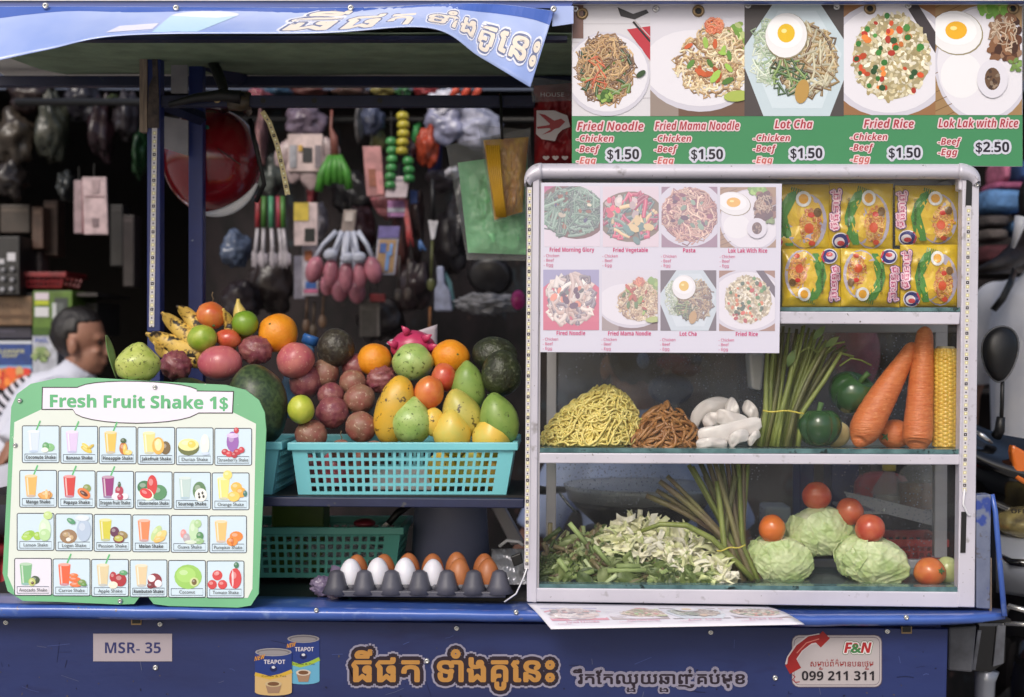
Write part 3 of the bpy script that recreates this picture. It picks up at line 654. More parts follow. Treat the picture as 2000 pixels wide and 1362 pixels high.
for t, x0, x1, yb in (('Fried Noodle', 1127, 1257, 255), ('Fried Mama Noodle', 1279, 1444, 254), ('Lot Cha', 1513, 1587, 251), ('Fried Rice', 1687, 1785, 250), ('Lok Lak with Rice', 1833, 1989, 249)):
    p.text(t, x0, x1, yb, 16, rd, bold=.008, sty='bi', out=wo)
for i, (x, y) in enumerate(((1126, 277), (1278, 277), (1471, 276), (1661, 274), (1832, 283))):
    rows = ('-Chicken', '-Beef', '-Egg') if i < 4 else ('-Beef', '-Egg')
    for k, t in enumerate(rows):
        p.text(t, x, x+{'-Chicken': 72, '-Beef': 45, '-Egg': 38}[t], y+20.5*k+(2 if t == '-Egg' and i < 4 else 0), 12.5, rd if k < 2 else c(196, 96, 90), bold=.006, sty='bi', out=[(c(230, 206, 210), 2)])
for t, x0, x1, yb in (('$1.50', 1186, 1248, 311), ('$1.50', 1350, 1412, 311), ('$1.50', 1544, 1606, 309), ('$1.50', 1736, 1798, 308), ('$2.50', 1906, 1971, 297)):
    p.text(t, x0, x1, yb, 19, c(36, 32, 44), bold=.01, sty='bi', out=[(c(206, 208, 222), 4.5)])
p.build('lettering', PRINT, ban)
for x, y, r in ((1137, 27, .012), (1364, 22, .012), (1699, 17, .012), (1978, 17, .012)):
    MB().lathe([(r, 0), (r, .002), (r*.75, .004), (r*.5, .003), (r*.5, 0)], Matrix.Translation(W(x, y, BY-.001)) @ Matrix.Rotation(pi/2, 4, 'X'), 20).build('grommet', m_brass, ban, smooth=True)
    MB().lathe([(r*.5, 0), (r*.5, .0008)], Matrix.Translation(W(x, y, BY-.0012)) @ Matrix.Rotation(pi/2, 4, 'X'), 14).build('grommet_hole', m_black, ban)
for x, y in ((1124, 18), (1281, 18), (1461, 11), (1634, 14), (1774, 11), (1993, 6)): screw(x, y, BY-.001, ban, .007)

# ---------------------------------------------------------------- menu sheet taped in the cabinet and the one lying on the ledge
LIL = (c(214, 206, 226), .30)
NM = ('Fried Morning Glory', 'Fried Vegetable', 'Pasta', 'Lok Lak With Rice', 'Fired Noodle', 'Fried Mama Noodle', 'Lot Cha', 'Fried Rice'); KD = ('glory', 'veg', 'pasta', 'loklak', 'fired', 'mama', 'lotcha', 'rice')
sheet = thing('menu_sheet', 'white laminated sheet of eight dishes stuck upright on the cabinet glass', 'menu', W(1290, 690, CF))
MS = CF-.003
MB().pquad([(1055, 688), (1522, 690), (1527, 359), (1057, 357)], MS, MS+.002).build('sheet', M('laminated_paper', c(214, 212, 228), rough=.22), sheet)
pk = c(206, 72, 126)
txt = Print(flat(MS), .0008)
for i in range(8):
    col_, row = i % 4, i//4; x0 = 1063+114.5*col_-2*row; y0 = (364 if row == 0 else 527)+.6*col_
    p = Print(flat(MS)); p.wash = LIL; dish(p, KD[i], x0, y0, x0+109, y0+118); p.build('dish_picture', PRINT, sheet)
    wd = {0: 87, 1: 68, 2: 24, 3: 76, 4: 56, 5: 84, 6: 33, 7: 43}[i]
    txt.text(NM[i], x0+54-wd/2, x0+54+wd/2, y0+128, 8, pk, sty='b')
    for k, t in enumerate(('- Chicken', '- Beef', '- Egg')): txt.text(t, x0-1, x0-1+(30, 20, 18)[k], y0+138.5+9*k, 5.5, pk, sty='n')
txt.build('lettering', PRINT, sheet)
sh2 = thing('menu_sheet', 'white laminated sheet of dishes lying flat on the blue ledge under the cabinet', 'menu', W(1290, 1225, -.05))
Q = ((1030, 1179), (1500, 1186), (1571, 1220), (1076, 1229))
def lay(x, y, h):        # x, y in 0..1 over the visible strip of the sheet
    px = (Q[0][0]*(1-x)+Q[1][0]*x)*(1-y)+(Q[3][0]*(1-x)+Q[2][0]*x)*y
    py = (Q[0][1]*(1-x)+Q[1][1]*x)*(1-y)+(Q[3][1]*(1-x)+Q[2][1]*x)*y + 3*sin(pi*y)*(1-x)**2
    return W(px, py-5*sin(pi*y), .015-.16*min(y, .45)-.085*max(0, y-.45))+V((0, -h*.5, h))
MB().grid(lambda u, v: lay(u, v, 0), 30, 10).build('sheet', M('laminated_paper_flat', c(224, 222, 232), rough=.3), sh2, smooth=True, solid=.0012)
for i in range(4):
    p = Print(lambda x, y, h: lay(x, y, h+.0008)); p.wash = (c(230, 224, 236), .45); x0 = .03+.243*i
    # same dishes, painted in a 100 x 100 frame and laid along the sheet
    p2 = Print(lambda x, y, h, x0=x0: lay(x0+x/100*.23, .22+y/100*.52, h+.0008)); p2.wash = p.wash
    dish(p2, KD[4+i], 0, 0, 100, 100)
    p2.text(NM[4+i], 22, 78, 118, 9, pk, bold=.02); p2.text('- Chicken', 0, 28, 128, 7, pk)
    p2.build('dish_picture', PRINT, sh2)

# ---------------------------------------------------------------- the fruit shake board
brd = thing('shake_board', 'green edged white board of 24 fruit shakes leaning at the left of the cart', 'sign board', W(260, 1182, -.03))
def bd(x, y, h=0): return W(x, y, -.045+.085*(1180-y)/430-h)
out = [(505, 1160), (490, 1183), (465, 1187), (330, 1184), (300, 1180), (290, 1167), (282, 1164), (272, 1167), (262, 1180), (230, 1181), (120, 1176), (45, 1174), (15, 1155), (5, 1120), (20, 830), (22, 795), (33, 770), (60, 750), (110, 739), (180, 738), (300, 745), (440, 752), (480, 762), (506, 782), (517, 806), (520, 840)]
out = [(x, y+4*0) for x, y in out]
fr = [bd(x, y) for x, y in out]; bk = [p_+V((0, .006, 0)) for p_ in fr]; n = len(fr)
pf = Print(bd, .0003)
# outline is concave, so fan it from the middle row by row
b = MB(); mid_ = bd(262, 960)
b.add(fr+[mid_], [(i, n, (i+1) % n) for i in range(n)]); b.add(bk+[mid_+V((0, .006, 0))], [((i+1) % n, n, i) for i in range(n)]); b.add(fr+bk, [(i, (i+1) % n, (i+1) % n+n, i+n) for i in range(n)])
b.build('panel', M('green_laminate', c(100, 176, 126), c(94, 168, 120), 5, .35, spots=[(c(206, 210, 200), 90, .72, .75)]), brd)
p = pf; p.up()
pale = c(214, 222, 214)
inn = [(28, 825), (85, 798), (85, 800), (455, 808), (456, 806), (500, 828), (493, 1150), (484, 1168), (300, 1166), (282, 1156), (264, 1165), (60, 1159), (28, 1155), (15, 1125)]
cx_, cy_ = 262, 970
for i in range(len(inn)): p.poly([inn[i], (cx_, cy_), inn[(i+1) % len(inn)]], pale)
p.build('pale_field', PRINT, brd)
p = Print(bd, .0007)
def banner_shape(g):
    L = [(84-g, 758-g), (151, 758-g)]; L += [(270-118*cos(q), 758-g+2-17*sin(q)+3*(1-cos(q))) for q in [pi*i/12 for i in range(1, 12)]]
    L += [(384, 765-g), (455+g, 766-g), (453+g, 806+g), (388, 806+g)]; L += [(266+122*cos(q), 802+g+24*sin(q)) for q in [pi*i/12 for i in range(1, 12)]]; L += [(142, 799+g), (83-g, 799+g)]
    return L[::-1]
for g, cc in ((2, INK), (0, c(226, 222, 236))):
    p.up(.0002); s_ = banner_shape(g)
    for i in range(len(s_)): p.poly([s_[i], s_[(i+1) % len(s_)], (268, 782)], cc)
p.text('Fresh Fruit Shake 1$', 98, 445, 795, 23, c(84, 172, 116), bold=.022, sty='b', slope=.012)
p.build('title_panel', PRINT, brd)
gl, tan_ = c(200, 216, 236), c(206, 190, 150)
def E_(dx, dy, rx, ry, col, rot=0): return (dx, dy, rx, ry, col, rot)
G_ = c(96, 150, 70); DG = c(60, 90, 54)
SHK = [
 ('Coconute Shake', c(206, 220, 240), 'g', [E_(53, 42, 10, 8, c(130, 190, 130)), E_(46, 40, 7, 8, c(90, 160, 100)), E_(44, 47, 7, 5, c(230, 236, 226))]),
 ('Banana Shake', c(214, 196, 230), 'g', [E_(50, 45, 12, 5, c(222, 196, 80), .5), E_(50, 40, 11, 4, c(232, 206, 96), .7), E_(58, 40, 8, 3, c(206, 178, 70), -.6)]),
 ('Pineapple Shake', c(230, 190, 90), 'g', [E_(47, 42, 8, 12, c(190, 110, 50)), E_(50, 44, 4, 11, c(236, 196, 90)), E_(47, 27, 6, 5, DG), E_(57, 50, 7, 5, c(236, 210, 130))]),
 ('Jakefruit Shake', c(230, 216, 140), '', [E_(54, 40, 10, 13, c(110, 90, 56)), E_(40, 36, 12, 17, c(226, 176, 80)), E_(40, 34, 7, 12, c(240, 226, 170))]),
 ('Durian Shake', None, '', [E_(24, 38, 21, 16, c(100, 110, 60)), E_(24, 33, 20, 12, c(234, 228, 160)), E_(30, 32, 8, 7, c(230, 206, 90)), E_(56, 32, 9, 20, c(226, 236, 226)), E_(57, 50, 8, 3, gl)]),
 ('Strawberry Shake', None, '', [E_(35, 26, 12, 20, c(150, 96, 176)), E_(35, 14, 12, 5, c(214, 190, 230)), E_(42, 4, 5, 6, c(196, 50, 66)), E_(20, 46, 7, 6, c(190, 44, 60)), E_(28, 50, 7, 6, c(206, 56, 70)), E_(44, 46, 7, 6, c(190, 44, 60)), E_(38, 52, 6, 6, c(176, 40, 56)), E_(52, 42, 6, 6, c(200, 50, 66))]),
 ('Mango Shake', c(232, 178, 96), 'g', [E_(45, 50, 10, 6, c(216, 150, 70), .3), E_(52, 48, 12, 8, c(226, 170, 96)), E_(52, 46, 3, 9, c(240, 200, 140)), E_(58, 48, 3, 8, c(200, 140, 70))]),
 ('Papaya Shake', c(204, 56, 56), 'g', [E_(56, 34, 8, 8, c(130, 150, 80)), E_(50, 44, 14, 9, c(226, 120, 60), .6), E_(50, 44, 9, 4, c(90, 40, 30), .6)]),
 ('Dragon fruit Shake', c(146, 46, 120), 'g', [E_(44, 38, 8, 10, c(176, 50, 80)), E_(44, 26, 3, 6, DG), E_(38, 49, 9, 7, c(236, 226, 236)), E_(54, 49, 8, 6, c(236, 228, 236)), E_(46, 50, 6, 6, c(176, 50, 90))]),
 ('Watermelon Shake', None, '', [E_(18, 30, 14, 13, c(60, 120, 80)), E_(46, 40, 16, 15, c(80, 140, 96)), E_(33, 26, 10, 20, c(206, 50, 56)), E_(22, 44, 15, 11, c(226, 240, 220), .5), E_(21, 42, 13, 9, c(214, 50, 60), .5)]),
 ('Soursop Shake', c(186, 208, 206), '', [E_(50, 36, 13, 18, c(90, 130, 90)), E_(53, 44, 12, 13, c(236, 238, 232)), E_(49, 42, 2, 3, INK), E_(56, 40, 2, 3, INK), E_(50, 48, 2, 3, INK), E_(58, 47, 2, 3, INK)]),
 ('Orange Shake', c(238, 222, 130), '', [E_(30, 4, 9, 9, c(236, 216, 120)), E_(47, 28, 11, 10, c(240, 184, 80)), E_(56, 38, 10, 10, c(236, 170, 66)), E_(42, 46, 12, 10, c(240, 200, 100)), E_(64, 40, 4, 6, c(60, 120, 110))]),
 ('Lemon Shake', None, '', [E_(22, 42, 13, 8, c(150, 196, 70), -.4), E_(18, 47, 10, 6, c(166, 206, 90)), E_(40, 44, 8, 8, c(160, 200, 80)), E_(54, 32, 12, 22, c(206, 230, 200)), E_(54, 42, 11, 12, c(180, 216, 160)), E_(60, 4, 9, 8, c(190, 216, 140))]),
 ('Logan Shake', None, '', [E_(25, 44, 17, 14, c(150, 120, 90)), E_(20, 40, 5, 5, c(186, 160, 120)), E_(30, 46, 5, 5, c(196, 170, 130)), E_(25, 50, 5, 4, c(230, 226, 220)), E_(55, 32, 14, 22, c(176, 194, 216)), E_(52, 8, 14, 6, c(216, 226, 236)), E_(30, 14, 9, 5, c(80, 150, 110), .5)]),
 ('Passion Shake', c(206, 200, 70), '', [E_(40, 34, 9, 10, c(96, 40, 80)), E_(56, 40, 10, 7, c(150, 130, 80), .4), E_(48, 48, 11, 8, c(120, 40, 60)), E_(48, 47, 9, 6, c(190, 190, 90))]),
 ('Melon Shake', c(230, 136, 90), '', [E_(46, 36, 8, 17, c(190, 214, 150), .5), E_(54, 42, 8, 16, c(226, 206, 130), .8), E_(52, 48, 12, 5, c(236, 190, 110), -.3)]),
 ('Guava Shake', None, '', [E_(24, 36, 6, 9, c(226, 150, 150)), E_(30, 44, 7, 9, c(180, 170, 180)), E_(44, 30, 9, 22, c(190, 220, 180)), E_(52, 16, 7, 8, c(170, 206, 150)), E_(56, 40, 7, 8, c(80, 140, 90)), E_(54, 50, 10, 6, c(150, 190, 140)), E_(38, 52, 12, 4, c(210, 224, 206))]),
 ('Pumpkin Shake', c(240, 190, 120), '', [E_(52, 40, 13, 10, c(226, 130, 50)), E_(44, 50, 11, 9, c(236, 140, 56)), E_(44, 50, 3, 8, c(206, 110, 40))]),
 ('Avocado Shake', c(120, 180, 130), '', [E_(40, 42, 9, 8, c(60, 80, 60)), E_(34, 46, 7, 8, c(190, 200, 120)), E_(35, 48, 3, 3, c(90, 60, 40))]),
 ('Carrot Shake', c(226, 96, 60), 'g', [E_(40, 32, 9, 4, c(230, 120, 66)), E_(42, 40, 12, 5, c(226, 110, 60)), E_(44, 50, 12, 5, c(230, 120, 70)), E_(56, 46, 8, 6, c(120, 150, 80)), E_(60, 50, 6, 3, G_)]),
 ('Apple Shake', c(216, 200, 160), 'g', [E_(42, 34, 7, 10, c(176, 40, 56)), E_(56, 40, 12, 13, c(170, 34, 50)), E_(42, 50, 9, 7, c(236, 226, 206)), E_(62, 26, 8, 5, c(90, 160, 110))]),
 ('Rambutan Shake', c(222, 200, 160), '', [E_(48, 40, 14, 14, c(140, 46, 60)), E_(42, 36, 7, 7, c(238, 232, 236)), E_(55, 46, 7, 7, c(236, 230, 236)), E_(40, 50, 7, 6, c(120, 36, 50))]),
 ('Coconut', None, '', [E_(38, 32, 27, 24, c(150, 200, 96)), E_(34, 28, 19, 15, c(166, 212, 112)), E_(50, 42, 9, 9, c(200, 214, 150)), E_(50, 42, 5, 6, c(110, 90, 50))]),
 ('Tomato Shake', None, '', [E_(20, 28, 10, 10, c(206, 60, 64)), E_(10, 46, 9, 9, c(200, 54, 60)), E_(30, 46, 9, 9, c(206, 58, 62)), E_(55, 34, 12, 20, c(206, 60, 66)), E_(50, 34, 2, 17, c(232, 200, 206)), E_(57, 8, 5, 6, c(60, 120, 90)), E_(20, 24, 4, 4, c(236, 150, 150))]),
]
for k, (nm, cup, straw, fr_) in enumerate(SHK):
    i, j = k % 6, k//6; ox = 43.5+75.2*i-5*j; oy = (832, 919, 1003, 1091)[j]+1.0*i; p = Print(bd, .0008)
    p.up(); p.poly(p.rrect(ox, oy, ox+72, oy+72, 3), c(202, 222, 234) if nm != 'Avocado Shake' else c(222, 220, 232))
    p.frame(p.rrect(ox, oy, ox+72, oy+72, 3), 1.7, c(36, 42, 60)); p.up(); p.frame([(ox+5, oy+55), (ox+5, oy+68), (ox+67, oy+68), (ox+67, oy+55)], 1.2, c(70, 84, 110))
    if cup:
        if straw: p.strip([(ox+26, oy+12), (ox+35, oy-10)], 3, c(96, 186, 120), 0)
        w0, w1 = 12, 8.5; cx = ox+22
        p.up(); p.poly([(cx-w0, oy+11), (cx-w1, oy+51), (cx+w1, oy+51), (cx+w0, oy+11)], cup); p.ell(cx, oy+11, w0, 3, mix(cup, (1, 1, 1), .3)); p.ell(cx, oy+50, w1, 2.5, mix(cup, c(150, 180, 210), .5))
        p.up(); p.poly([(cx-w0+3, oy+14), (cx-w1+2, oy+48), (cx-w1+5, oy+48), (cx-w0+6, oy+14)], mix(cup, (1, 1, 1), .45))
    for dx, dy, rx, ry, cc, ro in fr_:
        p.ell(ox+dx, oy+dy, rx, ry, cc, ro); p.ell(ox+dx-rx*.25, oy+dy-ry*.3, rx*.45, ry*.35, mix(cc, (1, 1, 1), .22), ro, 10)
    p.h = .0032
    wd = min(58, 4.0*len(nm)+3)
    p.text(nm, ox+36-wd/2, ox+36+wd/2, oy+64.5, 6.5, INK, sty='b' if k in (0, 1, 2, 3, 6, 7, 8, 9, 10, 15, 21) else None)
    tag(p.build('shake_picture', PRINT, brd))
for x, y in ((303, 757), (39, 783), (235, 1174), (30, 870)): screw(x, y, -.045+.085*(1180-y)/430-.001, brd, .005)
# ---------------------------------------------------------------- fruit
m_orange = M('orange_peel', c(226, 138, 26), c(232, 154, 40), 42, .38, .35, 260, sub=.05)
m_lime = M('lime_skin', c(122, 158, 40), c(176, 186, 78), 36, .35, .15, 160, lo=.3, hi=.7)
m_limey = M('yellow_lime_skin', c(196, 196, 76), c(164, 186, 60), 36, .35, .15, 160, lo=.3, hi=.7)
m_tom = M('tomato_skin', c(196, 86, 48), c(212, 126, 64), 27, .22, .04, 60, coat=.25)
m_tomr = M('red_tomato_skin', c(188, 70, 50), c(206, 108, 70), 27, .22, .04, 60, coat=.25)
m_guava = M('guava_skin', c(166, 182, 84), c(192, 200, 112), 48, .33, .5, 45, spots=[(c(96, 104, 48), 130, .58, .65)], coat=.15)
m_guavag = M('green_guava_skin', c(146, 176, 92), c(176, 196, 120), 42, .33, .45, 45, spots=[(c(92, 108, 52), 130, .60, .67)], coat=.15)
m_pass = M('passion_fruit_skin', c(122, 58, 72), c(146, 92, 88), 48, .42, .7, 55, spots=[(c(176, 140, 128), 190, .62, .69)], coat=.1)
m_passb = M('brown_passion_fruit_skin', c(142, 82, 74), c(140, 108, 88), 36, .48, .4, 70, spots=[(c(186, 160, 140), 160, .60, .68)])
m_apple = M('rose_apple_skin', c(176, 78, 98), c(196, 112, 112), 27, .32, .05, 90, stretch=(1, 1, .4), coat=.2, spots=[(c(206, 150, 140), 200, .64, .71)])
m_applep = M('pale_apple_skin', c(200, 126, 116), c(176, 84, 96), 24, .34, .05, 90, spots=[(c(216, 170, 150), 200, .62, .71)])
m_melon = M('watermelon_rind', c(46, 62, 42), c(74, 92, 58), 102, .38, .12, 60, lo=.4, hi=.62, spots=[(c(30, 42, 32), 9, .46, .61)])
m_avo = M('avocado_skin', c(48, 42, 38), c(66, 62, 50), 66, .42, .8, 110, spots=[(c(96, 94, 84), 90, .54, .69)])
m_avog = M('green_avocado_skin', c(52, 60, 36), c(44, 46, 36), 48, .4, .7, 110, spots=[(c(98, 104, 84), 100, .56, .71)])
m_mangog = M('green_mango_skin', c(118, 150, 70), c(140, 164, 86), 24, .36, .06, 60, spots=[(c(80, 90, 44), 70, .62, .69)])
m_mangoy = M('yellow_mango_skin', c(222, 184, 76), c(196, 188, 92), 21, .34, .06, 60, spots=[(c(92, 74, 40), 60, .64, .69)])
m_mangom = M('ripening_mango_skin', c(172, 170, 82), c(204, 186, 92), 21, .35, .06, 60, spots=[(c(80, 68, 40), 50, .62, .68)])
m_papaya = M('papaya_skin', c(216, 168, 52), c(192, 160, 62), 27, .38, .1, 70, spots=[(c(52, 44, 40), 22, .60, .67), (c(96, 76, 40), 80, .60, .67)])
m_banana = M('banana_skin', c(222, 186, 92), c(204, 170, 84), 54, .45, .1, 80, spots=[(c(40, 34, 28), 34, .54, .61), (c(120, 92, 50), 90, .56, .65)])
m_dragon = M('dragon_fruit_skin', c(196, 60, 104), c(176, 46, 88), 36, .35, .1, 80, coat=.15)
m_stem = M('dry_stem', c(120, 100, 72), c(88, 74, 54), 60, .8)
m_leaf = M('leaf_green', c(96, 128, 72), c(120, 146, 92), 20, .45, .2, 60)
m_greenst = M('green_calyx', c(70, 104, 52), rough=.6)

def wr(amp, s):     # wrinkling
    return lambda p, d: p*(1+amp*fbm((d.x+3, d.y, d.z), s, 4))
def pearf(k, top=.75): return lambda p, d: V((p.x*(1-k*max(0, d.z)**1.3), p.y*(1-k*max(0, d.z)**1.3), p.z))
def fruit(name, label, cat, mat, px, py, w, h, Y=None, rot=0, fn=None, group=None, dep=None, seed=None):
    if Y is None: Y = .135+(862-py)*.00125
    dd = (dep or min(w, h))*S(Y)/2
    if 560 < px < 1020 and py+h/2 > 866 and py < 900: Y = max(Y, .108+dd)
    s = S(Y); L = W(px, py, Y); sd = R.random()*50
    lump = lambda p, d: (fn(p, d) if fn else p)*(1+.05*noise.noise(V((d.x*1.4+sd, d.y*1.4, d.z*1.4)))+.012*noise.noise(V((d.x*4+sd, d.y*4, d.z*4))))
    b = MB(); b.ball((0, 0, 0), (w*s/2, (dep or min(w, h))*s/2, h*s/2), Matrix.Rotation(radians(rot), 3, 'Y'), lump, 36, 24)
    o = b.build(name, mat, None, smooth=True); o.location = L
    o.rotation_euler.z = 0
    return tag(o, label, cat, group)
def stem(par, pts, r, mat=None, name='stem'): return MB().tube(pts, r, 6).build(name, mat or m_stem, par, smooth=True)
def stem_on(par, dpx, dpy, r=2.2, kind='calyx', Y=None):
    """a small calyx or stalk fixed to a fruit at an offset in photo pixels from its centre"""
    s = S(.2)
    b = MB()
    if kind == 'calyx':
        for k in range(5):
            q = 2*pi*k/5; b.tube([(0, 0, 0), (cos(q)*r*2*s, -.001, sin(q)*r*1.6*s), (cos(q)*r*3.4*s, .001, sin(q)*r*3*s)], [r*.9*s, r*.8*s, r*.2*s], 5)
    else: b.tube([(0, 0, 0), (r*1.2*s, 0, r*4*s), (-r*1*s, 0, r*9*s), (r*.6*s, 0, r*13*s)], [r*s*.8, r*s*.6, r*s*.6, r*s*.8], 6)
    o = b.build(kind, m_stem if kind != 'calyx' else m_greenst, None, smooth=True); o.parent = par; o.location = (dpx*s, 0, -dpy*s)
    bb = max(abs(v.co.y) for v in par.data.vertices); o.location.y = -bb*max(.1, math.sqrt(max(0, 1-((dpx*s)**2+(dpy*s)**2)/bb**2)))
    if kind != 'calyx': o.location.y = 0
    return o
gv = pearf(.38)
f1 = fruit('guava', 'knobbly yellow green guava resting on the shake board top edge', 'guava', m_guava, 269, 709, 90, 82, .075, 0, lambda p, d: V((p.x*(1-.45*max(0, d.z)**1.5), p.y*(1-.45*max(0, d.z)**1.5), p.z))*(1+.03*fbm(d*2.2, 2, 3)), 'guavas')
b = MB(); b.grid(lambda u, v: W(206+(2+20*v)*1.0+ (u-.5)*15*sin(pi*min(1, v*.92+.06)), 655+86*v-6*sin(pi*v), .085+.02*u), 7, 14)
tag(b.build('leaf', m_leaf, None, smooth=True, solid=.001), 'single upright green leaf tucked beside the knobbly guava', 'leaf')
# bananas, one hand
bn = thing('banana_bunch', 'spotted ripe bananas fanned out at the left end of the fruit', 'bananas', W(390, 690, .3))
for q, r in (([(286, 652), (312, 663), (352, 678), (402, 694)], 23), ([(316, 611), (334, 628), (362, 652), (402, 684)], 20), ([(346, 598), (364, 612), (386, 636), (408, 668)], 19), ([(300, 668), (318, 688), (348, 700), (392, 704)], 17), ([(436, 604), (446, 626), (452, 648), (448, 676)], 15)):
    pts = []
    for i in range(13):
        t = i/12*(len(q)-1); k = min(int(t), len(q)-2); t -= k
        pts.append(W(q[k][0]*(1-t)+q[k+1][0]*t, q[k][1]*(1-t)+q[k+1][1]*t, .235+.03*sin(i/12*pi)))
    s = S(.24); rr = [r*s*min(1, .16+.06*i if i < 2 else (.28+.36*(i-1)**.55*.62)) for i in range(13)]
    MB().tube(pts, rr, 10).build('banana', m_banana, bn, smooth=True)
bn2 = thing('banana', 'single pale banana tip poking up behind the green lime', 'banana', W(468, 640, .31))
MB().tube([W(465, 584, .29), W(465, 592, .29), W(467, 604, .29), W(470, 620, .29), W(473, 650, .29), W(472, 670, .29)], [.003, .005, .012, .017, .021, .018], 10).build('skin', M('pale_banana_skin', c(214, 190, 104), c(196, 168, 84), 18, .45, spots=[(c(110, 84, 46), 60, .70, .75)]), bn2, smooth=True)
t = fruit('tomato', 'large orange tomato on top of the bananas', 'tomato', m_tom, 412, 617, 58, 55, .26, 20, None, 'tomatoes among the fruit'); stem_on(t, 3, -28, 1.5, 'stalk'); stem_on(t, 10, 20, 1.2)
fruit('tomato', 'red orange oval tomato between the two limes', 'tomato', m_tomr, 446, 662, 50, 38, .24, 12, None, 'tomatoes among the fruit')
fruit('lime', 'yellow green lime in front of the bananas', 'lime', m_lime, 395, 661, 58, 54, .22, 0, None, 'limes')
fruit('lime', 'deep green lime beside the big orange', 'lime', M('dark_lime_skin', c(98, 140, 36), c(134, 164, 54), 12, .33, .15, 160), 479, 632, 52, 50, .25, 20, None, 'limes')
fruit('orange', 'large smooth orange highest beside the deep green lime', 'orange', m_orange, 543, 651, 78, 77, .27, 0, None, 'oranges')
fruit('passion_fruit', 'wrinkled passion fruit between the guava and the pink apple', 'passion fruit', m_pass, 343, 714, 60, 58, .17, 0, wr(.16, 3.2), 'passion fruit')
t = fruit('rose_apple', 'big smooth pink apple lying left of the watermelon', 'apple', m_apple, 430, 710, 87, 70, .20, 0, None, 'apples')
fruit('passion_fruit', 'wrinkled purple passion fruit under the big orange', 'passion fruit', m_pass, 499, 684, 65, 58, .24, 0, wr(.13, 3.2), 'passion fruit')
fruit('rose_apple', 'pale pink apple between the big orange and the passion fruit', 'apple', m_applep, 577, 704, 75, 70, .25, -25, None, 'apples')
fruit('watermelon', 'large dark green watermelon partly behind the shake board', 'watermelon', m_melon, 503, 792, 120, 160, .165, -8, None, 'watermelons', dep=118)
fruit('watermelon', 'small mottled melon peeping over the shake board', 'watermelon', m_melon, 369, 778, 96, 82, .155, 0, None, 'watermelons')
t = fruit('lime', 'yellow lime wedged beside the watermelon', 'lime', m_limey, 588, 800, 52, 57, .125, -10, None, 'limes')
bt = thing('water_bottle', 'blue capped bottle neck between the pale pink apple and dark avocado', 'bottle', W(601, 690, .36))
s = S(.36)
for nm, m, prof in (('cap', M('blue_plastic_cap', c(56, 108, 176), rough=.35), [(.001, .027), (.0165, .027), (.018, .022), (.018, .008), (.015, .006)]), ('neck', M('pale_blue_bottle', c(110, 150, 190), rough=.15, trans=.3), [(.014, .006), (.018, -.01), (.030, -.05), (.032, -.16)])):
    MB().lathe(prof, Matrix.Translation(W(601, 678, .36)) @ Matrix.Rotation(radians(18), 4, 'Y'), 20).build(nm, m, bt, smooth=True)
fruit('avocado', 'round blackish avocado behind the purple passion fruit pile', 'avocado', m_avo, 656, 679, 73, 76, .30, 0, None, 'avocados')
fruit('orange', 'half hidden orange right of the blackish avocado', 'orange', m_orange, 731, 703, 68, 66, .31, 0, None, 'oranges')
fruit('orange', 'dimpled orange right of the dragon fruit', 'orange', m_orange, 880, 698, 76, 68, .27, 0, None, 'oranges')
d = thing('dragon_fruit', 'bright pink dragon fruit at the top of the pile', 'dragon fruit', W(806, 672, .32))
s = S(.32); L = W(806, 678, .32); b = MB().ball(L, (44*s, 36*s, 33*s), None, lambda p, d_: p*(1+.05*noise.noise(d_*2.4)), 30, 20); b.build('skin', m_dragon, d, smooth=True)
for px, py, a in ((798, 652, 2.2), (826, 664, .6), (776, 676, 2.7), (838, 680, .3), (812, 690, -1)):
    q = W(px, py, .29); MB().tube([q, q+V((cos(a)*.012, -.004, sin(a)*.01)), q+V((cos(a)*.024, -.006, sin(a)*.02))], [.009, .007, .001], 8, flat=.35).build('scale', m_dragon, d, smooth=True)
pa = MB(); pa.grid(lambda u, v: W(762+u*92-8*v*(1-u), 672-(1-v)*(8+30*u)+26*u*v, .345-.02*sin(pi*u)), 12, 8)
tag(pa.build('wrapping_paper', M('white_wrapping_paper', c(190, 180, 190), rough=.7), None, smooth=True, solid=.0006), 'crumpled white paper sheet behind the dragon fruit', 'paper')
fruit('guava', 'pale green guava in front of the dragon fruit', 'guava', m_guavag, 806, 707, 81, 76, .25, 0, pearf(.15), 'guavas')
fruit('guava', 'pear shaped shiny guava at the front rim of the basket', 'guava', m_guavag, 804, 822, 85, 96, .115, 4, gv, 'guavas')
fruit('papaya', 'tall yellow papaya with black spots left of the front guava', 'papaya', m_papaya, 770, 802, 74, 140, .16, 14, None, None, dep=70)
fruit('tomato', 'red tomato below the dimpled orange', 'tomato', m_tomr, 867, 738, 50, 58, .21, 0, None, 'tomatoes among the fruit')
fruit('tomato', 'orange egg shaped tomato above the mangoes', 'tomato', m_tom, 838, 767, 58, 66, .165, 10, None, 'tomatoes among the fruit')
mg = lambda p, d: V((p.x*(1-.28*max(0, d.z)**1.4)+.004*d.z*d.z, p.y*.95, p.z))
fruit('mango', 'dark green mango left of the two avocados', 'mango', m_mangog, 914, 755, 66, 100, .21, -8, mg, 'mangoes')
fruit('mango', 'scarred yellow green mango below the orange tomato', 'mango', m_mangom, 901, 808, 76, 100, .17, -28, mg, 'mangoes')
fruit('mango', 'pale yellow mango at the rim right of the front guava', 'mango', m_mangoy, 882, 845, 76, 96, .115, -4, mg, 'mangoes')
fruit('mango', 'smooth green mango at the right end of the basket', 'mango', m_mangog, 974, 818, 74, 104, .15, -22, mg, 'mangoes')
fruit('mango', 'bright yellow mango in the right corner of the basket', 'mango', m_mangoy, 960, 855, 78, 92, .118, 0, mg, 'mangoes')
fruit('mango', 'sliver of pale mango behind the front guava', 'mango', m_mangoy, 847, 825, 44, 56, .15, 0, None, 'mangoes')
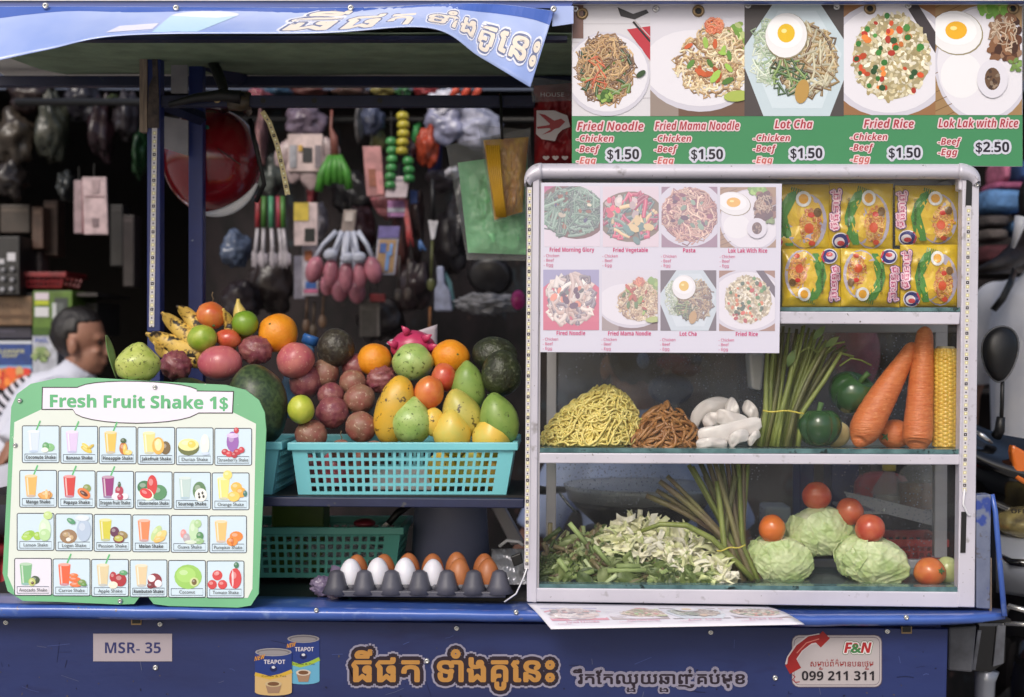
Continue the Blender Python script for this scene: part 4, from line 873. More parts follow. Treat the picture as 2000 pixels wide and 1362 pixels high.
fruit('avocado', 'green skinned avocado lying behind the black one', 'avocado', m_avog, 966, 694, 88, 72, .28, 10, None, 'avocados')
fruit('avocado', 'big black green avocado at the right end of the fruit', 'avocado', m_avog, 979, 730, 78, 92, .20, 0, None, 'avocados')
for (x, y), kd, off, r_ in (((882, 845), 'mango', (4, -44), 1.6), ((960, 855), 'mango', (-2, -42), 1.6), ((974, 818), 'mango', (-18, -44), 1.6), ((806, 707), 'guava', (-24, -14), 1.4), ((543, 651), 'orange', (-10, -18), .9), ((880, 698), 'orange', (16, -6), .9)):
    for o in [q for q in COL.objects if q.name.split('.')[0] == kd and q.type == 'MESH']:
        L = W(x, y, o.location.y)
        if abs(o.location.x-L.x) < .004 and abs(o.location.z-L.z) < .004: stem_on(o, off[0], off[1], r_)
PF = [(597, 745, 66, 68, 0, 'red purple passion fruit above the yellow lime'), (634, 731, 58, 60, 1, 'dull red passion fruit under the blackish avocado'), (694, 716, 54, 50, 0, 'shaded dark passion fruit left of the half hidden orange'),
      (689, 748, 54, 52, 1, 'brown passion fruit in the middle of the pile'), (743, 708, 52, 46, 0, 'reddish passion fruit against the half hidden orange'), (744, 742, 58, 54, 2, 'deeply wrinkled purple passion fruit left of the pale guava'),
      (702, 781, 64, 60, 1, 'round brownish passion fruit left of the papaya'), (646, 772, 52, 50, 0, 'passion fruit sitting behind the largest purple one'), (649, 806, 66, 64, 0, 'largest smooth purple passion fruit above the basket rim'),
      (705, 834, 62, 60, 1, 'brick red passion fruit low beside the papaya'), (607, 850, 64, 60, 1, 'grey brown passion fruit in the left corner of the basket'), (666, 882, 48, 46, 1, 'passion fruit with a dry stalk just above the rim'), (729, 884, 48, 46, 1, 'passion fruit barely showing over the rim by the papaya')]
for x, y, w, h, k, lb in PF:
    t = fruit('passion_fruit', lb, 'passion fruit', (m_pass, m_passb, m_pass)[k], x, y, w, h, None, R.uniform(-30, 30), wr((.05, .04, .18)[k], 3.2), 'passion fruit')
    if 'stalk' in lb: stem_on(t, 0, -20, 1.5, 'stalk')
    if y == 731: stem_on(t, -14, -27, 1.3, 'stalk')
for i, (x, y, w, m, lb) in enumerate(((606, 925, 58, m_pass, 'purple passion fruit low behind the basket holes at the left'), (655, 918, 60, m_apple, 'pink apple seen through the basket holes'), (704, 915, 54, m_passb, 'brown passion fruit seen through the middle basket holes'), (865, 920, 62, m_mangoy, 'yellow mango seen through the basket holes'), (925, 918, 66, m_mangom, 'green yellow mango low behind the basket holes'), (968, 925, 56, m_papaya, 'small papaya at the right behind the basket holes'))):
    fruit({'p': 'passion_fruit', 'a': 'rose_apple', 'm': 'mango'}.get('pappmm'[i] if i != 1 else 'a', 'mango') if i != 5 else 'papaya', lb, 'fruit', m, x, y, w, w+16, .155, 0, None, 'fruit low in the basket')
pb = MB().box((W(725, 900, .16).x, .15, W(725, 955, .16).z), (W(845, 900, .16).x, .16, W(725, 912, .16).z))
tag(pb.build('paper_liner', M('paper_liner', c(206, 200, 200), rough=.7), None), 'white paper liner inside the turquoise basket', 'paper')

# ---------------------------------------------------------------- plastic baskets
m_turq = M('turquoise_plastic', c(122, 200, 208), c(112, 190, 200), 5, .38, .05, 60, sub=.03)
m_teal = M('dull_teal_plastic', c(96, 176, 160), c(84, 160, 146), 5, .42, .05, 60)
def basket(name, label, mat, x0t, x1t, yt, x0b, x1b, yb, Yf, dep, nx, ny, group, hx0, hx1, hy0, hy1):
    s = S(Yf); root = thing(name, label, 'basket', W((x0b+x1b)/2, yb, Yf+dep/2), group)
    b = MB()
    A, Bq, Cq, D = W(x0t, yt, Yf), W(x1t, yt, Yf), W(x0b, yb, Yf+.012), W(x1b, yb, Yf+.012)
    dv = V((0, dep, 0)); inset = V((0, -.024, 0))
    def wall(a, bb, cc, d, n, m, m0=.06, t0=.10, t1=.93):
        P_ = lambda u, v: (a*(1-u)+bb*u)*(1-v)+(cc*(1-u)+d*u)*v
        us = [0]; vs = [0]
        g = (1-2*m0)/n
        for i in range(n): us += [m0+g*(i+.18), m0+g*(i+.82)]
        us.append(1); gv_ = (t1-t0)/m
        for j in range(m): vs += [t0+gv_*(j+.18), t0+gv_*(j+.82)]
        vs.append(1); k = len(us)
        pts = [P_(u, v) for v in vs for u in us]
        fs = [(j*k+i, j*k+i+1, (j+1)*k+i+1, (j+1)*k+i) for j in range(len(vs)-1) for i in range(k-1) if not (i % 2 == 1 and j % 2 == 1)]
        b.add(pts, fs)
    wall(A, Bq, Cq, D, nx, ny); wall(A+dv, Bq+dv, Cq+dv+inset, D+dv+inset, nx, ny)
    wall(A, A+dv, Cq, Cq+dv+inset, max(4, nx//2), ny); wall(Bq, Bq+dv, D, D+dv+inset, max(4, nx//2), ny)
    b.add([Cq, D, D+dv+inset, Cq+dv+inset], [(0, 1, 2, 3)])
    b.build('body', mat, root, solid=.0028, weld=True)
    r = MB(); h = .009
    e = .008
    for p0, p1 in ((A+V((-e, -e, 0)), Bq+V((e, -e, 0))), (A+dv+V((-e, e, 0)), Bq+dv+V((e, e, 0)))):
        y0, y1 = (p0.y, p0.y+.012) if p0.y < Yf+dep/2 else (p0.y-.012, p0.y)
        r.hexa([(p0.x, y0, p0.z-h), (p1.x, y0, p1.z-h), (p1.x, y0, p1.z+h*.8), (p0.x, y0, p0.z+h*.8), (p0.x, y1, p0.z-h), (p1.x, y1, p1.z-h), (p1.x, y1, p1.z+h*.8), (p0.x, y1, p0.z+h*.8)])
    for p0, sx in ((A, 1), (Bq, -1)):
        xa, xb = sorted((p0.x-sx*e, p0.x+sx*.004)); r.box((xa, Yf-e+.0125, p0.z-h), (xb, Yf+dep+e-.0125, p0.z+h*.8))
    r.build('rim', mat, root, bevel=.002)
    return root
bk1 = basket('plastic_basket', 'turquoise plastic basket piled with fruit on the shelf', m_turq, 570, 1004, 871, 584, 987, 970, .095, .27, 24, 5, 'turquoise fruit baskets', 0, 0, 0, 0)
bk2 = dup(bk1, W(551, 871, .095)-W(1010, 872, .095), 'turquoise plastic basket mostly hidden behind the shake board', 'turquoise fruit baskets')
bk3 = basket('plastic_basket', 'dull teal plastic basket on the counter under the shelf', m_teal, 330, 782, 1036, 350, 770, 1128, .26, .2, 24, 5, None, 0, 0, 0, 0)
gb = MB().pbox(530, 985, 632, 1120, .33, .42); tag(gb.build('green_container', M('olive_green_plastic', c(78, 108, 22), c(66, 92, 20), 6, .4), None, bevel=.004), 'olive green square container standing in the teal basket', 'container')
tag(MB().ball(W(712, 1022, .30), (.024, .03, .010)).build('red_lid', M('dark_red_plastic', c(120, 40, 50), rough=.35), None, smooth=True), 'dark red oval lid lying in the teal basket', 'lid')
kn = thing('knife', 'black handled knife leaning out of the teal basket', 'knife', W(745, 1030, .3))
MB().tube([W(758, 1024, .3), W(775, 1004, .31), W(800, 985, .32)], [.007, .008, .008], 8).build('handle', m_black, kn, smooth=True)
MB().pquad([(742, 1046), (752, 1034), (761, 1024), (753, 1020), (738, 1036)], .3, .302).build('blade', m_steel, kn)
fo = MB()
for i in range(26):
    x, y = R.uniform(560, 770), R.uniform(1050, 1120); a = R.random()*3; fo.grid(lambda u, v, x=x, y=y, a=a: W(x+(u-.5)*44*cos(a)-(v-.5)*26*sin(a), y+(u-.5)*40*sin(a)+(v-.5)*26*cos(a), .33+.02*noise.noise(V((u*3+x, v*3, y)))+R.uniform(-.004, .004)), 5, 5)
m_bag = M('crinkled_clear_bag', c(214, 216, 220), rough=.15, bump=.6, bscale=50, alpha=.75, spec=.8)
tag(fo.build('plastic_bags', m_bag, None), 'crinkled clear plastic bags filling the teal basket', 'plastic bags', kind='stuff')
b = MB(); b.lathe([(.072, -.07), (.075, -.068), (.066, .075), (.062, .13), (.001, .13)], Matrix.Translation(W(880, 1050, .40)+V((0, 0, 0))) @ Matrix.Scale(1.2, 4), 36)
tag(b.build('grey_bin', M('grey_blue_plastic', c(128, 132, 158), c(116, 120, 146), 5, .45), None, smooth=True, weld=True), 'grey blue tapered plastic bucket turned over behind the eggs', 'bucket')
# foil parcel, plug and cable at the right of the eggs
b = MB(); b.grid(lambda u, v: W(960+70*u, 1072+70*v, .16+.09*(1-v)+.012*noise.noise(V((u*5, v*5, 1)))+.006*noise.noise(V((u*16, v*14, 4)))), 30, 24)
tag(b.build('foil_sheet', M('crinkled_foil', c(176, 178, 186), rough=.28, metal=.5, bump=.3, bscale=40), None, smooth=True, solid=.001), 'crinkled silver foil sheet beside the egg tray', 'foil')
ck = thing('cooker_frame', 'slanting grey metal cover behind the foil sheet', 'cooker', W(985, 1060, .45))
MB().pquad([(958, 990), (985, 990), (1024, 1062), (998, 1066)], .40, .44).build('side_plate', m_alud, ck, bevel=.003)
MB().tube([W(975, 1068, .26), W(990, 1056, .26), W(1012, 1058, .26), W(1022, 1066, .26)], .0035, 8).build('handle', m_white, ck, smooth=True)
MB().pquad([(997, 1088), (1017, 1080), (1022, 1100), (1004, 1108)], .14, .155).build('switch', m_black, ck, bevel=.002)
# purple bag knot
b = MB(); b.ball(W(632, 1146, .10), (.024, .018, .018), None, lambda p, d: p*(1+.35*noise.noise(d*2.6)+.18*abs(sin(9*math.atan2(d.z, d.x)))), 40, 26); b.tube([W(640, 1150, .10), W(652, 1128, .10), W(660, 1112, .11)], [.008, .010, .016], 10); b.tube([W(640, 1150, .09), W(650, 1168, .085), W(662, 1172, .08)], [.008, .009, .012], 10)
tag(b.build('knotted_bag', M('lilac_plastic_bag', c(138, 126, 150), c(110, 98, 124), 30, .3, .5, 70), None, smooth=True), 'knotted lilac plastic bag beside the egg tray', 'plastic bag')

# ---------------------------------------------------------------- eggs in their tray
m_eggw = M('white_eggshell', c(222, 222, 230), c(212, 210, 218), 20, .45, .05, 120, sub=.05)
m_eggb = M('brown_eggshell', c(172, 108, 66), c(158, 94, 56), 20, .42, .05, 120)
m_tray = M('grey_plastic_tray', c(84, 84, 95), c(68, 68, 78), 12, .5, .2, 50)
tr = thing('egg_tray', 'dark grey plastic egg tray standing on the blue ledge', 'egg tray', W(820, 1165, .07))
b = MB(); z0 = W(820, 1162, .03).z
xL, xR = W(652, 1160, .03).x, W(987, 1162, .03).x
b.hexa([W(652, 1166, .028), W(988, 1168, .028), W(988, 1157, .028), W(652, 1154, .028), W(652, 1166, .028)+V((0, .20, 0)), W(988, 1168, .028)+V((0, .2, 0)), W(988, 1157, .028)+V((0, .2, 0)), W(652, 1154, .028)+V((0, .2, 0))]); b.build('rim', m_tray, tr, bevel=.002)
def pillar(x, Y, top, hh, w0=.027, w1=.010):
    q = W(x, 1158, Y); zt_ = q.z+hh
    MB().lathe([(w0, 0), (w0*.72, hh*.35), (w1*1.15, hh*.9), (w1*.6, hh), (.001, hh)], Matrix.Translation((q.x, Y, q.z)), 12).build('pillar', m_tray, tr, smooth=True)
px_ = [657, 711, 765, 820, 873, 925, 975]
for x in px_: pillar(x, .048, 0, .045, .029, .012)
for x in px_:
    for Y in (.095, .142, .19): pillar(x, Y, 0, .046)
for x in px_[:-1]:
    # the front cups
    q = W(x+27, 1156, .05); MB().lathe([(.020, .002), (.017, -.012), (.012, -.016), (.001, -.016)], Matrix.Translation((q.x, .07, q.z+.012)), 14).build('cup', m_tray, tr, smooth=True)
EG = [(685, 1124, 0, 'white egg at the left end of the front row'), (738, 1122, 0, 'white egg second from the left in the front row'), (791, 1122, 0, 'white egg third from the left in the front row'), (846, 1125, 0, 'bluish white egg beside the brown eggs in the front row'), (897, 1124, 1, 'brown egg beside the last white egg in the front row'), (953, 1124, 1, 'brown egg at the right end of the front row'),
      (697, 1116, 1, 'brown egg hidden behind the leftmost white egg'), (750, 1115, 1, 'brown egg behind the second white egg'), (798, 1113, 1, 'brown egg behind the third white egg'), (845, 1114, 1, 'brown egg behind the bluish white egg'), (892, 1111, 1, 'brown egg standing behind the first brown egg'), (946, 1114, 1, 'brown egg standing behind the end brown egg')]
for i_, (x, y, br, lb) in enumerate(EG):
    Y = .072 if i_ < 6 else .112
    s = S(Y); o = MB().ball((0, 0, 0), (22.5*s, 22.5*s, 33*s), None, lambda p, d: V((p.x*(1-.10*d.z), p.y*(1-.10*d.z), p.z)), 28, 22).build('egg', m_eggb if br else m_eggw, None, smooth=True); o.location = W(x, y, Y)
    tag(o, lb, 'egg', 'eggs in the tray')

# ---------------------------------------------------------------- food in the cabinet, middle shelf
m_noodle = M('yellow_noodles', c(228, 212, 134), c(214, 194, 104), 60, .42, sub=.05)
m_worm = M('brown_rice_noodles', c(140, 92, 50), c(168, 120, 70), 50, .36)
m_sheet = M('white_rice_sheets', c(226, 220, 218), c(212, 203, 200), 20, .3, .1, 40)
def pile(name, label, cat, mat, cx, cyb, rx, hh, n, r, L, Y, dep, curl, core, taper=True, skew=0, step=.0035, tall=False):
    b = MB(); s = S(Y)
    base = W(cx, cyb, Y)
    def sf(th, ph, k=1.0):     # dome
        x = rx*s*sin(th)*cos(ph)*k; y = dep*sin(th)*sin(ph)*k; z = hh*s*cos(th)**.85*k if th < pi/2 else 0
        z *= (.80+.20*max(-1, min(1, (x/(rx*s)+.35)*1.4))) if tall else (.45+.55*(1-sin(min(th, pi/2)))/max(.05, cos(min(th, pi/2))**.85))
        return base+V((x+skew*s*(z/(hh*s)), y, z))
    b.grid(lambda u, v: sf(pi/2*v*.999+.001, 2*pi*u, .86), 40, 12, closed=True)
    for i in range(n):
        th, ph = math.acos(R.random()**.9)*.99, R.uniform(pi*.95, pi*2.05) if R.random() < .8 else R.uniform(0, 2*pi); a = R.uniform(0, 2*pi); w = R.uniform(-curl, curl); pts = []; kick = R.uniform(-.004, .012) if taper else R.uniform(-.001, .002); k = R.uniform(.88, 1.12)
        for j in range(int(L)):
            pts.append(sf(min(max(th, .02), pi/2), ph, k+.02*sin(j*.9+i)+kick*j))
            th += cos(a)*step/(hh*s)*1.0; ph += sin(a)*step/(rx*s*max(.25, sin(th))); a += w+R.uniform(-.25, .25)
            if th > 1.52: th = 1.52; a = pi-a
            if R.random() < .08: w = R.uniform(-curl, curl)
        m = len(pts)
        b.tube(pts, [r*s*(min(1, .35+1.2*min(j, m-1-j)/m*2.2) if taper else 1) for j in range(m)], 5)
    return tag(b.build(name, mat, None, smooth=True), label, cat, kind='stuff')
pile('yellow_noodles', 'heap of tangled yellow egg noodles on the middle shelf', 'noodles', m_noodle, 1152, 874, 88, 112, 480, 2.2, 34, .125, .075, .30, None, False, 10, .0036, True)
pile('brown_noodles', 'heap of short brown pin noodles next to the yellow noodles', 'noodles', m_worm, 1296, 874, 74, 84, 260, 3.7, 8, .12, .065, .12, None, True, 4, .0062)
b = MB()
wd = thing('rice_sheets', 'folded white rice noodle sheets between brown noodles and stems', 'rice noodles', W(1415, 872, .12))
for k, (q, hw, Yo) in enumerate((([(1352, 842), (1362, 812), (1386, 794), (1414, 792), (1434, 806)], 15, .150), ([(1362, 852), (1396, 850), (1440, 840), (1487, 826)], 17, .085), ([(1420, 786), (1432, 802), (1436, 826)], 17, .128), ([(1360, 868), (1390, 864), (1420, 868)], 9, .070), ([(1452, 790), (1470, 806), (1476, 830)], 14, .138), ([(1398, 812), (1424, 818), (1462, 830)], 15, .108), ([(1424, 868), (1440, 854), (1462, 850)], 12, .074), ([(1462, 868), (1474, 852), (1484, 846)], 8, .080), ([(1374, 830), (1392, 818), (1412, 826)], 13, .118))):
    def sf(u, v, q=q, hw=hw, Yo=Yo, k=k):
        t = u*(len(q)-1); i = min(int(t), len(q)-2); t -= i; g = lambda j: q[max(0, min(len(q)-1, j))]
        cr = lambda a, b_, d, e: .5*((2*b_)+(d-a)*t+(2*a-5*b_+4*d-e)*t*t+(3*b_-3*d+e-a)*t**3)
        x, y = (cr(g(i-1)[m], g(i)[m], g(i+1)[m], g(i+2)[m]) for m in (0, 1)); dx, dy = g(i+1)[0]-g(i)[0], g(i+1)[1]-g(i)[1]; l = math.hypot(dx, dy)
        w = (v-.5)*2*hw*1.05*max(.25, 1-abs(2*u-1)**5)**.5; roll = .35*noise.noise(V((u*2.2, k*3, 1)))
        return W(x-dy/l*w*cos(roll)*.55, y+w*cos(roll)*(.55+.45*abs(dx)/l), Yo-.012*sin(pi*u)-.003*sin(pi*v)+w*.001*sin(roll)+.004*noise.noise(V((u*4, v*2, k+7))))
    MB().grid(sf, 36, 11).build('sheet', m_sheet, wd, smooth=True, solid=.0016)
m_stalk = M('green_stalks', c(110, 122, 56), c(136, 146, 76), 10, .38, .1, 60, stretch=(3, 3, .5))
m_stalk2 = M('dark_stalks', c(82, 84, 50), c(112, 112, 66), 10, .4, .1, 60, stretch=(3, 3, .5))
m_stalk3 = M('purplish_stalks', c(108, 88, 74), c(124, 120, 76), 8, .38, .1, 60, stretch=(3, 3, .5))
m_band = M('rubber_band', c(206, 190, 80), rough=.5)
sb = thing('stem_bundle', 'upright bundle of green morning glory stems tied with a band, middle shelf', 'vegetable stems', W(1515, 873, .13))
for i in range(26):
    t = (i+.5)/26; Y = .10+.05*R.random()
    xb = 1474+84*t+R.uniform(-5, 5); xt = 1500+165*t**1.25+R.uniform(-8, 8); yt = 640+70*max(0, t-.55)**1.2*2+R.uniform(-8, 14); xm = 1492+78*t+R.uniform(-3, 3)
    q = [W(xb, 872, Y), W((xb+xm)/2, 838, Y), W(xm, 804, Y), W(xm*.62+xt*.38+R.uniform(-4, 4), 745, Y+.01), W(xm*.25+xt*.75, 690, Y+.015), W(xt, yt, Y+.02)]
    r = R.uniform(4.2, 6.6)*S(Y)
    MB().tube(q, [r*1.05, r, r*.98, r*.9, r*.75, r*.5], 7).build('stem', R.choice((m_stalk, m_stalk, m_stalk2)), sb, smooth=True)
for pts, r in (([(1640, 715), (1662, 700), (1682, 704), (1702, 714)], 1.8), ([(1560, 690), (1580, 678), (1600, 690)], 2), ([(1600, 700), (1630, 672), (1650, 668)], 2)): MB().tube([W(x, y, .12) for x, y in pts], r*S(.12), 6).build('tendril', m_stalk, sb, smooth=True)
for x, y, a in ((1545, 700, .4), (1625, 668, 1.0), (1515, 660, .3), (1600, 650, .8)):
    MB().grid(lambda u, v: W(x+(v-.5)*34*sin(a)+(u-.5)*16*sin(pi*v)*cos(a), y+(v-.5)*-40*cos(a)+(u-.5)*12*sin(pi*v)*sin(a), .095+.01*u), 5, 8).build('leaf', m_leaf, sb, smooth=True)
MB().tube([W(1490+80*k/8, 802+4*k/8+2*sin(k), .088-.006*sin(k/8*pi)) for k in range(9)], .0018, 6).build('rubber_band', m_band, sb, smooth=True)
m_pep = M('green_pepper_skin', c(34, 68, 36), c(50, 86, 44), 10, .16, .06, 30, coat=.5)
def pepper(px, py, w, h, Y, rot, label, tilt=0):
    r_ = thing('green_pepper', label, 'bell pepper', W(px, py+h*.5, Y), 'green bell peppers'); s = S(Y)
    mt = Matrix.Rotation(radians(rot), 3, 'Y') @ Matrix.Rotation(radians(tilt), 3, 'X')
    def fn(p, d):
        ph = math.atan2(p.y, p.x); rad = math.hypot(d.x, d.y); k = 1+.16*(abs(cos(2*ph+.3))**.7-.6)*rad**.6
        z = p.z-(.36*h*s/2*max(0, 1-rad*2.0) if d.z > 0 else -.16*h*s/2*max(0, 1-rad*1.8))
        return V((p.x*k*(1+.10*d.z), p.y*k*(1+.10*d.z), z))
    MB().ball(W(px, py, Y), (w*s/2, w*s/2*.9, h*s/2), mt, fn, 64, 34).build('flesh', m_pep, r_, smooth=True)
    o = W(px, py, Y); ax = mt @ V((0, 0, 1))
    MB().tube([o+ax*h*s*.28, o+ax*h*s*.45, o+ax*h*s*.62+V((.004, 0, 0))], [.008, .005, .006], 8).build('stalk', m_greenst, r_, smooth=True)
pepper(1600, 836, 82, 80, .11, 0, 'dark green bell pepper standing beside the stem bundle')
pepper(1665, 770, 92, 84, .15, 28, 'dark green bell pepper tilted on top behind the leaning carrot', 25)
m_carrot = M('carrot_skin', c(200, 104, 54), c(212, 124, 72), 40, .38, .6, 60, stretch=(1, 1, 6), spots=[(c(226, 150, 96), 70, .60, .68), (c(140, 76, 50), 90, .70, .76)])
def carrot(label, pts, rad, Y0, Y1):
    n = len(pts); q = [W(x, y, Y0+(Y1-Y0)*i/(n-1)) for i, (x, y) in enumerate(pts)]; P2 = []; R2 = []
    cr = lambda a, b_, d, e, t: .5*((2*b_)+(d-a)*t+(2*a-5*b_+4*d-e)*t*t+(3*b_-3*d+e-a)*t**3)
    for i in range(n-1):
        i0, i3 = max(i-1, 0), min(i+2, n-1)
        for k in range(8):
            t = k/8; P2.append(cr(q[i0], q[i], q[i+1], q[i3], t)); R2.append(max(3, cr(rad[i0], rad[i], rad[i+1], rad[i3], t))*S(Y0)*(1+.012*sin(len(R2)*2.1)))
    P2.append(q[-1]); R2.append(rad[-1]*S(Y0))
    return tag(MB().tube(P2, R2, 18).build('carrot', m_carrot, None, smooth=True), label, 'carrot', 'carrots')
carrot('thick carrot leaning diagonally towards the upright one', [(1676, 866), (1679, 860), (1690, 838), (1712, 796), (1742, 744), (1766, 704), (1780, 680), (1783, 672)], [6, 19, 31, 30, 24, 17, 13, 4], .085, .13)
carrot('upright carrot standing next to the sweetcorn', [(1790, 874), (1791, 868), (1792, 850), (1796, 790), (1800, 730), (1804, 680), (1806, 650), (1806, 640)], [9, 22, 29, 26, 23, 19, 15, 5], .09, .12)
t = fruit('carrot', 'carrot lying end on behind the two standing carrots', 'carrot', m_carrot, 1747, 848, 64, 56, .15, 0, None, 'carrots'); stem_on(t, -20, 4, 3)
# sweetcorn
cn = thing('sweetcorn', 'peeled yellow sweetcorn cob standing at the right of the shelf', 'sweetcorn', W(1847, 876, .11)); s = S(.11)
def kern(u, v):
    ph = 2*pi*u; z = 195*v; row = 15; rr = 27.5*(1-.06*abs(v-.35)*2)*(1 if v < .93 else 1-(v-.93)*2.2)
    kx = abs(sin(ph*row/2)); off = .5*(int(u*row) % 2); kz = abs(sin(pi*(z/8.2+off)))
    rr *= 1+.085*(kx**.45*kz**.45)-.085
    if v < .02: rr *= .55+22*v
    return W(1847, 876-z*1.0, .11)+V((rr*s*cos(ph)+.001*sin(v*3), rr*s*sin(ph), 0))
MB().grid(kern, 150, 190, closed=True).build('kernels', M('sweetcorn_kernels', c(222, 186, 84), c(208, 166, 62), 40, .3, sub=.08), cn, smooth=True)
MB().lathe([(.0245, 0), (.022, .012), (.016, .022), (.010, .022), (.006, .015), (.001, .015)], Matrix.Translation(W(1847, 698, .11)), 20).build('husk_end', M('pale_cob_end', c(206, 196, 160), c(150, 130, 90), 60, .7, .8, 120), cn, smooth=True)
fruit('onion', 'pale onion half hidden behind the standing pepper', 'onion', M('onion_skin', c(206, 190, 140), c(176, 150, 96), 20, .4), 1634, 848, 52, 52, .16, 0, None)
b = MB().pquad([(1468, 760), (1488, 764), (1494, 690), (1462, 690)], .2, .26); tag(b.build('white_container', m_white, None, bevel=.006), 'white plastic container hanging behind the stem bundle', 'container')
b = MB().pquad([(1640, 873), (1840, 874), (1838, 846), (1640, 846)], .215, .25); tag(b.build('foam_tray', M('white_foam_tray', c(200, 202, 210), rough=.6), None, bevel=.004), 'white foam tray lying behind the carrots', 'tray')

# ---------------------------------------------------------------- bottom shelf
m_cab = M('cabbage_leaf', c(192, 202, 150), c(216, 220, 190), 30, .42, .8, 60, stretch=(1, 1, 2.2), spots=[(c(164, 180, 118), 20, .56, .74), (c(222, 224, 204), 50, .62, .70)], sub=.06)
m_cab2 = M('outer_cabbage_leaf', c(176, 196, 132), c(208, 216, 172), 26, .4, .5, 60, spots=[(c(156, 178, 112), 16, .56, .72)], sub=.05)
def cabbage(px, py, w, h, Y, rot, label, sd):
    s = S(Y); g = thing('cabbage', label, 'cabbage', W(px, py+h/2, Y), 'cabbages'); mt = Matrix.Rotation(radians(rot), 3, 'Y')
    def fn(k):
        def f(p, d):
            v = d*1.0+V((sd+k*3, 0, 0)); rd = 1-abs(noise.noise(V((v.x*2.0, v.y*2.0, v.z*7.0))))
            return p*(1+.06*noise.noise(v*1.8)+.05*(rd-.7)+.03*noise.noise(v*8))
        return f
    MB().ball(W(px, py, Y), (w*s/2*.97, min(w, h)*s/2*.92, h*s/2*.97), mt, fn(0), 56, 40).build('head', m_cab, g, smooth=True)
    for k in range(3):      # outer leaves wrapped over the head
        a0 = (-2.4, -.9, .5)[k]+R.uniform(-.2, .2); b0 = R.uniform(-.35, .2)
        def lf(u, v):
            ph = a0+(u-.5)*(2.0-.9*abs(v-.5))-.35; th = pi/2-b0+(v-.5)*1.9*(1-.25*(2*u-1)**2)
            d = V((sin(th)*sin(ph), -sin(th)*cos(ph), cos(th))); ed = max(abs(2*u-1), abs(2*v-1))
            rr = 1.015+.012*k+.07*ed**6+.05*noise.noise(d*3+V((sd, k, 0)))+.03*noise.noise(d*9+V((sd, k, 0)))+.036*max(0, 1-abs(u-.5)*14)+.026*max(0, cos((v*4.5+abs(u-.5)*5)*2*pi))**5
            p = V((d.x*w/2, d.y*min(w, h)/2*.94, d.z*h/2))*s*rr
            return W(px, py, Y)+mt @ p
        MB().grid(lf, 60, 60).build('leaf', m_cab2, g, smooth=True, solid=.0012)
cabbage(1524, 1094, 128, 96, .16, 6, 'pale cabbage at the left holding the orange tomato', 1.3)
cabbage(1601, 1037, 126, 98, .19, -8, 'pale cabbage stacked highest in the middle', 4.1)
cabbage(1706, 1096, 140, 98, .13, 12, 'pale veined cabbage at the right of the stack', 8.7)
G2 = 'tomatoes in the cabinet'
fruit('tomato', 'ripe tomato on the topmost cabbage', 'tomato', m_tomr, 1595, 969, 56, 56, .19, 15, None, G2)
t = fruit('tomato', 'orange tomato on the left cabbage', 'tomato', M('orange_tomato_skin', c(226, 128, 44), c(216, 104, 44), 8, .22, coat=.25), 1508, 1033, 52, 55, .15, 0, None, G2)
fruit('tomato', 'red tomato wedged between two cabbages', 'tomato', m_tomr, 1660, 999, 52, 54, .17, -20, None, G2)
fruit('tomato', 'red tomato sitting on the right cabbage', 'tomato', m_tomr, 1699, 1033, 58, 58, .12, 0, None, G2)
t = fruit('tomato', 'orange red tomato on the glass in the right corner', 'tomato', m_tom, 1816, 1118, 62, 56, .10, 0, None, G2); stem_on(t, 14, -6, 2.4)
fruit('tomato', 'unripe green tomato in the right corner', 'tomato', M('unripe_tomato_skin', c(176, 186, 124), c(196, 200, 140), 8, .25, coat=.2), 1850, 1114, 46, 54, .13, 0, None, G2)
sb = thing('stem_bundle', 'fanned bundle of purplish green stems leaning on the left cabbage', 'vegetable stems', W(1470, 1140, .13))
FAN = [(1262, 968, 1448), (1288, 940, 1452), (1303, 930, 1456), (1282, 958, 1444), (1310, 985, 1436), (1345, 908, 1458), (1352, 912, 1462), (1368, 905, 1464), (1384, 903, 1466), (1396, 903, 1470), (1408, 902, 1472), (1420, 902, 1474), (1432, 902, 1478), (1442, 902, 1482), (1452, 902, 1486), (1461, 903, 1488), (1376, 930, 1460), (1412, 925, 1440), (1436, 930, 1430), (1400, 940, 1424)]
for i, (xt, yt, xb) in enumerate(FAN):
    Y = .10+.05*R.random(); xm = 1418+(xb-1436)*.62+R.uniform(-4, 4); ym = 1068
    yb_ = 1138-R.uniform(0, 3); q = []
    c1 = (xm-(xm-xt)*.28, ym-52)
    for t in [k/9 for k in range(10)]:
        if t < .35: u = t/.35; x, y = xb*(1-u)+xm*u, yb_*(1-u)+ym*u
        else:
            u = (t-.35)/.65; x = (1-u)**2*xm+2*u*(1-u)*c1[0]+u*u*xt; y = (1-u)**2*ym+2*u*(1-u)*c1[1]+u*u*yt
        q.append(W(x, y, Y+.03*t))
    r = R.uniform(4.6, 6.4)*S(Y); MB().tube(q, [r*1.05]*5+[r, r, r*.97, r*.95, r*.9], 7).build('stem', R.choice((m_stalk3, m_stalk, m_stalk2, m_stalk3)), sb, smooth=True)
MB().tube([W(1252+ 0, 1038, .095), W(1290, 1024, .09), W(1340, 1026, .088), W(1390, 1052, .088), W(1430, 1090, .088), W(1470, 1132, .088)], [4*S(.09), 5*S(.09), 6*S(.09), 6*S(.09), 6*S(.09), 6*S(.09)], 7).build('stem', m_stalk, sb, smooth=True)
MB().tube([W(1400+56*k/8, 1076-10*k/8+2*sin(k*1.3), .082-.004*sin(k/8*pi)) for k in range(9)], .0015, 6).build('rubber_band', m_band, sb, smooth=True)
m_chop = attr_mat('chopped_greens', .42, spec=.4)
b = MB(); hgt = lambda x: interp([1050, 1075, 1100, 1125, 1160, 1200, 1260, 1330, 1400], [1118, 1096, 1062, 1050, 1052, 1060, 1078, 1100, 1136], x)
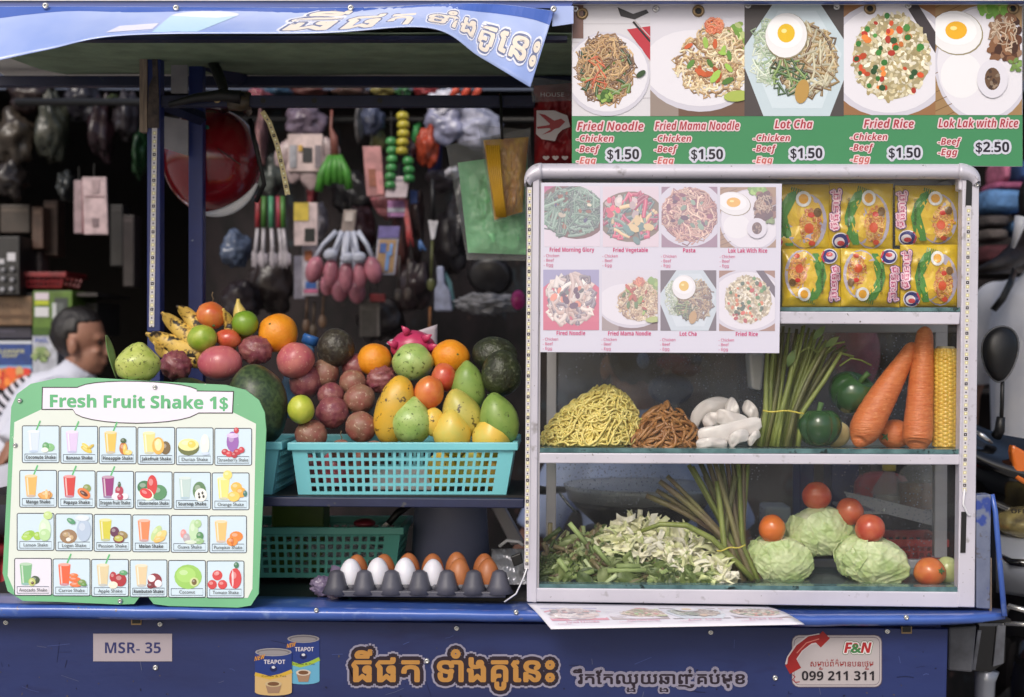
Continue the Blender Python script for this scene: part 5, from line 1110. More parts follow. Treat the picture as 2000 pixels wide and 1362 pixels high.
GC = [c(94, 110, 60), c(118, 132, 80), c(74, 90, 52), c(140, 152, 104), c(120, 110, 80), c(102, 90, 68), c(172, 184, 140)]
for i in range(330):
    x = R.uniform(1056, 1385); y0 = hgt(x); y = R.uniform(y0, 1136); Y = .066+.11*((1138-y)/90)+R.uniform(-.012, .012); a = R.uniform(-.9, .9) if R.random() < .7 else R.uniform(0, 3.1); l = R.uniform(16, 34)
    if R.random() < .55:
        d = V((cos(a), R.uniform(-.35, .35), sin(a)))*l*.001; p0 = W(x, y, Y); b.tube([p0-d, p0+V((0, 0, R.uniform(-.002, .003))), p0+d], R.uniform(3, 5.5)*.001, 6, col=jit(R.choice(GC), .2))
    else:
        sd = R.random()*9; cc = jit(R.choice(GC[:4]), .2); aa = R.uniform(0, 6)
        b.grid(lambda u, v: W(x+(u-.5)*l*1.5*cos(aa)-(v-.5)*l*.8*sin(aa)*sin(pi*(.12+.80*u)), y+(u-.5)*l*1.3*sin(aa)+(v-.5)*l*.8*cos(aa)*sin(pi*(.12+.80*u)), Y-.008+.012*noise.noise(V((u*2+sd, v*2, 0)))), 8, 5, col=cc)
for i in range(80):    # longer cut stems, ends up on the left
    x = R.uniform(1060, 1190); y = R.uniform(1040, 1130); a = R.uniform(.6, 2.4); l = R.uniform(22, 46)*.001; Y = .075+.1*((1138-y)/90); d = V((cos(a), R.uniform(-.3, .3), sin(a)))*l*.6; p0 = W(x, y, Y); b.tube([p0-d, p0+d], R.uniform(3.2, 6)*.001, 6, col=jit(R.choice(GC[2:6]), .2))
for x0, y0, x1, y1 in ((1090, 1092, 1117, 1130), (1118, 1128, 1160, 1116), (1186, 1115, 1262, 1114), (1204, 1106, 1250, 1106), (1265, 1138, 1304, 1114), (1160, 1066, 1190, 1102), (1112, 1022, 1145, 1062)):
    b.tube([W(x0, y0, .062), W(x1, y1, .064)], .0052, 7, flat=.8, col=jit(c(146, 164, 104), .15))
for i in range(60):
    q = W(R.uniform(1052, 1085), R.uniform(1086, 1115), R.uniform(.07, .12)); d = V((R.uniform(-1, 1), R.uniform(-.3, .3), R.uniform(-1, 1)))*.009; b.tube([q-d, q, q+d], .0011, 5, col=jit(GC[2], .3))
tag(b.build('chopped_greens', m_chop, None, smooth=True), 'heap of chopped green stems and leaves on the bottom shelf', 'vegetables', kind='stuff')
b = MB(); hg2 = lambda x: interp([1170, 1200, 1240, 1280, 1330, 1380, 1400, 1425], [1050, 1022, 1010, 1016, 1036, 1058, 1090, 1125], x); CC = [c(222, 220, 184), c(228, 224, 200), c(208, 210, 164), c(234, 230, 214), c(196, 204, 146)]
for i in range(300):
    x = R.uniform(1175, 1420); y = R.uniform(hg2(x), min(1132, hg2(x)+78)); 
    if x < 1300 and y > 1086: continue
    Y = .062+.13*((1138-y)/120)+R.uniform(-.012, .012); sd = R.random()*50; aa = R.uniform(0, 6.3); l = R.uniform(24, 56); wd_ = R.uniform(6, 14); cc = jit(R.choice(CC), .08); bend = R.uniform(-18, 18)
    b.grid(lambda u, v: W(x+(u-.5)*l*cos(aa)-((v-.5)*wd_+bend*(u-.5)**2*4)*sin(aa), y+(u-.5)*l*sin(aa)*.8+((v-.5)*wd_+bend*(u-.5)**2*4)*cos(aa)*.9, Y-.010+.014*noise.noise(V((u*2.2+sd, v*1.8, sd)))), 9, 4, col=cc)
tag(b.build('shredded_cabbage', m_chop, None, smooth=True), 'heap of shredded white cabbage beside the chopped greens', 'cabbage', kind='stuff')

# ---------------------------------------------------------------- noodle packets on the top shelf
m_pack = M('yellow_packet_film', c(212, 180, 38), c(204, 168, 30), 8, .22, .35, 26, coat=.3)
PK = [(1483, 360, 1622, 491, 0, 'yellow noodle packet half hidden by the menu sheet in the upper row'), (1619, 358, 1744, 489, 0, 'yellow noodle packet in the middle of the upper row'), (1748, 362, 1876, 480, 0, 'yellow noodle packet in the upper right corner'),
      (1527, 486, 1642, 600, 1, 'upside down yellow packet at the left of the lower row'), (1641, 486, 1758, 600, 1, 'upside down yellow packet in the middle of the lower row'), (1758, 478, 1876, 600, 0, 'yellow noodle packet at the right of the lower row')]
for k, (x0, y0, x1, y1, fl, lb) in enumerate(PK):
    Y = .085 if y0 < 470 else .068
    rt = thing('noodle_packet', lb, 'noodle packet', W((x0+x1)/2, y1, Y), 'instant noodle packets'); tl = R.uniform(-.03, .03)
    def pm(x, y, h=0, x0=x0, y0=y0, x1=x1, y1=y1, fl=fl, Y=Y, k=k, tl=tl):
        u, v = x/100, y/100
        if fl: u, v = 1-u, 1-v
        e = (1-(2*u-1)**4)*(1-(2*v-1)**6)
        return W(x0+(x1-x0)*u+tl*60*(v-.5), y0+(y1-y0)*v-tl*60*(u-.5), Y-.012*e+.0060*noise.noise(V((u*3.5+k, v*3.5, k)))+.0028*noise.noise(V((u*8+k, v*8, k)))-h)
    MB().grid(lambda u, v: pm(100*u, 100*v), 40, 40).build('packet', m_pack, rt, smooth=True, solid=.0006)
    pp = Print(pm, .0012)
    def fan(pts, col):
        cx = sum(q[0] for q in pts)/len(pts); cy = sum(q[1] for q in pts)/len(pts); pp.up(.0003)
        for rr in range(3):
            for i in range(len(pts)):
                a, bq = pts[i], pts[(i+1) % len(pts)]; L_ = lambda q, f: (cx+(q[0]-cx)*f, cy+(q[1]-cy)*f)
                pp.poly([L_(a, (rr+1)/3), L_(bq, (rr+1)/3), L_(bq, rr/3), L_(a, rr/3)] if rr else [L_(a, 1/3), L_(bq, 1/3), (cx, cy)], col)
    el = lambda cx, cy, rx, ry, n=20: [(cx+rx*cos(q), cy-ry*sin(q)) for q in [2*pi*i/n for i in range(n)]]
    fan(el(66, 56, 29, 42), c(178, 170, 190)); fan(el(64, 55, 26, 40), c(214, 172, 60)); fan(el(55, 52, 20, 30), c(222, 186, 62))
    fan([(38, 92), (48, 92), (46, 76), (36, 56), (34, 40), (42, 26), (54, 18), (50, 10), (40, 14), (30, 30), (24, 52), (28, 76)][::-1], c(76, 136, 60))
    for i in range(6): pp.strip([(42+i*3, 24), (46+i*3.2, 4+i)], 1.6, c(60, 120, 56), 0)
    mound(pp, 72, 62, 15, 26, 70, [c(206, 130, 50), c(222, 160, 70), c(190, 100, 44), c(226, 180, 90)], 12, 2.6, 1.2)
    fan(el(70, 66, 7, 8, 9), c(206, 84, 50)); fan(el(73, 46, 5, 4, 9), c(196, 50, 40)); fan(el(82, 42, 6, 7, 9), c(110, 80, 46)); fan(el(74, 88, 5, 4, 8), c(200, 70, 44))
    fan(el(62, 22, 11, 12, 14), c(226, 224, 222)); fan(el(62, 22, 7, 7.5, 12), c(222, 160, 54))
    pp.up(.0006); pp.text('ឆុយឆាញ់', 17, 73, 62+9, 10, c(176, 60, 130), bold=.01, out=[(c(70, 30, 96), 3.4), (c(232, 190, 216), 2.2)], rot=-pi/2) if False else None
    pp.text('មីធីឆាញ់', 15, 75, 70, 9.5, c(188, 66, 116), bold=.012, out=[(c(84, 36, 104), 3.2), (c(236, 200, 214), 1.9)], rot=-pi/2)
    pp.text('មីសាច់មាន់', 33, 77, 66, 4.2, c(52, 44, 40), rot=-pi/2)
    fan(el(19, 87, 14, 13), c(220, 216, 222)); fan(el(19, 87, 12.4, 11.4), c(48, 48, 116)); fan(el(17, 88, 8, 7), c(216, 206, 214)); fan(el(19, 90, 6, 4, 10), c(190, 60, 70))
    pp.strip([(28, 77), (32, 86), (28, 96)], 3, c(190, 60, 80), 0)
    pp.build('packet_print', PRINT_GLOSS, rt)
# ---------------------------------------------------------------- things hanging in the cart
hm = thing('helmet', 'dark red glossy motorbike helmet hanging from the cart rail', 'helmet', W(410, 320, .56))
s = S(.60); L = W(413, 312, .62)
def shell(p, d):
    return p*(1+.05*max(0, d.x*.4-d.z*.8))*(1-.02*abs(sin(3*d.x+1)))
m_helm = M('red_helmet_lacquer', c(140, 22, 34), c(120, 16, 28), 6, .16, .02, 40, coat=.8)
MB().ball(L, (97*s, 97*s, 104*s), None, shell, 48, 32).build('shell', m_helm, hm, smooth=True)
b = MB()
b.tube([W(372+104*cos(q)*1.0+38, 306+112*sin(q), .53) for q in [radians(a) for a in range(100, 26, -4)]], [.003+.009*sin(pi*i/18.) for i in range(19)], 8, flat=.6); b.build('white_rim', m_white, hm, smooth=True)
MB().tube([W(488, 232, .53), W(498, 280, .525), W(510, 330, .525), W(516, 360, .535), W(500, 395, .55)], .006, 6, flat=.3).build('chin_strap', m_black, hm, smooth=True)
MB().tube([W(440, 212, .56), W(452, 190, .325), W(470, 190, .325), W(484, 218, .54)], .011, 8).build('hanging_strap', m_black, hm, smooth=True)
MB().tube([W(425, 290, .507), W(446, 305, .505), W(470, 322, .508)], .0012, 5).build('crease', m_black, hm)
MB().ball(W(402, 250, .52), (.008, .002, .007)).build('sticker', M('teal_sticker', c(40, 120, 110), rough=.4), hm, smooth=True)
# wires and tape on the rail, loose strip of diodes
b = MB(); b.tube([W(412, 118, .42), W(424, 140, .38), W(434, 165, .34), W(440, 192, .325)], [.010, .013, .012, .010], 8); b.tube([W(330, 205, .322), W(380, 192, .322), W(430, 186, .322), W(470, 190, .322)], [.006, .010, .013, .015], 8); b.build('wire_bundle', m_black, cart, smooth=True)
b = MB().lathe([(.020, -.024), (.022, 0), (.020, .024)], Matrix.Translation(W(468, 198, .345)) @ Matrix.Rotation(pi/2, 4, 'Y'), 14); b.build('brown_tape', M('brown_packing_tape', c(70, 60, 46), rough=.3), cart, smooth=True)
MB().lathe([(.0085, 0), (.0085, .003), (.004, .004), (.003, .002), (.0001, .002)], Matrix.Translation(W(424, 194, .334)) @ Matrix.Rotation(pi/2, 4, 'X'), 16).build('washer', M('cream_washer', c(196, 170, 120), rough=.4), cart, smooth=True)
for px in (514, 614, 742): MB().lathe([(.006, 0), (.006, .001), (.0001, .001)], Matrix.Translation(W(px, 197, .3345)) @ Matrix.Rotation(pi/2, 4, 'X'), 12).build('drill_hole', m_black, cart)
ds = led_strip(None, [(512, 218), (526, 240), (541, 282), (552, 330), (562, 381)], 10, .33, 17, 'diode_strip', c(206, 190, 140)); tag(ds, 'loose strip of light diodes dangling from the rail beside the helmet', 'light strip')
# plastic bag packs on a hook
m_film = M('clear_bag_film', c(196, 198, 200), rough=.1, bump=1.0, bscale=55, alpha=.17, spec=1.0)
def pillow(name, mat, par, q, Y, th, sd, n=44):
    def f(u, v):
        x = (q[0][0]*(1-u)+q[1][0]*u)*(1-v)+(q[3][0]*(1-u)+q[2][0]*u)*v; y = (q[0][1]*(1-u)+q[1][1]*u)*(1-v)+(q[3][1]*(1-u)+q[2][1]*u)*v
        e = (1-(2*u-1)**4)*(1-(2*v-1)**4)
        return W(x, y, Y-th*e+.014*noise.noise(V((u*4+sd, v*5, sd)))*e+.007*noise.noise(V((u*13+sd, v*13, sd)))*e)
    def g(u, v):
        p_ = f(u, v); return V((p_.x, 2*Y-p_.y+.001, p_.z))
    return MB().grid(f, n, n).grid(g, n, n).build(name, mat, par, smooth=True)
gbag = thing('bag_pack', 'flat clear packet of folded green plastic bags hanging behind the yellow bundle', 'plastic bags', W(950, 505, .39), 'packets hanging on the hook')
pillow('green_bags', M('green_bags', c(132, 214, 152), c(160, 230, 176), 14, .3, 1.0, 45, coat=.4), gbag, [(894, 318), (1030, 300), (1035, 498), (914, 494)], .39, .022, 3)
pillow('wrapper', m_film, gbag, [(871, 284), (1036, 250), (1045, 510), (912, 508)], .39, .027, 8)
ybag = thing('bag_pack', 'clear packet of folded yellow plastic bags hanging from a black hook', 'plastic bags', W(990, 428, .33), 'packets hanging on the hook')
pillow('yellow_bags', M('yellow_bags', c(236, 190, 76), c(206, 146, 84), 30, .3, .8, 40, stretch=(1.6, 1, .15), coat=.2), ybag, [(944, 274), (1032, 268), (1020, 414), (966, 430)], .335, .030, 5)
b = MB()
for k in range(7): b.tube([W(950+3*k+1.0*k, 284, .290-.001*k), W(956+3*k+.7*k, 340, .284-.001*k), W(964+3*k, 380, .284-.001*k), W(970+3*k, 424, .300)], .0024, 6)
b.build('folded_edge', M('yellow_bag_edge', c(216, 168, 50), rough=.3), ybag, smooth=True)
pillow('wrapper', m_film, ybag, [(934, 244), (1036, 254), (1024, 416), (964, 434)], .33, .038, 12)
MB().tube([W(977, 184, .35), W(978, 186, .328), W(979, 240, .30), W(981, 272, .295)], .0032, 8).build('hook', m_black, ybag, smooth=True)
# red woven bag with the swallow emblem
rb = thing('woven_bag', 'red woven shop bag with a white swallow emblem behind the cabinet corner', 'bag', W(1075, 330, .34))
pillow('sack', M('red_woven_plastic', c(150, 28, 36), c(124, 20, 30), 20, .42, .35, 90), rb, [(1042, 168), (1150, 160), (1150, 322), (1044, 322)], .36, .03, 4)
pillow('clear_top', m_film, rb, [(1034, 150), (1130, 160), (1130, 196), (1040, 200)], .31, .01, 6)
p = Print(flat(.318), .001)
p.up(); p.poly([(1048, 216), (1082, 216), (1108, 226), (1114, 248), (1098, 254), (1090, 262), (1084, 276), (1058, 272), (1047, 262)][::-1], c(206, 198, 200)); p.up()
for q in ([(1096, 232), (1104, 238), (1092, 250), (1076, 254), (1070, 246), (1082, 236)], [(1076, 244), (1052, 222), (1064, 224), (1086, 238)], [(1078, 250), (1050, 252), (1048, 248), (1076, 244)], [(1078, 252), (1058, 264), (1076, 258), (1086, 250)]): p.poly(q[::-1], c(160, 36, 46), .0003)
p.text('HOUSE', 1056, 1102, 189, 8, c(216, 206, 206), sty='n'); p.text('♥ ♥ ♥', 1060, 1110, 312, 6, c(206, 190, 190))
p.build('emblem', PRINT, rb)

# ---------------------------------------------------------------- behind the cabinet: bottles, wok, basket
m_clearb = M('clear_bottle', c(206, 206, 200), rough=.08, trans=.0, alpha=.35, spec=.8)
def bottle(px, w, ytop, ybase, Y, label, m_in, m_cap, sh=.55, level=.5):
    s = S(Y); g = thing('sauce_bottle', label, 'bottle', W(px, ybase, Y), 'bottles behind the cabinet'); h = (ybase-ytop)*s; r = w*s/2; mt = Matrix.Translation(W(px, ybase, Y))
    MB().lathe([(.001, 0), (r*.95, 0), (r, .004), (r, h*sh*.8), (r*.8, h*sh), (r*.36, h*.82), (r*.34, h*.88)], mt, 24).build('bottle', m_clearb, g, smooth=True)
    MB().lathe([(.001, .003), (r*.92, .003), (r*.94, h*level*.98), (.001, h*level)], mt, 24).build('sauce', m_in, g, smooth=True)
    MB().lathe([(r*.40, h*.87), (r*.42, h*.89), (r*.42, h*.99), (r*.3, h), (.001, h)], mt, 18).build('cap', m_cap, g, smooth=True)
bottle(1736, 62, 908, 1000, .46, 'clear bottle with a yellow cap on the rack behind the cabinet', M('pale_vinegar', c(190, 176, 156), rough=.1, alpha=.5), M('yellow_cap', c(206, 178, 46), rough=.35), .6, .35)
bottle(1794, 84, 880, 1006, .44, 'wide bottle of brown sauce with an orange cap behind the cabinet', M('brown_sauce', c(132, 80, 46), rough=.15), M('orange_cap', c(196, 130, 60), rough=.35), .7, .5)
bw = thing('plastic_bowl', 'red plastic bowl turned over behind the clear bottle', 'bowl', W(1712, 952, .52)); s = S(.52)
MB().lathe([(.001, .020), (.03, .020), (.052, .012), (.062, -.004), (.064, -.030), (.058, -.034)], Matrix.Translation(W(1722, 940, .56)), 30).build('bowl', M('red_bowl_plastic', c(190, 72, 78), rough=.35), bw, smooth=True)
rk = thing('bottle_rack', 'slanting aluminium rack carrying the sauce bottles behind the cabinet', 'rack', W(1760, 1010, .42))
MB().pquad([(1648, 960), (1716, 975), (1840, 1005), (1840, 1032), (1714, 1000), (1656, 974)], .36, .364).build('rail', m_alud, rk, bevel=.001)
MB().pbox(1660, 999, 1840, 1004, .366, .56).build('tray', m_alud, rk); screw(1726, 996, .359, rk, .004)
basket('plastic_basket', 'red plastic basket on the deck behind the right cabinet corner', M('red_plastic', c(186, 56, 52), rough=.42), 1700, 1845, 1060, 1706, 1840, 1118, .40, .16, 9, 4, None, 0, 0, 0, 0)
wk = thing('wok', 'large steel wok on its stove behind the cabinet', 'wok', W(1240, 1020, .62)); L = W(1250, 948, .62); r = 146*S(.62)
MB().lathe([(r*.97, -.002), (r*1.02, .002), (r*1.0, -.010), (r*.955, -.034), (r*.93, -.034)], Matrix.Translation(L), 56).build('rim_band', M('bright_steel', c(188, 190, 194), c(170, 172, 178), 14, .3, .1, 60, metal=.25), wk, smooth=True)
MB().lathe([(r*.95, -.03), (r*.86, -.05), (r*.6, -.092), (r*.3, -.112), (.001, -.118), (.001, -.112), (r*.3, -.106), (r*.85, -.046), (r*.94, -.03)], Matrix.Translation(L), 48).build('pan', m_black, wk, smooth=True)
MB().tube([L+V((-r, -.02, -.01)), L+V((-r-.05, -.05, -.01)), L+V((-r-.11, -.06, .0))], [.008, .010, .012], 8).build('handle', m_black, wk, smooth=True)
MB().lathe([(.15, -.26), (.15, -.20), (.13, -.10), (.001, -.10)], Matrix.Translation(L), 30).build('stove', m_black, wk, smooth=True)
for q in ([(1072, 948), (1098, 960), (1140, 984)], [(1080, 1000), (1120, 1040), (1160, 1080)]):
    pass
sp = MB().tube([W(1092, 962, .42), W(1110, 985, .42), W(1128, 1004, .42)], .0032, 8); tag(sp.build('spatula', m_steel, None, smooth=True), 'thin steel spatula handle leaning by the wok', 'spatula')
for x0, x1, m, lb in ((1562, 1590, m_blue, 'narrow blue crate panel seen through the lower cabinet glass'), (1624, 1678, m_blue, 'wide dark blue crate seen through the lower cabinet glass')):
    tag(MB().pbox(x0, 905, x1, 1060, .62, .72).build('blue_crate', m, None, bevel=.004), lb, 'crate')
tag(MB().pbox(1495, 990, 1545, 1085, .50, .60).build('clear_box', M('milky_plastic', c(176, 182, 190), rough=.3), None, bevel=.006), 'milky plastic box behind the fanned stems', 'box')

# ---------------------------------------------------------------- the shop behind
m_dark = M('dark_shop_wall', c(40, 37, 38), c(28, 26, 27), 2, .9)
shop = thing('shop_building', 'dark open fronted household goods shop behind the cart', 'shop', (0, 4, 0))
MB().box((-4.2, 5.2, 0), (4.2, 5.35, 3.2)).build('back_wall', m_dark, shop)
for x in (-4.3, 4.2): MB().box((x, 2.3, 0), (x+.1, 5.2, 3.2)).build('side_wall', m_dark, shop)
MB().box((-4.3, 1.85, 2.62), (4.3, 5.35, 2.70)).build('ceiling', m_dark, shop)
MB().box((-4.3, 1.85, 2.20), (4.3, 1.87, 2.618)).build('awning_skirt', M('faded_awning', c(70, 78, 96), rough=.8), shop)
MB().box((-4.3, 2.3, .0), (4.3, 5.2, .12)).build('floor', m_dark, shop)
m_sh = M('shop_shelf', c(60, 54, 52), c(44, 40, 40), 6, .6)
rl = thing('hanging_rack', 'dark rack of rails carrying the hanging kitchen goods', 'rack', (0, 1.7, 2.2))
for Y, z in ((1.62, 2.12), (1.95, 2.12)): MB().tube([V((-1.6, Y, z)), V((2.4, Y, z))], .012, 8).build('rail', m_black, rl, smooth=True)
MB().box((-1.2, 2.24, .12), (1.9, 2.27, 2.2)).build('goods_backdrop', M('mixed_dark_goods', c(13, 12, 14), c(40, 31, 34), 9, .8, .5, 30, spots=[(c(40, 50, 58), 7, .60, .66), (c(84, 60, 56), 13, .66, .70)], stretch=(1.6, 1, .8)), rl)  # added flat panel, mottled dark to stand in for dim goods

pal = {}
def pm(r, g, b_, rough=.45, bump=0, alpha=None):
    k = (r, g, b_, rough, bump, alpha)
    if k not in pal: pal[k] = M('goods_%s' % ('dark' if r+g+b_ < 200 else 'red' if r > g+50 and r > b_+50 else 'green' if g > r+20 and g > b_+20 else 'blue' if b_ > r+20 else 'pale'), c(r, g, b_), mix(c(r, g, b_), c(r*.8, g*.8, b_*.8), 1), 30, rough, bump, 60, alpha=alpha)
    return pal[k]
def hook(par, px, py0, py1, Y): MB().tube([W(px, py0, Y), W(px, py1, Y)], .0015, 5).build('hook', m_black, par)
GH = 'goods hanging in the shop front'
def card(px0, py0, px1, py1, Y, col, label, prints=(), tilt=0, th=.012, name='blister_card', cat='packet', group=GH):
    g = thing(name, label, cat, W((px0+px1)/2, py1, Y), group); d = tilt
    MB().pquad([(px0-d, py1), (px1-d, py1), (px1+d, py0), (px0+d, py0)], Y, Y+th).build('card', pm(*col), g, bevel=.002)
    for i, (a, b_, a2, b2, cc) in enumerate(prints):
        w, h = px1-px0, py1-py0; X = lambda t, v: px0+w*t+d*(1-2*v)
        MB().pquad([(X(a, b2), py0+h*b2), (X(a2, b2), py0+h*b2), (X(a2, b_), py0+h*b_), (X(a, b_), py0+h*b_)], Y-.003-.001*i, Y-.0005).build('print_panel', pm(*cc), g)
    hook(g, (px0+px1)/2+d, py0-26, py0+2, Y+.004)
    return g
# pink ladles with frosted handles
LD = [(614, 527, 17, 27, -26, 'leftmost pink ladle of the hanging cluster'), (646, 533, 15, 28, -8, 'pink ladle second from the left in the hanging cluster'), (676, 542, 15, 30, 0, 'lowest pink ladle at the middle of the cluster'), (703, 538, 13, 27, 8, 'pink ladle right of the middle one'), (729, 528, 17, 27, 24, 'rightmost pink ladle of the hanging cluster'), (640, 556, 15, 22, -12, 'shaded pink ladle low behind the second one'), (664, 566, 17, 24, -4, 'shaded pink ladle hanging lowest at the left'), (697, 570, 17, 24, 6, 'shaded pink ladle hanging lowest at the right')]
for i, (x, y, rx, ry, a, lb) in enumerate(LD):
    Y = 1.46+(.10 if i > 4 else 0); s = S(Y); g = thing('ladle', lb, 'ladle', W(x, y+ry, Y), 'pink ladles on one hook')
    MB().ball(W(x, y, Y), (rx*s, rx*s, ry*s), Matrix.Rotation(radians(-a*.6), 3, 'Y'), None, 24, 16).build('bowl', pm(206, 130, 146, .3), g, smooth=True)
    MB().tube([W(x, y-ry*.7, Y), W(x-(x-682)*.25, y-ry-22, Y), W(682+(x-682)*.36, 452, Y)], [5*s, 4.5*s, 5.5*s], 8).build('handle', M('frosted_handle', c(186, 190, 206), rough=.25) if i == 0 else bpy.data.materials['frosted_handle'], g, smooth=True)
    if i in (1, 2, 3): MB().ball(W(x+R.uniform(-3, 3), y-ry-8, Y-.02), (14*s, .01, 11*s), None, lambda p, d: p*(1+.3*noise.noise(d*4)), 16, 12).build('grip', bpy.data.materials['frosted_handle'], g, smooth=True)
card(668, 410, 694, 455, 1.5, (150, 136, 130), 'pale label card above the pink ladles', ((.2, .1, .8, .5, (186, 176, 170)),), 3)
# whisks and brushes
for i, (x, cc, a, lb) in enumerate(((503, (150, 50, 56), -3, 'red handled brush at the left of the brush set'), (515, (72, 120, 50), -1, 'green handled brush beside the red one at the left'), (530, (80, 150, 110), 2, 'pale green handled brush in the middle of the set'), (545, (160, 60, 76), 4, 'pink handled brush right of the middle'), (553, (72, 122, 50), 4, 'green handled brush at the right of the set'))):
    Y = 1.5; s = S(Y); g = thing('basting_brush', lb, 'brush', W(x, 520, Y), 'hanging brush set')
    MB().tube([W(x-a*.4, 384, Y), W(x, 445, Y)], [5*s, 5.5*s], 8).build('handle', pm(*cc), g, smooth=True)
    MB().tube([W(x, 445, Y), W(x+a, 480, Y), W(x+a*1.3, 500, Y)], [3.5*s, 4*s, 5*s], 8).build('shaft', pm(196, 190, 196), g, smooth=True)
    MB().ball(W(x+a*1.5, 507, Y), (9*s, 6*s, 17*s), None, lambda p, d: p*(1+.2*sin(9*d.x)), 18, 12).build('bristles', pm(190, 182, 190), g, smooth=True)
# assorted packets
card(562, 262, 630, 335, 1.55, (206, 184, 180), 'pale pink card pack with a black window', ((.42, .36, .70, .76, (34, 34, 38)), (.05, .3, .25, .9, (150, 150, 156)), (.78, .3, .95, .9, (120, 110, 116)), (.3, .30, .42, .46, (190, 150, 60))))
for k, (x, y, a) in enumerate(((556, 300, .5), (574, 330, .1), (604, 344, -.2), (630, 322, -.6), (640, 290, -.9))):
    g = tag(MB().ball(W(x, y, 1.57), (.028, .012, .045), Matrix.Rotation(a, 3, 'Y'), lambda p, d: p*(1+.25*noise.noise(d*3)), 16, 12).build('plastic_pouch', pm(170, 150, 150, .25, .3), None, smooth=True), 'small pale pouch fanned around the pink card pack', 'pouch', 'pouches around the card pack')
card(574, 396, 620, 480, 1.52, (206, 186, 186), 'white card pack with a black square and yellow top', ((0, 0, .62, .42, (212, 186, 70)), (.45, .6, .88, .9, (26, 30, 30))))
card(590, 480, 622, 578, 1.56, (206, 200, 212), 'narrow white box with a blue and pink foot', ((.2, .72, .85, .86, (60, 110, 190)), (.1, .87, .95, .94, (220, 120, 160)), (.15, .1, .6, .3, (190, 110, 70))))
card(574, 500, 596, 584, 1.6, (176, 172, 190), 'narrow pale pack beside the blue footed box')
card(735, 442, 776, 537, 1.48, (196, 196, 214), 'clear card with a blue peeler and orange picture', ((.08, .28, .9, .95, (186, 150, 110)), (0, 0, 1, .24, (120, 110, 170)), (.15, .35, .45, .55, (90, 120, 190)), (.48, .52, .66, .92, (130, 170, 230)), (.62, .36, .76, .6, (130, 170, 230))), 5)
card(757, 392, 793, 424, 1.55, (170, 120, 170), 'purple and white pack above the peeler card', ((0, .45, 1, .7, (206, 206, 220)),))
card(712, 286, 748, 384, 1.55, (186, 130, 130), 'flesh pink pack left of the green bottles', ((.2, .45, .6, .8, (150, 90, 70)), (.6, .5, .95, .95, (220, 150, 150))), -4)
card(755, 345, 797, 386, 1.5, (206, 190, 196), 'white label card below the green bottles', ((.1, .1, .9, .2, (160, 150, 160)),), 3)
card(801, 372, 815, 398, 1.55, (40, 70, 130), 'little dark blue tag right of the label card')
for x, y0, y1, col, lb in ((795, 390, 460, (196, 110, 110), 'long pink tongs hanging right of the purple pack'), (798, 430, 482, (190, 80, 80), 'red handled scissors hanging over the tan tag'), (822, 470, 490, (90, 130, 190), 'small blue clip hanging beside the scissors')):
    g = thing('kitchen_tool', lb, 'utensil', W(x, y1, 1.55), GH); s = S(1.55)
    for e in (-4, 4): MB().tube([W(x-3*(e > 0), y0, 1.55), W(x+e*.6, (y0+y1)/2, 1.55), W(x+e*1.2+5, y1, 1.55)], [3*s, 3.5*s, 2.5*s], 6).build('arm', pm(*col), g, smooth=True)
    hook(g, x, y0-20, y0, 1.56)
# green bottle chains and peeler bunch
for x, y0, y1, r, cc, lb in ((764, 268, 374, 11, (76, 150, 84), 'chain of stacked green bottles hanging at the left'), (786, 218, 305, 12, (190, 176, 60), 'chain of yellow bottles above the green ones'), (797, 306, 366, 11, (66, 140, 76), 'short chain of green bottles under the yellow chain')):
    g = thing('bottle_chain', lb, 'bottles', W(x, y1, 1.5), GH); s = S(1.5); n = int((y1-y0)/17)
    for k in range(n):
        y = y0+17*(k+.5); MB().lathe([(r*.55*s, -8*s), (r*s, -6*s), (r*1.05*s, 0), (r*.9*s, 5*s), (r*.5*s, 8*s)], Matrix.Translation(W(x+2*sin(k), y, 1.5)), 16).build('bottle', pm(*cc, .2), g, smooth=True)
    hook(g, x, y0-50, y0, 1.51)
for k, (x, y, a) in enumerate(((622, 350, -.5), (640, 338, -.25), (655, 334, -.05), (668, 336, .2), (682, 346, .45))):
    s = S(1.5); g = thing('green_peeler', 'bright green plastic peeler in the hanging green bunch', 'peeler', W(x, y+30, 1.5), 'green peelers on one hook')
    MB().tube([W(655+(x-655)*.3, 304, 1.5), W(x-(x-655)*.2, y-10, 1.5), W(x, y+24, 1.5)], [5*s, 9*s, 8*s], 8).build('handle', pm(70, 140, 46), g, smooth=True)
g = thing('wooden_spoon', 'reddish wooden spatula hanging above the green peelers', 'spoon', W(650, 300, 1.5), GH); MB().tube([W(648, 215, 1.5), W(646, 250, 1.5), W(652, 268, 1.5), W(654, 305, 1.5)], [.004, .004, .012, .013], 8, flat=.5).build('blade', pm(120, 70, 60), g, smooth=True)
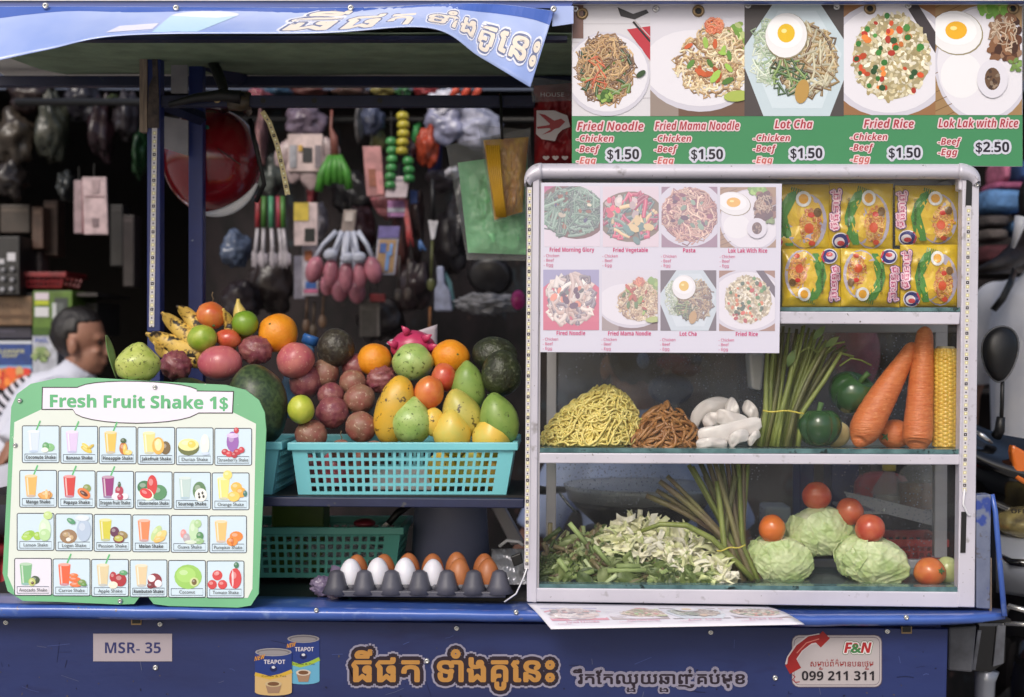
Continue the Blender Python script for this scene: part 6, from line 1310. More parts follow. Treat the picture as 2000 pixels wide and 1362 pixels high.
# clear plastic bags, striped bags
for x, y, rx, ry, cc, lb in ((872, 244, 40, 34, (150, 152, 180), 'bluish clear plastic bag bundle under the rail'), (930, 250, 44, 40, (176, 178, 200), 'whiter crumpled plastic bag bundle behind the hook'), (872, 205, 36, 28, (206, 206, 220), 'white plastic bag tucked behind the rail'), (598, 234, 40, 34, (110, 96, 112), 'dim mauve bag bundle above the pink card pack'), (748, 178, 22, 14, (130, 120, 66), 'olive pouch above the hanging rail'), (788, 182, 16, 9, (70, 130, 80), 'green pouch above the hanging rail'), (462, 488, 28, 36, (84, 96, 120), 'dim blue and grey bag hanging below the helmet'), (800, 300, 14, 30, (70, 50, 56), 'dark mesh pouch beside the bottle chains'), (835, 290, 20, 40, (170, 70, 46), 'rust red pouch right of the bottle chains'), (505, 190, 26, 14, (120, 60, 70), 'dim pink bag above the rail near the helmet'), (897, 430, 22, 70, (44, 42, 46), 'black plastic utensil pack beside the green bags'), (885, 340, 14, 12, (206, 206, 216), 'white funnel tip beside the green bag packet')):
    Y = 1.58; s = S(Y); sd = R.random()*40
    o = MB().ball((0, 0, 0), (rx*s, .05, ry*s), None, lambda p, d: p*(1+.34*fbm(d*1.6+V((sd, 0, 0)), 1, 4)), 40, 28).build('plastic_bag', pm(*cc, .22, .5), None, smooth=True); o.location = W(x, y, Y); tag(o, lb, 'bag', GH)
for k, (x, cc) in enumerate(((890, (214, 84, 60)), (912, (212, 80, 56)), (934, (210, 84, 62)))):
    o = MB().tube([W(x-10, 190, 1.5), W(x, 178, 1.48), W(x+6, 162, 1.5)], [.008, .012, .006], 8).build('orange_strap', pm(*cc), None, smooth=True); tag(o, ('orange strap at the left of the three over the rail', 'middle orange strap of the three over the rail', 'orange strap at the right of the three over the rail')[k], 'strap', 'orange straps over the rail')
g = thing('spatula', 'white spatula blade hanging upside down on a dark handle', 'spatula', W(845, 470, 1.5), GH); s = S(1.5)
MB().pquad([(842, 470), (849, 466), (856, 432), (836, 430)], 1.5, 1.506).build('blade', pm(206, 204, 210), g, bevel=.002); MB().tube([W(846, 430, 1.5), W(844, 350, 1.5)], .006, 8).build('handle', m_black, g, smooth=True)
g = thing('dustpan', 'pale blue dustpan hanging low beside the black pan', 'dustpan', W(868, 610, 1.5), GH)
MB().pquad([(848, 608), (884, 608), (878, 565), (868, 556), (866, 520), (852, 520), (854, 556), (848, 566)], 1.5, 1.53).build('pan', pm(170, 176, 204), g, bevel=.006); MB().pquad([(884, 606), (889, 596), (882, 552), (870, 530), (868, 540), (877, 565)], 1.52, 1.54).build('edge', pm(84, 130, 140), g)
g = thing('frying_pan', 'black frying pan hanging under the green bag packet', 'frying pan', W(955, 575, 1.5), GH); s = S(1.5)
MB().lathe([(.001, .004), (.044, .004), (.060, -.012), (.063, -.012), (.048, .010), (.001, .010)], Matrix.Translation(W(956, 540, 1.5)) @ Matrix.Rotation(.25, 4, 'Y') @ Matrix.Rotation(pi/2+.35, 4, 'X') @ Matrix.Scale(1.12, 4, (1, 0, 0)), 36).build('pan', pm(50, 48, 50, .3), g, smooth=True)
MB().tube([W(975, 508, 1.5), W(990, 470, 1.5)], .008, 8).build('handle', m_black, g, smooth=True)
o = MB().ball((0, 0, 0), (.082, .04, .028), None, lambda p, d: p*(1+.5*fbm(d*3, 1, 4)), 50, 34).build('crinkled_wrap', pm(150, 150, 156, .2, .8), None, smooth=True); o.location = W(950, 594, 1.5); tag(o, 'crinkled silvery plastic wrap under the black frying pan', 'plastic wrap')
tag(MB().ball(W(1012, 586, 1.2), (.02, .02, .028)).build('balloon', pm(206, 60, 140, .25), None, smooth=True), 'bright pink balloon peeping beside the cabinet post', 'balloon')
card(702, 584, 742, 658, 1.6, (104, 98, 96), 'grey brown box hanging low in the shop', ((.1, .3, .9, .95, (84, 78, 76)), (.86, .2, .97, .97, (134, 126, 122))))
card(722, 574, 752, 590, 1.58, (150, 40, 50), 'small red box on top of the grey brown one')
for i, (x, y0, y1, cc) in enumerate(((598, 580, 640, (110, 84, 66)), (612, 590, 650, (96, 80, 66)), (630, 578, 632, (124, 96, 76)), (778, 500, 580, (104, 96, 92)), (796, 505, 578, (110, 98, 92)), (838, 600, 690, (150, 96, 50)), (842, 470, 560, (96, 100, 60)))):
    g = thing('wooden_spoon', ('long handled spoon at the left below the blue footed box', 'middle spoon below the blue footed box', 'spoon at the right below the blue footed box', 'steel spoon hanging below the peeler card', 'second steel spoon right of the peeler card', 'orange wooden handle above the dragon fruit', 'olive stick hanging beside the dustpan')[i], 'spoon', W(x, y1, 1.6), GH); s = S(1.6)
    MB().tube([W(x+2, y0, 1.6), W(x, y1-14, 1.6)], 2.6*s, 6).build('handle', pm(*cc), g, smooth=True); MB().ball(W(x, y1-4, 1.6), (8*s, 4*s, 13*s)).build('bowl', pm(*cc, .3), g, smooth=True)

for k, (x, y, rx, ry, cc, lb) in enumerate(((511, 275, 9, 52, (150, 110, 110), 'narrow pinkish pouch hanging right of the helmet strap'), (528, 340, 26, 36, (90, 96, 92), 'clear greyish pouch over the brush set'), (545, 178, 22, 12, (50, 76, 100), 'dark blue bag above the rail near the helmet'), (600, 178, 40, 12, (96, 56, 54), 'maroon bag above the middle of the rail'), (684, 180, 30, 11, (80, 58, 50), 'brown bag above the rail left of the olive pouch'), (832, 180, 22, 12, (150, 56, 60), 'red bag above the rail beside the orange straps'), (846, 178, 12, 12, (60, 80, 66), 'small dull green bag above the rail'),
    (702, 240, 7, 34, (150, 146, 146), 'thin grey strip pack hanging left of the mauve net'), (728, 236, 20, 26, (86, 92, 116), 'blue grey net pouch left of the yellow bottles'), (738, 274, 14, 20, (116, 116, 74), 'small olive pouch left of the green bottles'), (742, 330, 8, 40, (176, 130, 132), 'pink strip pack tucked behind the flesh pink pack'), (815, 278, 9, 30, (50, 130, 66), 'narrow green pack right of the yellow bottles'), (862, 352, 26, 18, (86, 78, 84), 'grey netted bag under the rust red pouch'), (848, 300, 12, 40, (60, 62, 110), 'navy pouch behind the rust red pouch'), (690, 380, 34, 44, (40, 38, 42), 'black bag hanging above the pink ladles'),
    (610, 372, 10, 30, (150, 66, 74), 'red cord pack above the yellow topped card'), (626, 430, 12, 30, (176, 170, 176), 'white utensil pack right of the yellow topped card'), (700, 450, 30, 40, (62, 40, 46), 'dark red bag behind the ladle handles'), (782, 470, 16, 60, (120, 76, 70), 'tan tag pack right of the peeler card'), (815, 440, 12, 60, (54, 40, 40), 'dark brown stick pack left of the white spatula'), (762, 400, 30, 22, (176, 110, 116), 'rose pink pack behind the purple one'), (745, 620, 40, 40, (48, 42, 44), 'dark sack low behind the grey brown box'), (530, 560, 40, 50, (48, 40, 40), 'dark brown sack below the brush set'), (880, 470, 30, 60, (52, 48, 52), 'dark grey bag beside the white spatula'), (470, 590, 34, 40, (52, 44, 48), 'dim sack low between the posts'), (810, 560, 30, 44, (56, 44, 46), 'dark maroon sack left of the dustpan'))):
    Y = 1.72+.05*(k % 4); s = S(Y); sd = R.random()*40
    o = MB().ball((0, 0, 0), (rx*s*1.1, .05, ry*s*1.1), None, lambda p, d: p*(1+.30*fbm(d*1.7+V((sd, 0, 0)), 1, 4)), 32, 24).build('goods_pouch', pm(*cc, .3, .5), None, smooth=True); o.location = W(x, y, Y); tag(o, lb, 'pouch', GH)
# left part of the shop
card(162, 346, 209, 458, 1.7, (190, 166, 170), 'pale pink notebook hanging in front of another', ((.08, .33, .92, .35, (120, 90, 96)), (.4, .05, .7, .28, (170, 146, 150)), (.35, .72, .6, .86, (120, 100, 106))), -2, name='notebook', cat='notebook')
card(144, 352, 164, 456, 1.74, (150, 128, 134), 'darker pink notebook behind the front notebook', ((.8, 0, 1, 1, (110, 50, 60)),), 0, name='notebook', cat='notebook')
sl = thing('goods_shelf', 'dark shelf unit of boxes at the left of the shop', 'shelf', W(50, 900, 2.0))
for y in (572, 668, 760): MB().pbox(-140, y, 190 if y == 572 else 150, y+7, 1.86, 2.22).build('board', m_sh, sl)
MB().pbox(-160, 300, -140, 1100, 1.86, 2.22).build('upright', m_sh, sl)
def carton(x0, y0, x1, y1, Y, col, label, prints=(), txt=(), name='carton', dep=.25):
    g = thing(name, label, 'box', W((x0+x1)/2, y1, Y)); MB().pbox(x0, y0, x1, y1, Y, Y+dep).build('box', pm(*col), g, bevel=.003)
    p = Print(flat(Y), .002)
    for a, b_, a2, b2, cc in prints: p.rect(a, b_, a2, b2, c(*cc))
    for t, a, a2, yb, cap_, cc in txt: p.text(t, a, a2, yb, cap_, c(*cc), sty='b')
    if prints or txt: p.build('print', PRINT, g)
    return g
carton(-60, 579, 63, 636, 1.84, (120, 92, 66), 'brown cardboard carton on the shelf above the dark one', ((-60, 615, 58, 622, (84, 62, 46)),), (('MATERIAL', -30, 44, 602, 8, (80, 58, 44)),))
carton(-60, 637, 62, 662, 1.86, (56, 54, 70), 'dark blue grey carton under the brown carton', ((-40, 644, 30, 650, (76, 74, 90)),))
g = carton(-70, 666, 62, 758, 1.83, (40, 70, 140), 'blue printed box with orange seafood picture', ((-70, 666, 62, 672, (190, 196, 206)), (-70, 714, 62, 722, (120, 160, 200))), (('K CLEANER', -20, 48, 690, 7, (190, 190, 150)), ('SOAP', 4, 34, 698, 6, (190, 190, 150))))
p = Print(flat(1.83), .006); bits(p, 10, 738, 50, 16, 60, [c(206, 90, 50), c(216, 130, 60), c(196, 60, 50), c(220, 180, 120)], 4, 9); p.build('seafood_picture', PRINT, g)
g = carton(64, 568, 141, 655, 1.82, (86, 118, 40), 'green appliance box with a jug picture', ((68, 572, 95, 586, (196, 186, 196)), (68, 587, 95, 596, (170, 180, 50)), (68, 600, 95, 619, (196, 196, 200)), (64, 640, 141, 655, (60, 90, 34)), (106, 582, 132, 622, (60, 66, 66)), (102, 592, 110, 622, (176, 180, 184)), (112, 592, 124, 612, (90, 96, 96))))
g = carton(63, 656, 112, 745, 1.81, (190, 194, 206), 'white appliance box under the green box', ((63, 656, 112, 658, (150, 156, 170)),), (('PHIL', 68, 94, 669, 8, (70, 90, 170)),))
p = Print(flat(1.81), .004); bits(p, 80, 694, 14, 12, 26, [c(120, 140, 90), c(160, 170, 130), c(90, 110, 70)], 3, 6); p.build('vegetable_picture', PRINT, g)
carton(142, 590, 190, 655, 1.95, (58, 56, 56), 'dark box in the shade right of the green box', ((160, 598, 175, 606, (90, 90, 90)),))
basket('plastic_basket', 'red plastic basket on top of the green appliance box', pm(130, 28, 36), 46, 126, 536, 50, 120, 562, 1.85, .2, 8, 2, None, 0, 0, 0, 0)
g = carton(-40, 462, 38, 576, 1.80, (36, 36, 38), 'black appliance panel with white knobs at the left edge', ((14, 494, 30, 510, (190, 190, 196)), (-8, 506, 8, 516, (170, 170, 176)), (-10, 536, 34, 538, (80, 80, 84))))
for x, y in ((6, 528), (24, 526), (6, 545), (24, 547), (5, 566), (22, 565)): MB().ball(W(x, y, 1.79), (.008, .006, .008)).build('knob', pm(150, 150, 156), g, smooth=True)
for x0, y0, x1, y1, cc, lb in ((62, 404, 84, 486, (92, 66, 54), 'brown box standing upright at the left of the shop'), (85, 392, 112, 500, (78, 60, 52), 'taller brown box beside the first upright one'), (64, 490, 80, 560, (100, 90, 90), 'grey pack below the upright brown boxes'), (0, 400, 58, 455, (60, 50, 44), 'dim tan box high at the left edge'), (215, 400, 240, 520, (40, 38, 40), 'dark upright pack behind the corner post'), (240, 420, 262, 560, (56, 48, 50), 'dim brown pack just left of the corner post')):
    carton(x0, y0, x1, y1, 1.9+R.uniform(0, .1), cc, lb, ((x0+3, y0+8, x1-3, y0+14, tuple(min(255, v+24) for v in cc)),), dep=.08)
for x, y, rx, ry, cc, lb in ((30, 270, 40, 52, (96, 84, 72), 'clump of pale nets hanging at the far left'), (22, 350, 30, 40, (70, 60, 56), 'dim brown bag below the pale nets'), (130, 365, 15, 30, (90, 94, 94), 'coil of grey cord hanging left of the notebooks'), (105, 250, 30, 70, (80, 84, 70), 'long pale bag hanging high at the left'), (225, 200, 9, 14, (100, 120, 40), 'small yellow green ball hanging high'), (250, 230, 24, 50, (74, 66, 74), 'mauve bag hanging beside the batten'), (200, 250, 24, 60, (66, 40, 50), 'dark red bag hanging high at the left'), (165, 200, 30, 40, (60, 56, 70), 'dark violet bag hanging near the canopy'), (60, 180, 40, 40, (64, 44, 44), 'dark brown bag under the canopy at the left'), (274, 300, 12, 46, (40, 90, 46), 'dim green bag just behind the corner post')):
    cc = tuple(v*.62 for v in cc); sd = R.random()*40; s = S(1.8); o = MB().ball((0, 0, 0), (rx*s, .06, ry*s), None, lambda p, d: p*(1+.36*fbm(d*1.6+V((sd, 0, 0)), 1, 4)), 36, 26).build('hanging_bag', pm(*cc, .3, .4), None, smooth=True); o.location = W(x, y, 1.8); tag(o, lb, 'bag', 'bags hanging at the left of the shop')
tb = MB().tube([W(84, 98, .75), W(190, 165, .95)], .012, 10); tag(tb.build('awning_pole', pm(110, 110, 120, .35), None, smooth=True), 'slanting grey awning pole under the left of the canopy', 'pole')
# right part of the shop: towels
for x0, y0, x1, y1, cc, sc, lb in ((1912, 372, 1988, 420, (88, 130, 180), 60, 'fuzzy blue folded towel on the upper pile'), (1925, 360, 1992, 376, (160, 84, 120), 60, 'thin pink towel on top of the fuzzy blue one'), (1985, 372, 2060, 430, (180, 120, 140), 60, 'pink folded towel beside the fuzzy blue one'), (1966, 432, 2050, 462, (90, 134, 186), 60, 'lower blue folded towel beside the grey bundle'), (1908, 424, 1958, 448, (70, 64, 64), 40, 'grey folded bundle under the blue towel'), (1908, 450, 1956, 474, (84, 76, 74), 40, 'lower grey folded bundle of the dim pile'), (1940, 318, 1958, 362, (190, 110, 140), 30, 'pink plastic roll standing behind the towels'), (1972, 318, 1992, 360, (40, 70, 120), 30, 'blue plastic roll standing behind the towels'), (1905, 480, 1990, 520, (70, 26, 34), 30, 'dark red bundle below the grey bundles')):
    o = MB().ball((0, 0, 0), ((x1-x0)/2*S(1.75)*1.1, .1, (y1-y0)/2*S(1.75)*1.15), None, lambda p, d: V([math.copysign(abs(a)**.55, a)*r for a, r in zip(d, ((x1-x0)/2*S(1.75), .1, (y1-y0)/2*S(1.75)))])*(1+.05*noise.noise(d*7)), 40, 28).build('folded_towel' if sc == 60 else 'goods_bundle', pm(*cc, .9, 1.0), None, smooth=True); o.location = W((x0+x1)/2, (y0+y1)/2, 1.8); tag(o, lb, 'towel' if sc == 60 else 'bundle', 'folded goods at the right of the shop')
s2 = thing('goods_shelf', 'dim shelf carrying the folded towels at the right', 'shelf', W(1960, 530, 1.85))
for y in (526, 640, 760): MB().pbox(1700, y, 2250, y+8, 1.7, 2.1).build('board', m_sh, s2)
for x in (1700, 2250): MB().pbox(x, 200, x+14, 1100, 1.72, 2.1).build('upright', m_sh, s2)
tag(MB().ball(W(1672, 690, .95), (.06, .08, .10)).build('pink_bucket', pm(150, 56, 84, .5), None, smooth=True), 'dark pink plastic tub seen through the middle cabinet glass', 'tub')
for x, y, rx, ry, cc, lb in ((1316, 708, 34, 16, (150, 40, 50), 'dark red cap seen through the steamy glass'), (1340, 722, 30, 14, (110, 30, 40), 'second dark red cap lower behind the glass'), (1256, 704, 12, 16, (120, 140, 170), 'bluish cup seen through the steamy glass'), (1360, 705, 10, 10, (70, 84, 110), 'small dark blue jar behind the steamy glass'), (1310, 760, 44, 30, (76, 84, 110), 'denim blue bag behind the brown noodles')):
    tag(MB().ball(W(x, y, .9), (rx*S(.9), .04, ry*S(.9))).build('shop_article', pm(*cc), None, smooth=True), lb, 'article')

# ---------------------------------------------------------------- people
m_skin = M('skin', c(158, 114, 94), c(142, 100, 82), 12, .5, .1, 90, sub=.08)
m_hair = M('black_hair', c(20, 18, 19), c(34, 30, 30), 30, .42, .6, 60, stretch=(4, 4, 1))
def person(label, head, face, shirt, trousers, sit=True, lean=0, hair_len=0, bag=False, arm_out=.1, sc=1):
    """head = world point of the head's centre; face = turn about z (0 looks along +x)"""
    root = thing('person', label, 'person', (head.x, head.y, 0)); root.scale = (sc, sc, sc); head = V((head.x, head.y, head.z/sc)); Mz = Matrix.Translation(head) @ Matrix.Rotation(face, 4, 'Z')
    T_ = lambda x, y, z: Mz @ V((x, y, z))
    L3 = Matrix.Rotation(face, 3, 'Z')
    lx = sin(lean); lz = cos(lean)
    tor = lambda d, y=0, f=0: T_(-.035-d*lx+f*lz, y, -.17+.075*lx-d*lz-.0+f*lx)     # down the spine
    b = MB()
    b.ball(T_(-.01, 0, .035), (.097, .076, .098), L3); b.ball(T_(.034, 0, -.045), (.060, .056, .072), L3); b.ball(T_(.062, 0, -.093), (.024, .026, .020), L3); b.ball(T_(.070, 0, .022), (.026, .05, .020), L3)
    b.tube([T_(.082, 0, .02), T_(.100, 0, -.012), T_(.112, 0, -.032), T_(.088, 0, -.044)], [.008, .010, .014, .010], 8)
    b.ball(T_(.092, 0, -.062), (.012, .024, .006), L3); b.ball(T_(.089, 0, -.074), (.012, .021, .007), L3)
    for sy in (-1, 1): b.ball(T_(-.004, sy*.082, -.012), (.020, .013, .034), L3); b.ball(T_(.072, sy*.034, -.028), (.016, .018, .014), L3)
    b.tube([T_(.0, 0, -.06), T_(-.03, 0, -.14), tor(.06)], [.052, .050, .062], 12)
    kn = .46
    hips = tor(.58); hip = lambda sy: hips+L3 @ V((0, sy*.09, 0))
    for sy in (-1, 1):
        sh_ = tor(.07, sy*.17); el = tor(.34, sy*(.20+arm_out), .04); wr_ = tor(.42, sy*.14, .26) if sit else tor(.60, sy*(.22+arm_out), .06)
        b.tube([sh_.lerp(el, .5), el, wr_], [.044, .038, .026], 10)
        d = (wr_-el).normalized(); b.ball(wr_+d*.045, (.03, .03, .03))
        side = d.cross(V((0, 0, 1))).normalized()
        for k in range(4): q = wr_+d*.07+side*(.012*(k-1.5)); b.tube([q, q+d*.035+V((0, 0, -.006)), q+d*(.062 if k in (1, 2) else .052)+V((0, 0, -.022))], [.0085, .008, .006], 6)
        q = wr_+d*.03+side*.024; b.tube([q, q+d*.03+side*.014, q+d*.05+side*.012], [.010, .009, .007], 6)
    b.build('body', m_skin, root, remesh=.0065)
    for sy in (-1, 1): MB().ball(T_(.083, sy*.033, .004), (.008, .013, .006), L3).build('eye', pm(24, 20, 20, .2), root, smooth=True)
    sb_ = MB(); sb_.tube([tor(-.0), tor(.05), tor(.14), tor(.3), tor(.46), tor(.62)], [.07, .13, .155, .15, .145, .15], 18, flat=.72 if abs(sin(face)) < .5 else 1)
    for sy in (-1, 1):
        sh_ = tor(.07, sy*.165); el = tor(.34, sy*(.20+arm_out), .04); sb_.ball(sh_, .066); sb_.tube([tor(.05, sy*.08), sh_, sh_.lerp(el, .55), sh_.lerp(el, .8)], [.06, .068, .062, .060], 12)
    sb_.tube([tor(.05, 0, .0), tor(-.0, 0, .02), tor(-.035, 0, .03)], [.10, .074, .066], 14)
    sb_.build('shirt', shirt, root, remesh=.011)
    tr_ = MB()
    for sy in (-1, 1):
        h_ = hip(sy)
        if sit: k_ = h_+L3 @ V((.42, sy*.03, .02)); a_ = V((k_.x, k_.y, .1))
        else: k_ = h_+V((0, 0, -.42)); a_ = V((h_.x, h_.y, .08))
        tr_.tube([hips+V((0, 0, .05)), h_, h_.lerp(k_, .5), k_, k_.lerp(a_, .5), a_], [.10, .095, .085, .066, .058, .045], 12)
        a2 = a_+L3 @ V((.10, 0, -.055)); tr_.tube([a_, a_+V((0, 0, -.05)), a2], [.045, .045, .035], 8)
    tr_.build('trousers', trousers, root, remesh=.013)
    hb = MB()
    def hr(p, d):
        e1 = min(1, max(0, (d.x-.22)/.12))*min(1, max(0, (.46-d.z+.10*noise.noise(d*9))/.10))
        e2 = min(1, max(0, (d.x+.12)/.14))*min(1, max(0, (.04-d.z)/.14))
        f = 1-.22*max(e1, e2)
        if d.z < -.28 and d.x > -.1: f = .72
        return p*f*(1+.05*noise.noise(V((d.x*3, d.y*3, d.z*3)))+.02*noise.noise(d*14))
    hb.ball(T_(-.014, 0, .040), (.101, .082, .101), L3, hr, 72, 54)
    if hair_len: hb.tube([T_(-.09, 0, .02), T_(-.13, -.02, -.06), T_(-.16, -.03, -.16), T_(-.20, -.02, -.26), T_(-.24, .0, -hair_len)], [.05, .05, .045, .04, .018], 12)
    hb.build('hair', m_hair, root, smooth=True)
    if sit:
        hips = V((head.x+(hips.x-head.x)*sc, head.y+(hips.y-head.y)*sc, hips.z*sc))
        st_ = thing('stool', 'red plastic stool under the '+' '.join(label.split(' ')[:2]).replace('dark haired', 'striped woman')+' behind the cart', 'stool', (hips.x, hips.y, 0)); z = hips.z-.10
        MB().lathe([(.15, z-.03), (.16, z), (.001, z)], Matrix.Translation((hips.x, hips.y, 0)), 20).build('seat', pm(150, 40, 46), st_, smooth=True)
        for k in range(4):
            q = pi/4+k*pi/2; MB().tube([V((hips.x+.12*cos(q), hips.y+.12*sin(q), z-.02)), V((hips.x+.16*cos(q), hips.y+.16*sin(q), 0))], .018, 8).build('leg', pm(150, 40, 46), st_, smooth=True)
    return root, T_, tor
m_shirt = M('white_cotton', c(206, 208, 222), c(192, 196, 212), 10, .8, .5, 14)
m_shirtb = M('pale_blue_cotton', c(176, 188, 222), c(160, 174, 212), 10, .8, .6, 14)
m_jean = M('dark_trousers', c(44, 46, 58), rough=.85, bump=.3)
m_strp = M('striped_cotton', c(200, 198, 206), rough=.85)
_n = m_strp.node_tree; _w = _n.nodes.new('ShaderNodeTexWave'); _w.wave_type = 'BANDS'; _w.bands_direction = 'Z'; _w.inputs['Scale'].default_value = 13; _w.inputs['Distortion'].default_value = .6
_t = _n.nodes.new('ShaderNodeTexCoord'); _r = _n.nodes.new('ShaderNodeValToRGB'); _r.color_ramp.interpolation = 'CONSTANT'; _r.color_ramp.elements[0].color = c(26, 26, 36); _r.color_ramp.elements[1].position = .45; _r.color_ramp.elements[1].color = c(196, 194, 204)
_mp = _n.nodes.new('ShaderNodeMapping'); _mp.inputs['Rotation'].default_value = (0, radians(-38), 0)
_n.links.new(_t.outputs['Object'], _mp.inputs[0]); _n.links.new(_mp.outputs[0], _w.inputs[0]); _n.links.new(_w.outputs['Fac'], _r.inputs[0]); _n.links.new(_r.outputs[0], _n.nodes['Principled BSDF'].inputs['Base Color'])
person('seated man in a white shirt, seen in profile behind the shake board', W(158, 672, 1.74), 0.0, m_shirt, m_jean, True, .55, sc=.86)
person('dark haired woman in a black and white striped top behind the seated man', W(136, 668, 2.02), radians(6), m_strp, m_jean, True, .78, 0, sc=.9)
person('stooping seller in a pale blue shirt seen through the cabinet glass', W(1240, 712, 1.02), radians(100), m_shirtb, m_jean, True, .12)
rt, T_, tor = person('woman in a white shirt with a dark braid at the right edge', W(2060, 424, 1.25), radians(35), M('white_shirt_cloth', c(240, 240, 244), c(226, 228, 236), 10, .8, .6, 12), m_jean, False, 0, 0)
MB().tube([W(2010, 470, 1.28), W(1985, 498, 1.2), W(1962, 514, 1.16), W(1938, 522, 1.15), W(1908, 528, 1.15)], [.036, .034, .028, .02, .008], 14).build('braid', M('dark_brown_hair', c(44, 34, 32), c(28, 22, 22), 30, .45, .6, 60), rt, smooth=True)
MB().tube([W(1982, 528, 1.13), W(1974, 552, 1.05), W(1958, 584, 1.03), W(1940, 606, 1.05)], .011, 6, flat=.25).build('bag_strap', m_black, rt, smooth=True)
MB().tube([W(1996, 425, 1.1), W(1988, 452, 1.1), W(1978, 484, 1.12)], [.02, .012, .006], 8).build('white_scarf', m_white, rt, smooth=True)

# ---------------------------------------------------------------- the parked motorbike at the right edge
mk = thing('motorbike', 'black and silver parked motorbike with a round mirror at the right edge', 'motorbike', W(2100, 1362, .45))
m_gl = M('black_bike_lacquer', c(16, 16, 18), rough=.14, coat=.6)
m_sil = M('silver_bike_paint', c(150, 154, 164), rough=.3, metal=.3, coat=.4)
def mir(u, v):
    q = 2*pi*u; r = v
    x = 1953+35*r*(cos(q)*(1+.24*sin(q))); y = 692-54*r*sin(q)-5*r*cos(q)
    return W(x, y, .34-.028*(1-r*r)**.5 if r < 1 else .34)
mo = MB().grid(mir, 36, 10, closed=True).build('mirror', m_black, mk, smooth=True)
MB().tube([mir(k/36, 1.0)-V((0, .002, 0)) for k in range(37)], .0022, 6).build('mirror_rim', pm(96, 98, 104, .35), mo, smooth=True)
MB().tube([W(1958, 742, .345), W(1957, 790, .35), W(1955, 838, .37)], .0045, 8).build('mirror_stalk', m_black, mo, smooth=True)
MB().tube([W(1955, 815, .365), W(1952, 842, .37), W(1946, 852, .38)], [.009, .011, .012], 10).build('mirror_boot', m_black, mk, smooth=True)
def cowl(u, v):   # dark fairing sweeping down to the right
    x = 1896+330*u; top = 824+70*u+90*u*u; bot = 900+150*u if u < .9 else 1040; top += 12*sin(u*9)*(1-u)
    y = top*(1-v)+(bot+70)*v
    return W(x, y, .42-.09*sin(pi*min(1, v*1.1))*(1-.3*u)-.03*sin(u*3)+.015*sin(v*11))
MB().grid(cowl, 40, 24).build('fairing', m_gl, mk, smooth=True, solid=.004)
MB().tube([W(1904, 842, .33), W(1920, 852, .32), W(1938, 866, .325)], [.003, .006, .003], 8, flat=.5).build('chrome_trim', m_chrome, mk, smooth=True)
MB().pquad([(1984, 936), (2090, 1000), (2090, 930), (1978, 868), (1976, 884)], .300, .33).build('indicator', M('amber_lens', c(206, 106, 40), rough=.12, coat=.5), mk, bevel=.006)
MB().ball(W(2010, 1020, .40), (.075, .09, .042)).build('headlight', M('headlight_lens', c(196, 180, 120), c(120, 110, 90), 30, .08, metal=.5, coat=.6), mk, smooth=True)
p = Print(flat(.305), .001); p.text('OFF', 1975, 2004, 1003, 8, INK, sty='b'); p.build('headlight_mark', PRINT, mk)
def leg(u, v):
    x = 1946+150*u; y = 1046+110*v+26*u*sin(2*v); return W(x, y, .40-.05*sin(pi*v)-.06*sin(pi*u*.7))
MB().grid(leg, 20, 16).build('leg_shield', m_sil, mk, smooth=True, solid=.004)
for y0, y1, m in ((1082, 1098, m_gl), (1096, 1100, m_white)):
    MB().tube([W(1950, y0, .36), W(1975, y1, .315), W(2040, y1+6, .29)], [.004, .008, .010] if m == m_gl else [.002, .003, .004], 8).build('trim_line', m, mk, smooth=True)
MB().tube([W(1962, 1198, .30), W(1972, 1184, .28), W(2000, 1192, .27), W(2060, 1200, .27)], .006, 10).build('crash_bar', m_chrome, mk, smooth=True)
MB().tube([W(1962, 1218, .30), W(2060, 1222, .28)], .005, 10).build('crash_bar', m_chrome, mk, smooth=True)
MB().ball(W(2080, 1190, .55), (.17, .14, .16)).build('engine', m_black, mk, smooth=True)
MB().pquad([(1898, 1312), (1936, 1316), (1966, 1296), (1968, 1216), (1906, 1216)], .30, .36).build('fork_cover', m_gl, mk, bevel=.008)
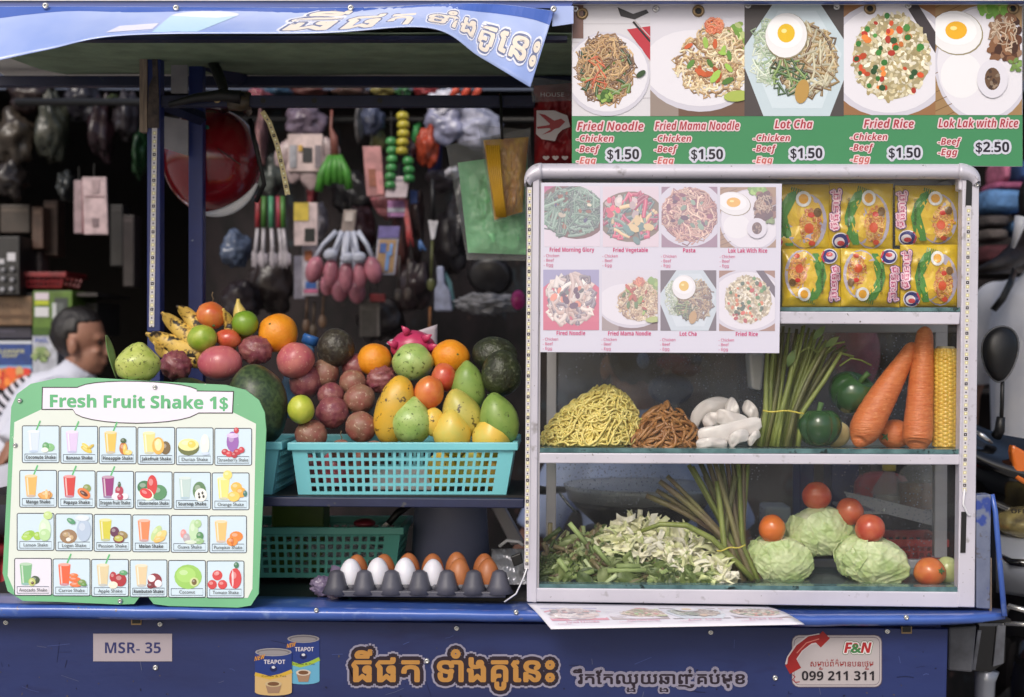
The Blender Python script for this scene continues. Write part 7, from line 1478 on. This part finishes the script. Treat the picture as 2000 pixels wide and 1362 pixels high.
MB().pquad([(1899, 1308), (1905, 1310), (1917, 1232), (1910, 1232)], .294, .2995).build('cover_edge', pm(110, 112, 120, .3), mk)
MB().pquad([(1940, 1302), (1960, 1296), (1964, 1222), (1948, 1222)], .294, .2995).build('cover_edge', pm(110, 112, 120, .3), mk)
MB().tube([W(1928, 1308, .33), W(1924, 1330, .33), W(1920, 1420, .33), W(1914, 1560, .33)], [.026, .022, .020, .020], 14).build('fork_tube', m_sil, mk, smooth=True)
wq = W(1900, 1640, .40); wl = MB(); wl.lathe([(.20, -.05), (.26, -.05), (.29, 0), (.26, .05), (.20, .05)], Matrix.Translation((wq.x, .42, .29)) @ Matrix.Rotation(pi/2, 4, 'X') @ Matrix.Rotation(.3, 4, 'Y'), 40); wo = wl.build('wheel', m_rubber, mk, smooth=True)
MB().lathe([(.03, -.045), (.2, -.02), (.2, .02), (.03, .045)], Matrix.Translation((wq.x, .42, .29)) @ Matrix.Rotation(pi/2, 4, 'X') @ Matrix.Rotation(.3, 4, 'Y'), 30).build('rim', m_sil, wo, smooth=True)
MB().tube([V((wq.x+.1, .45, .62)), V((wq.x+.7, .6, .55)), V((wq.x+1.2, .7, .68))], [.10, .14, .09], 14).build('frame_body', m_gl, mk, smooth=True)
MB().tube([V((wq.x+.35, .52, .72)), V((wq.x+.7, .6, .78)), V((wq.x+1.15, .7, .80))], [.08, .13, .10], 14, flat=.6).build('saddle', m_black, mk, smooth=True)
w2 = MB().lathe([(.20, -.06), (.26, -.06), (.29, 0), (.26, .06), (.20, .06)], Matrix.Translation((wq.x+1.2, .72, .29)) @ Matrix.Rotation(pi/2, 4, 'X'), 40).build('wheel', m_rubber, mk, smooth=True)
MB().lathe([(.03, -.045), (.2, -.02), (.2, .02), (.03, .045)], Matrix.Translation((wq.x+1.2, .72, .29)) @ Matrix.Rotation(pi/2, 4, 'X'), 30).build('rim', m_sil, w2, smooth=True)
tag(MB().pquad([(1852, 1310), (1900, 1314), (1908, 1222), (1853, 1226)], .10, .16).build('grey_side_panel', pm(96, 98, 106), None, bevel=.004), 'grey metal panel in the gap right of the cart front', 'panel')
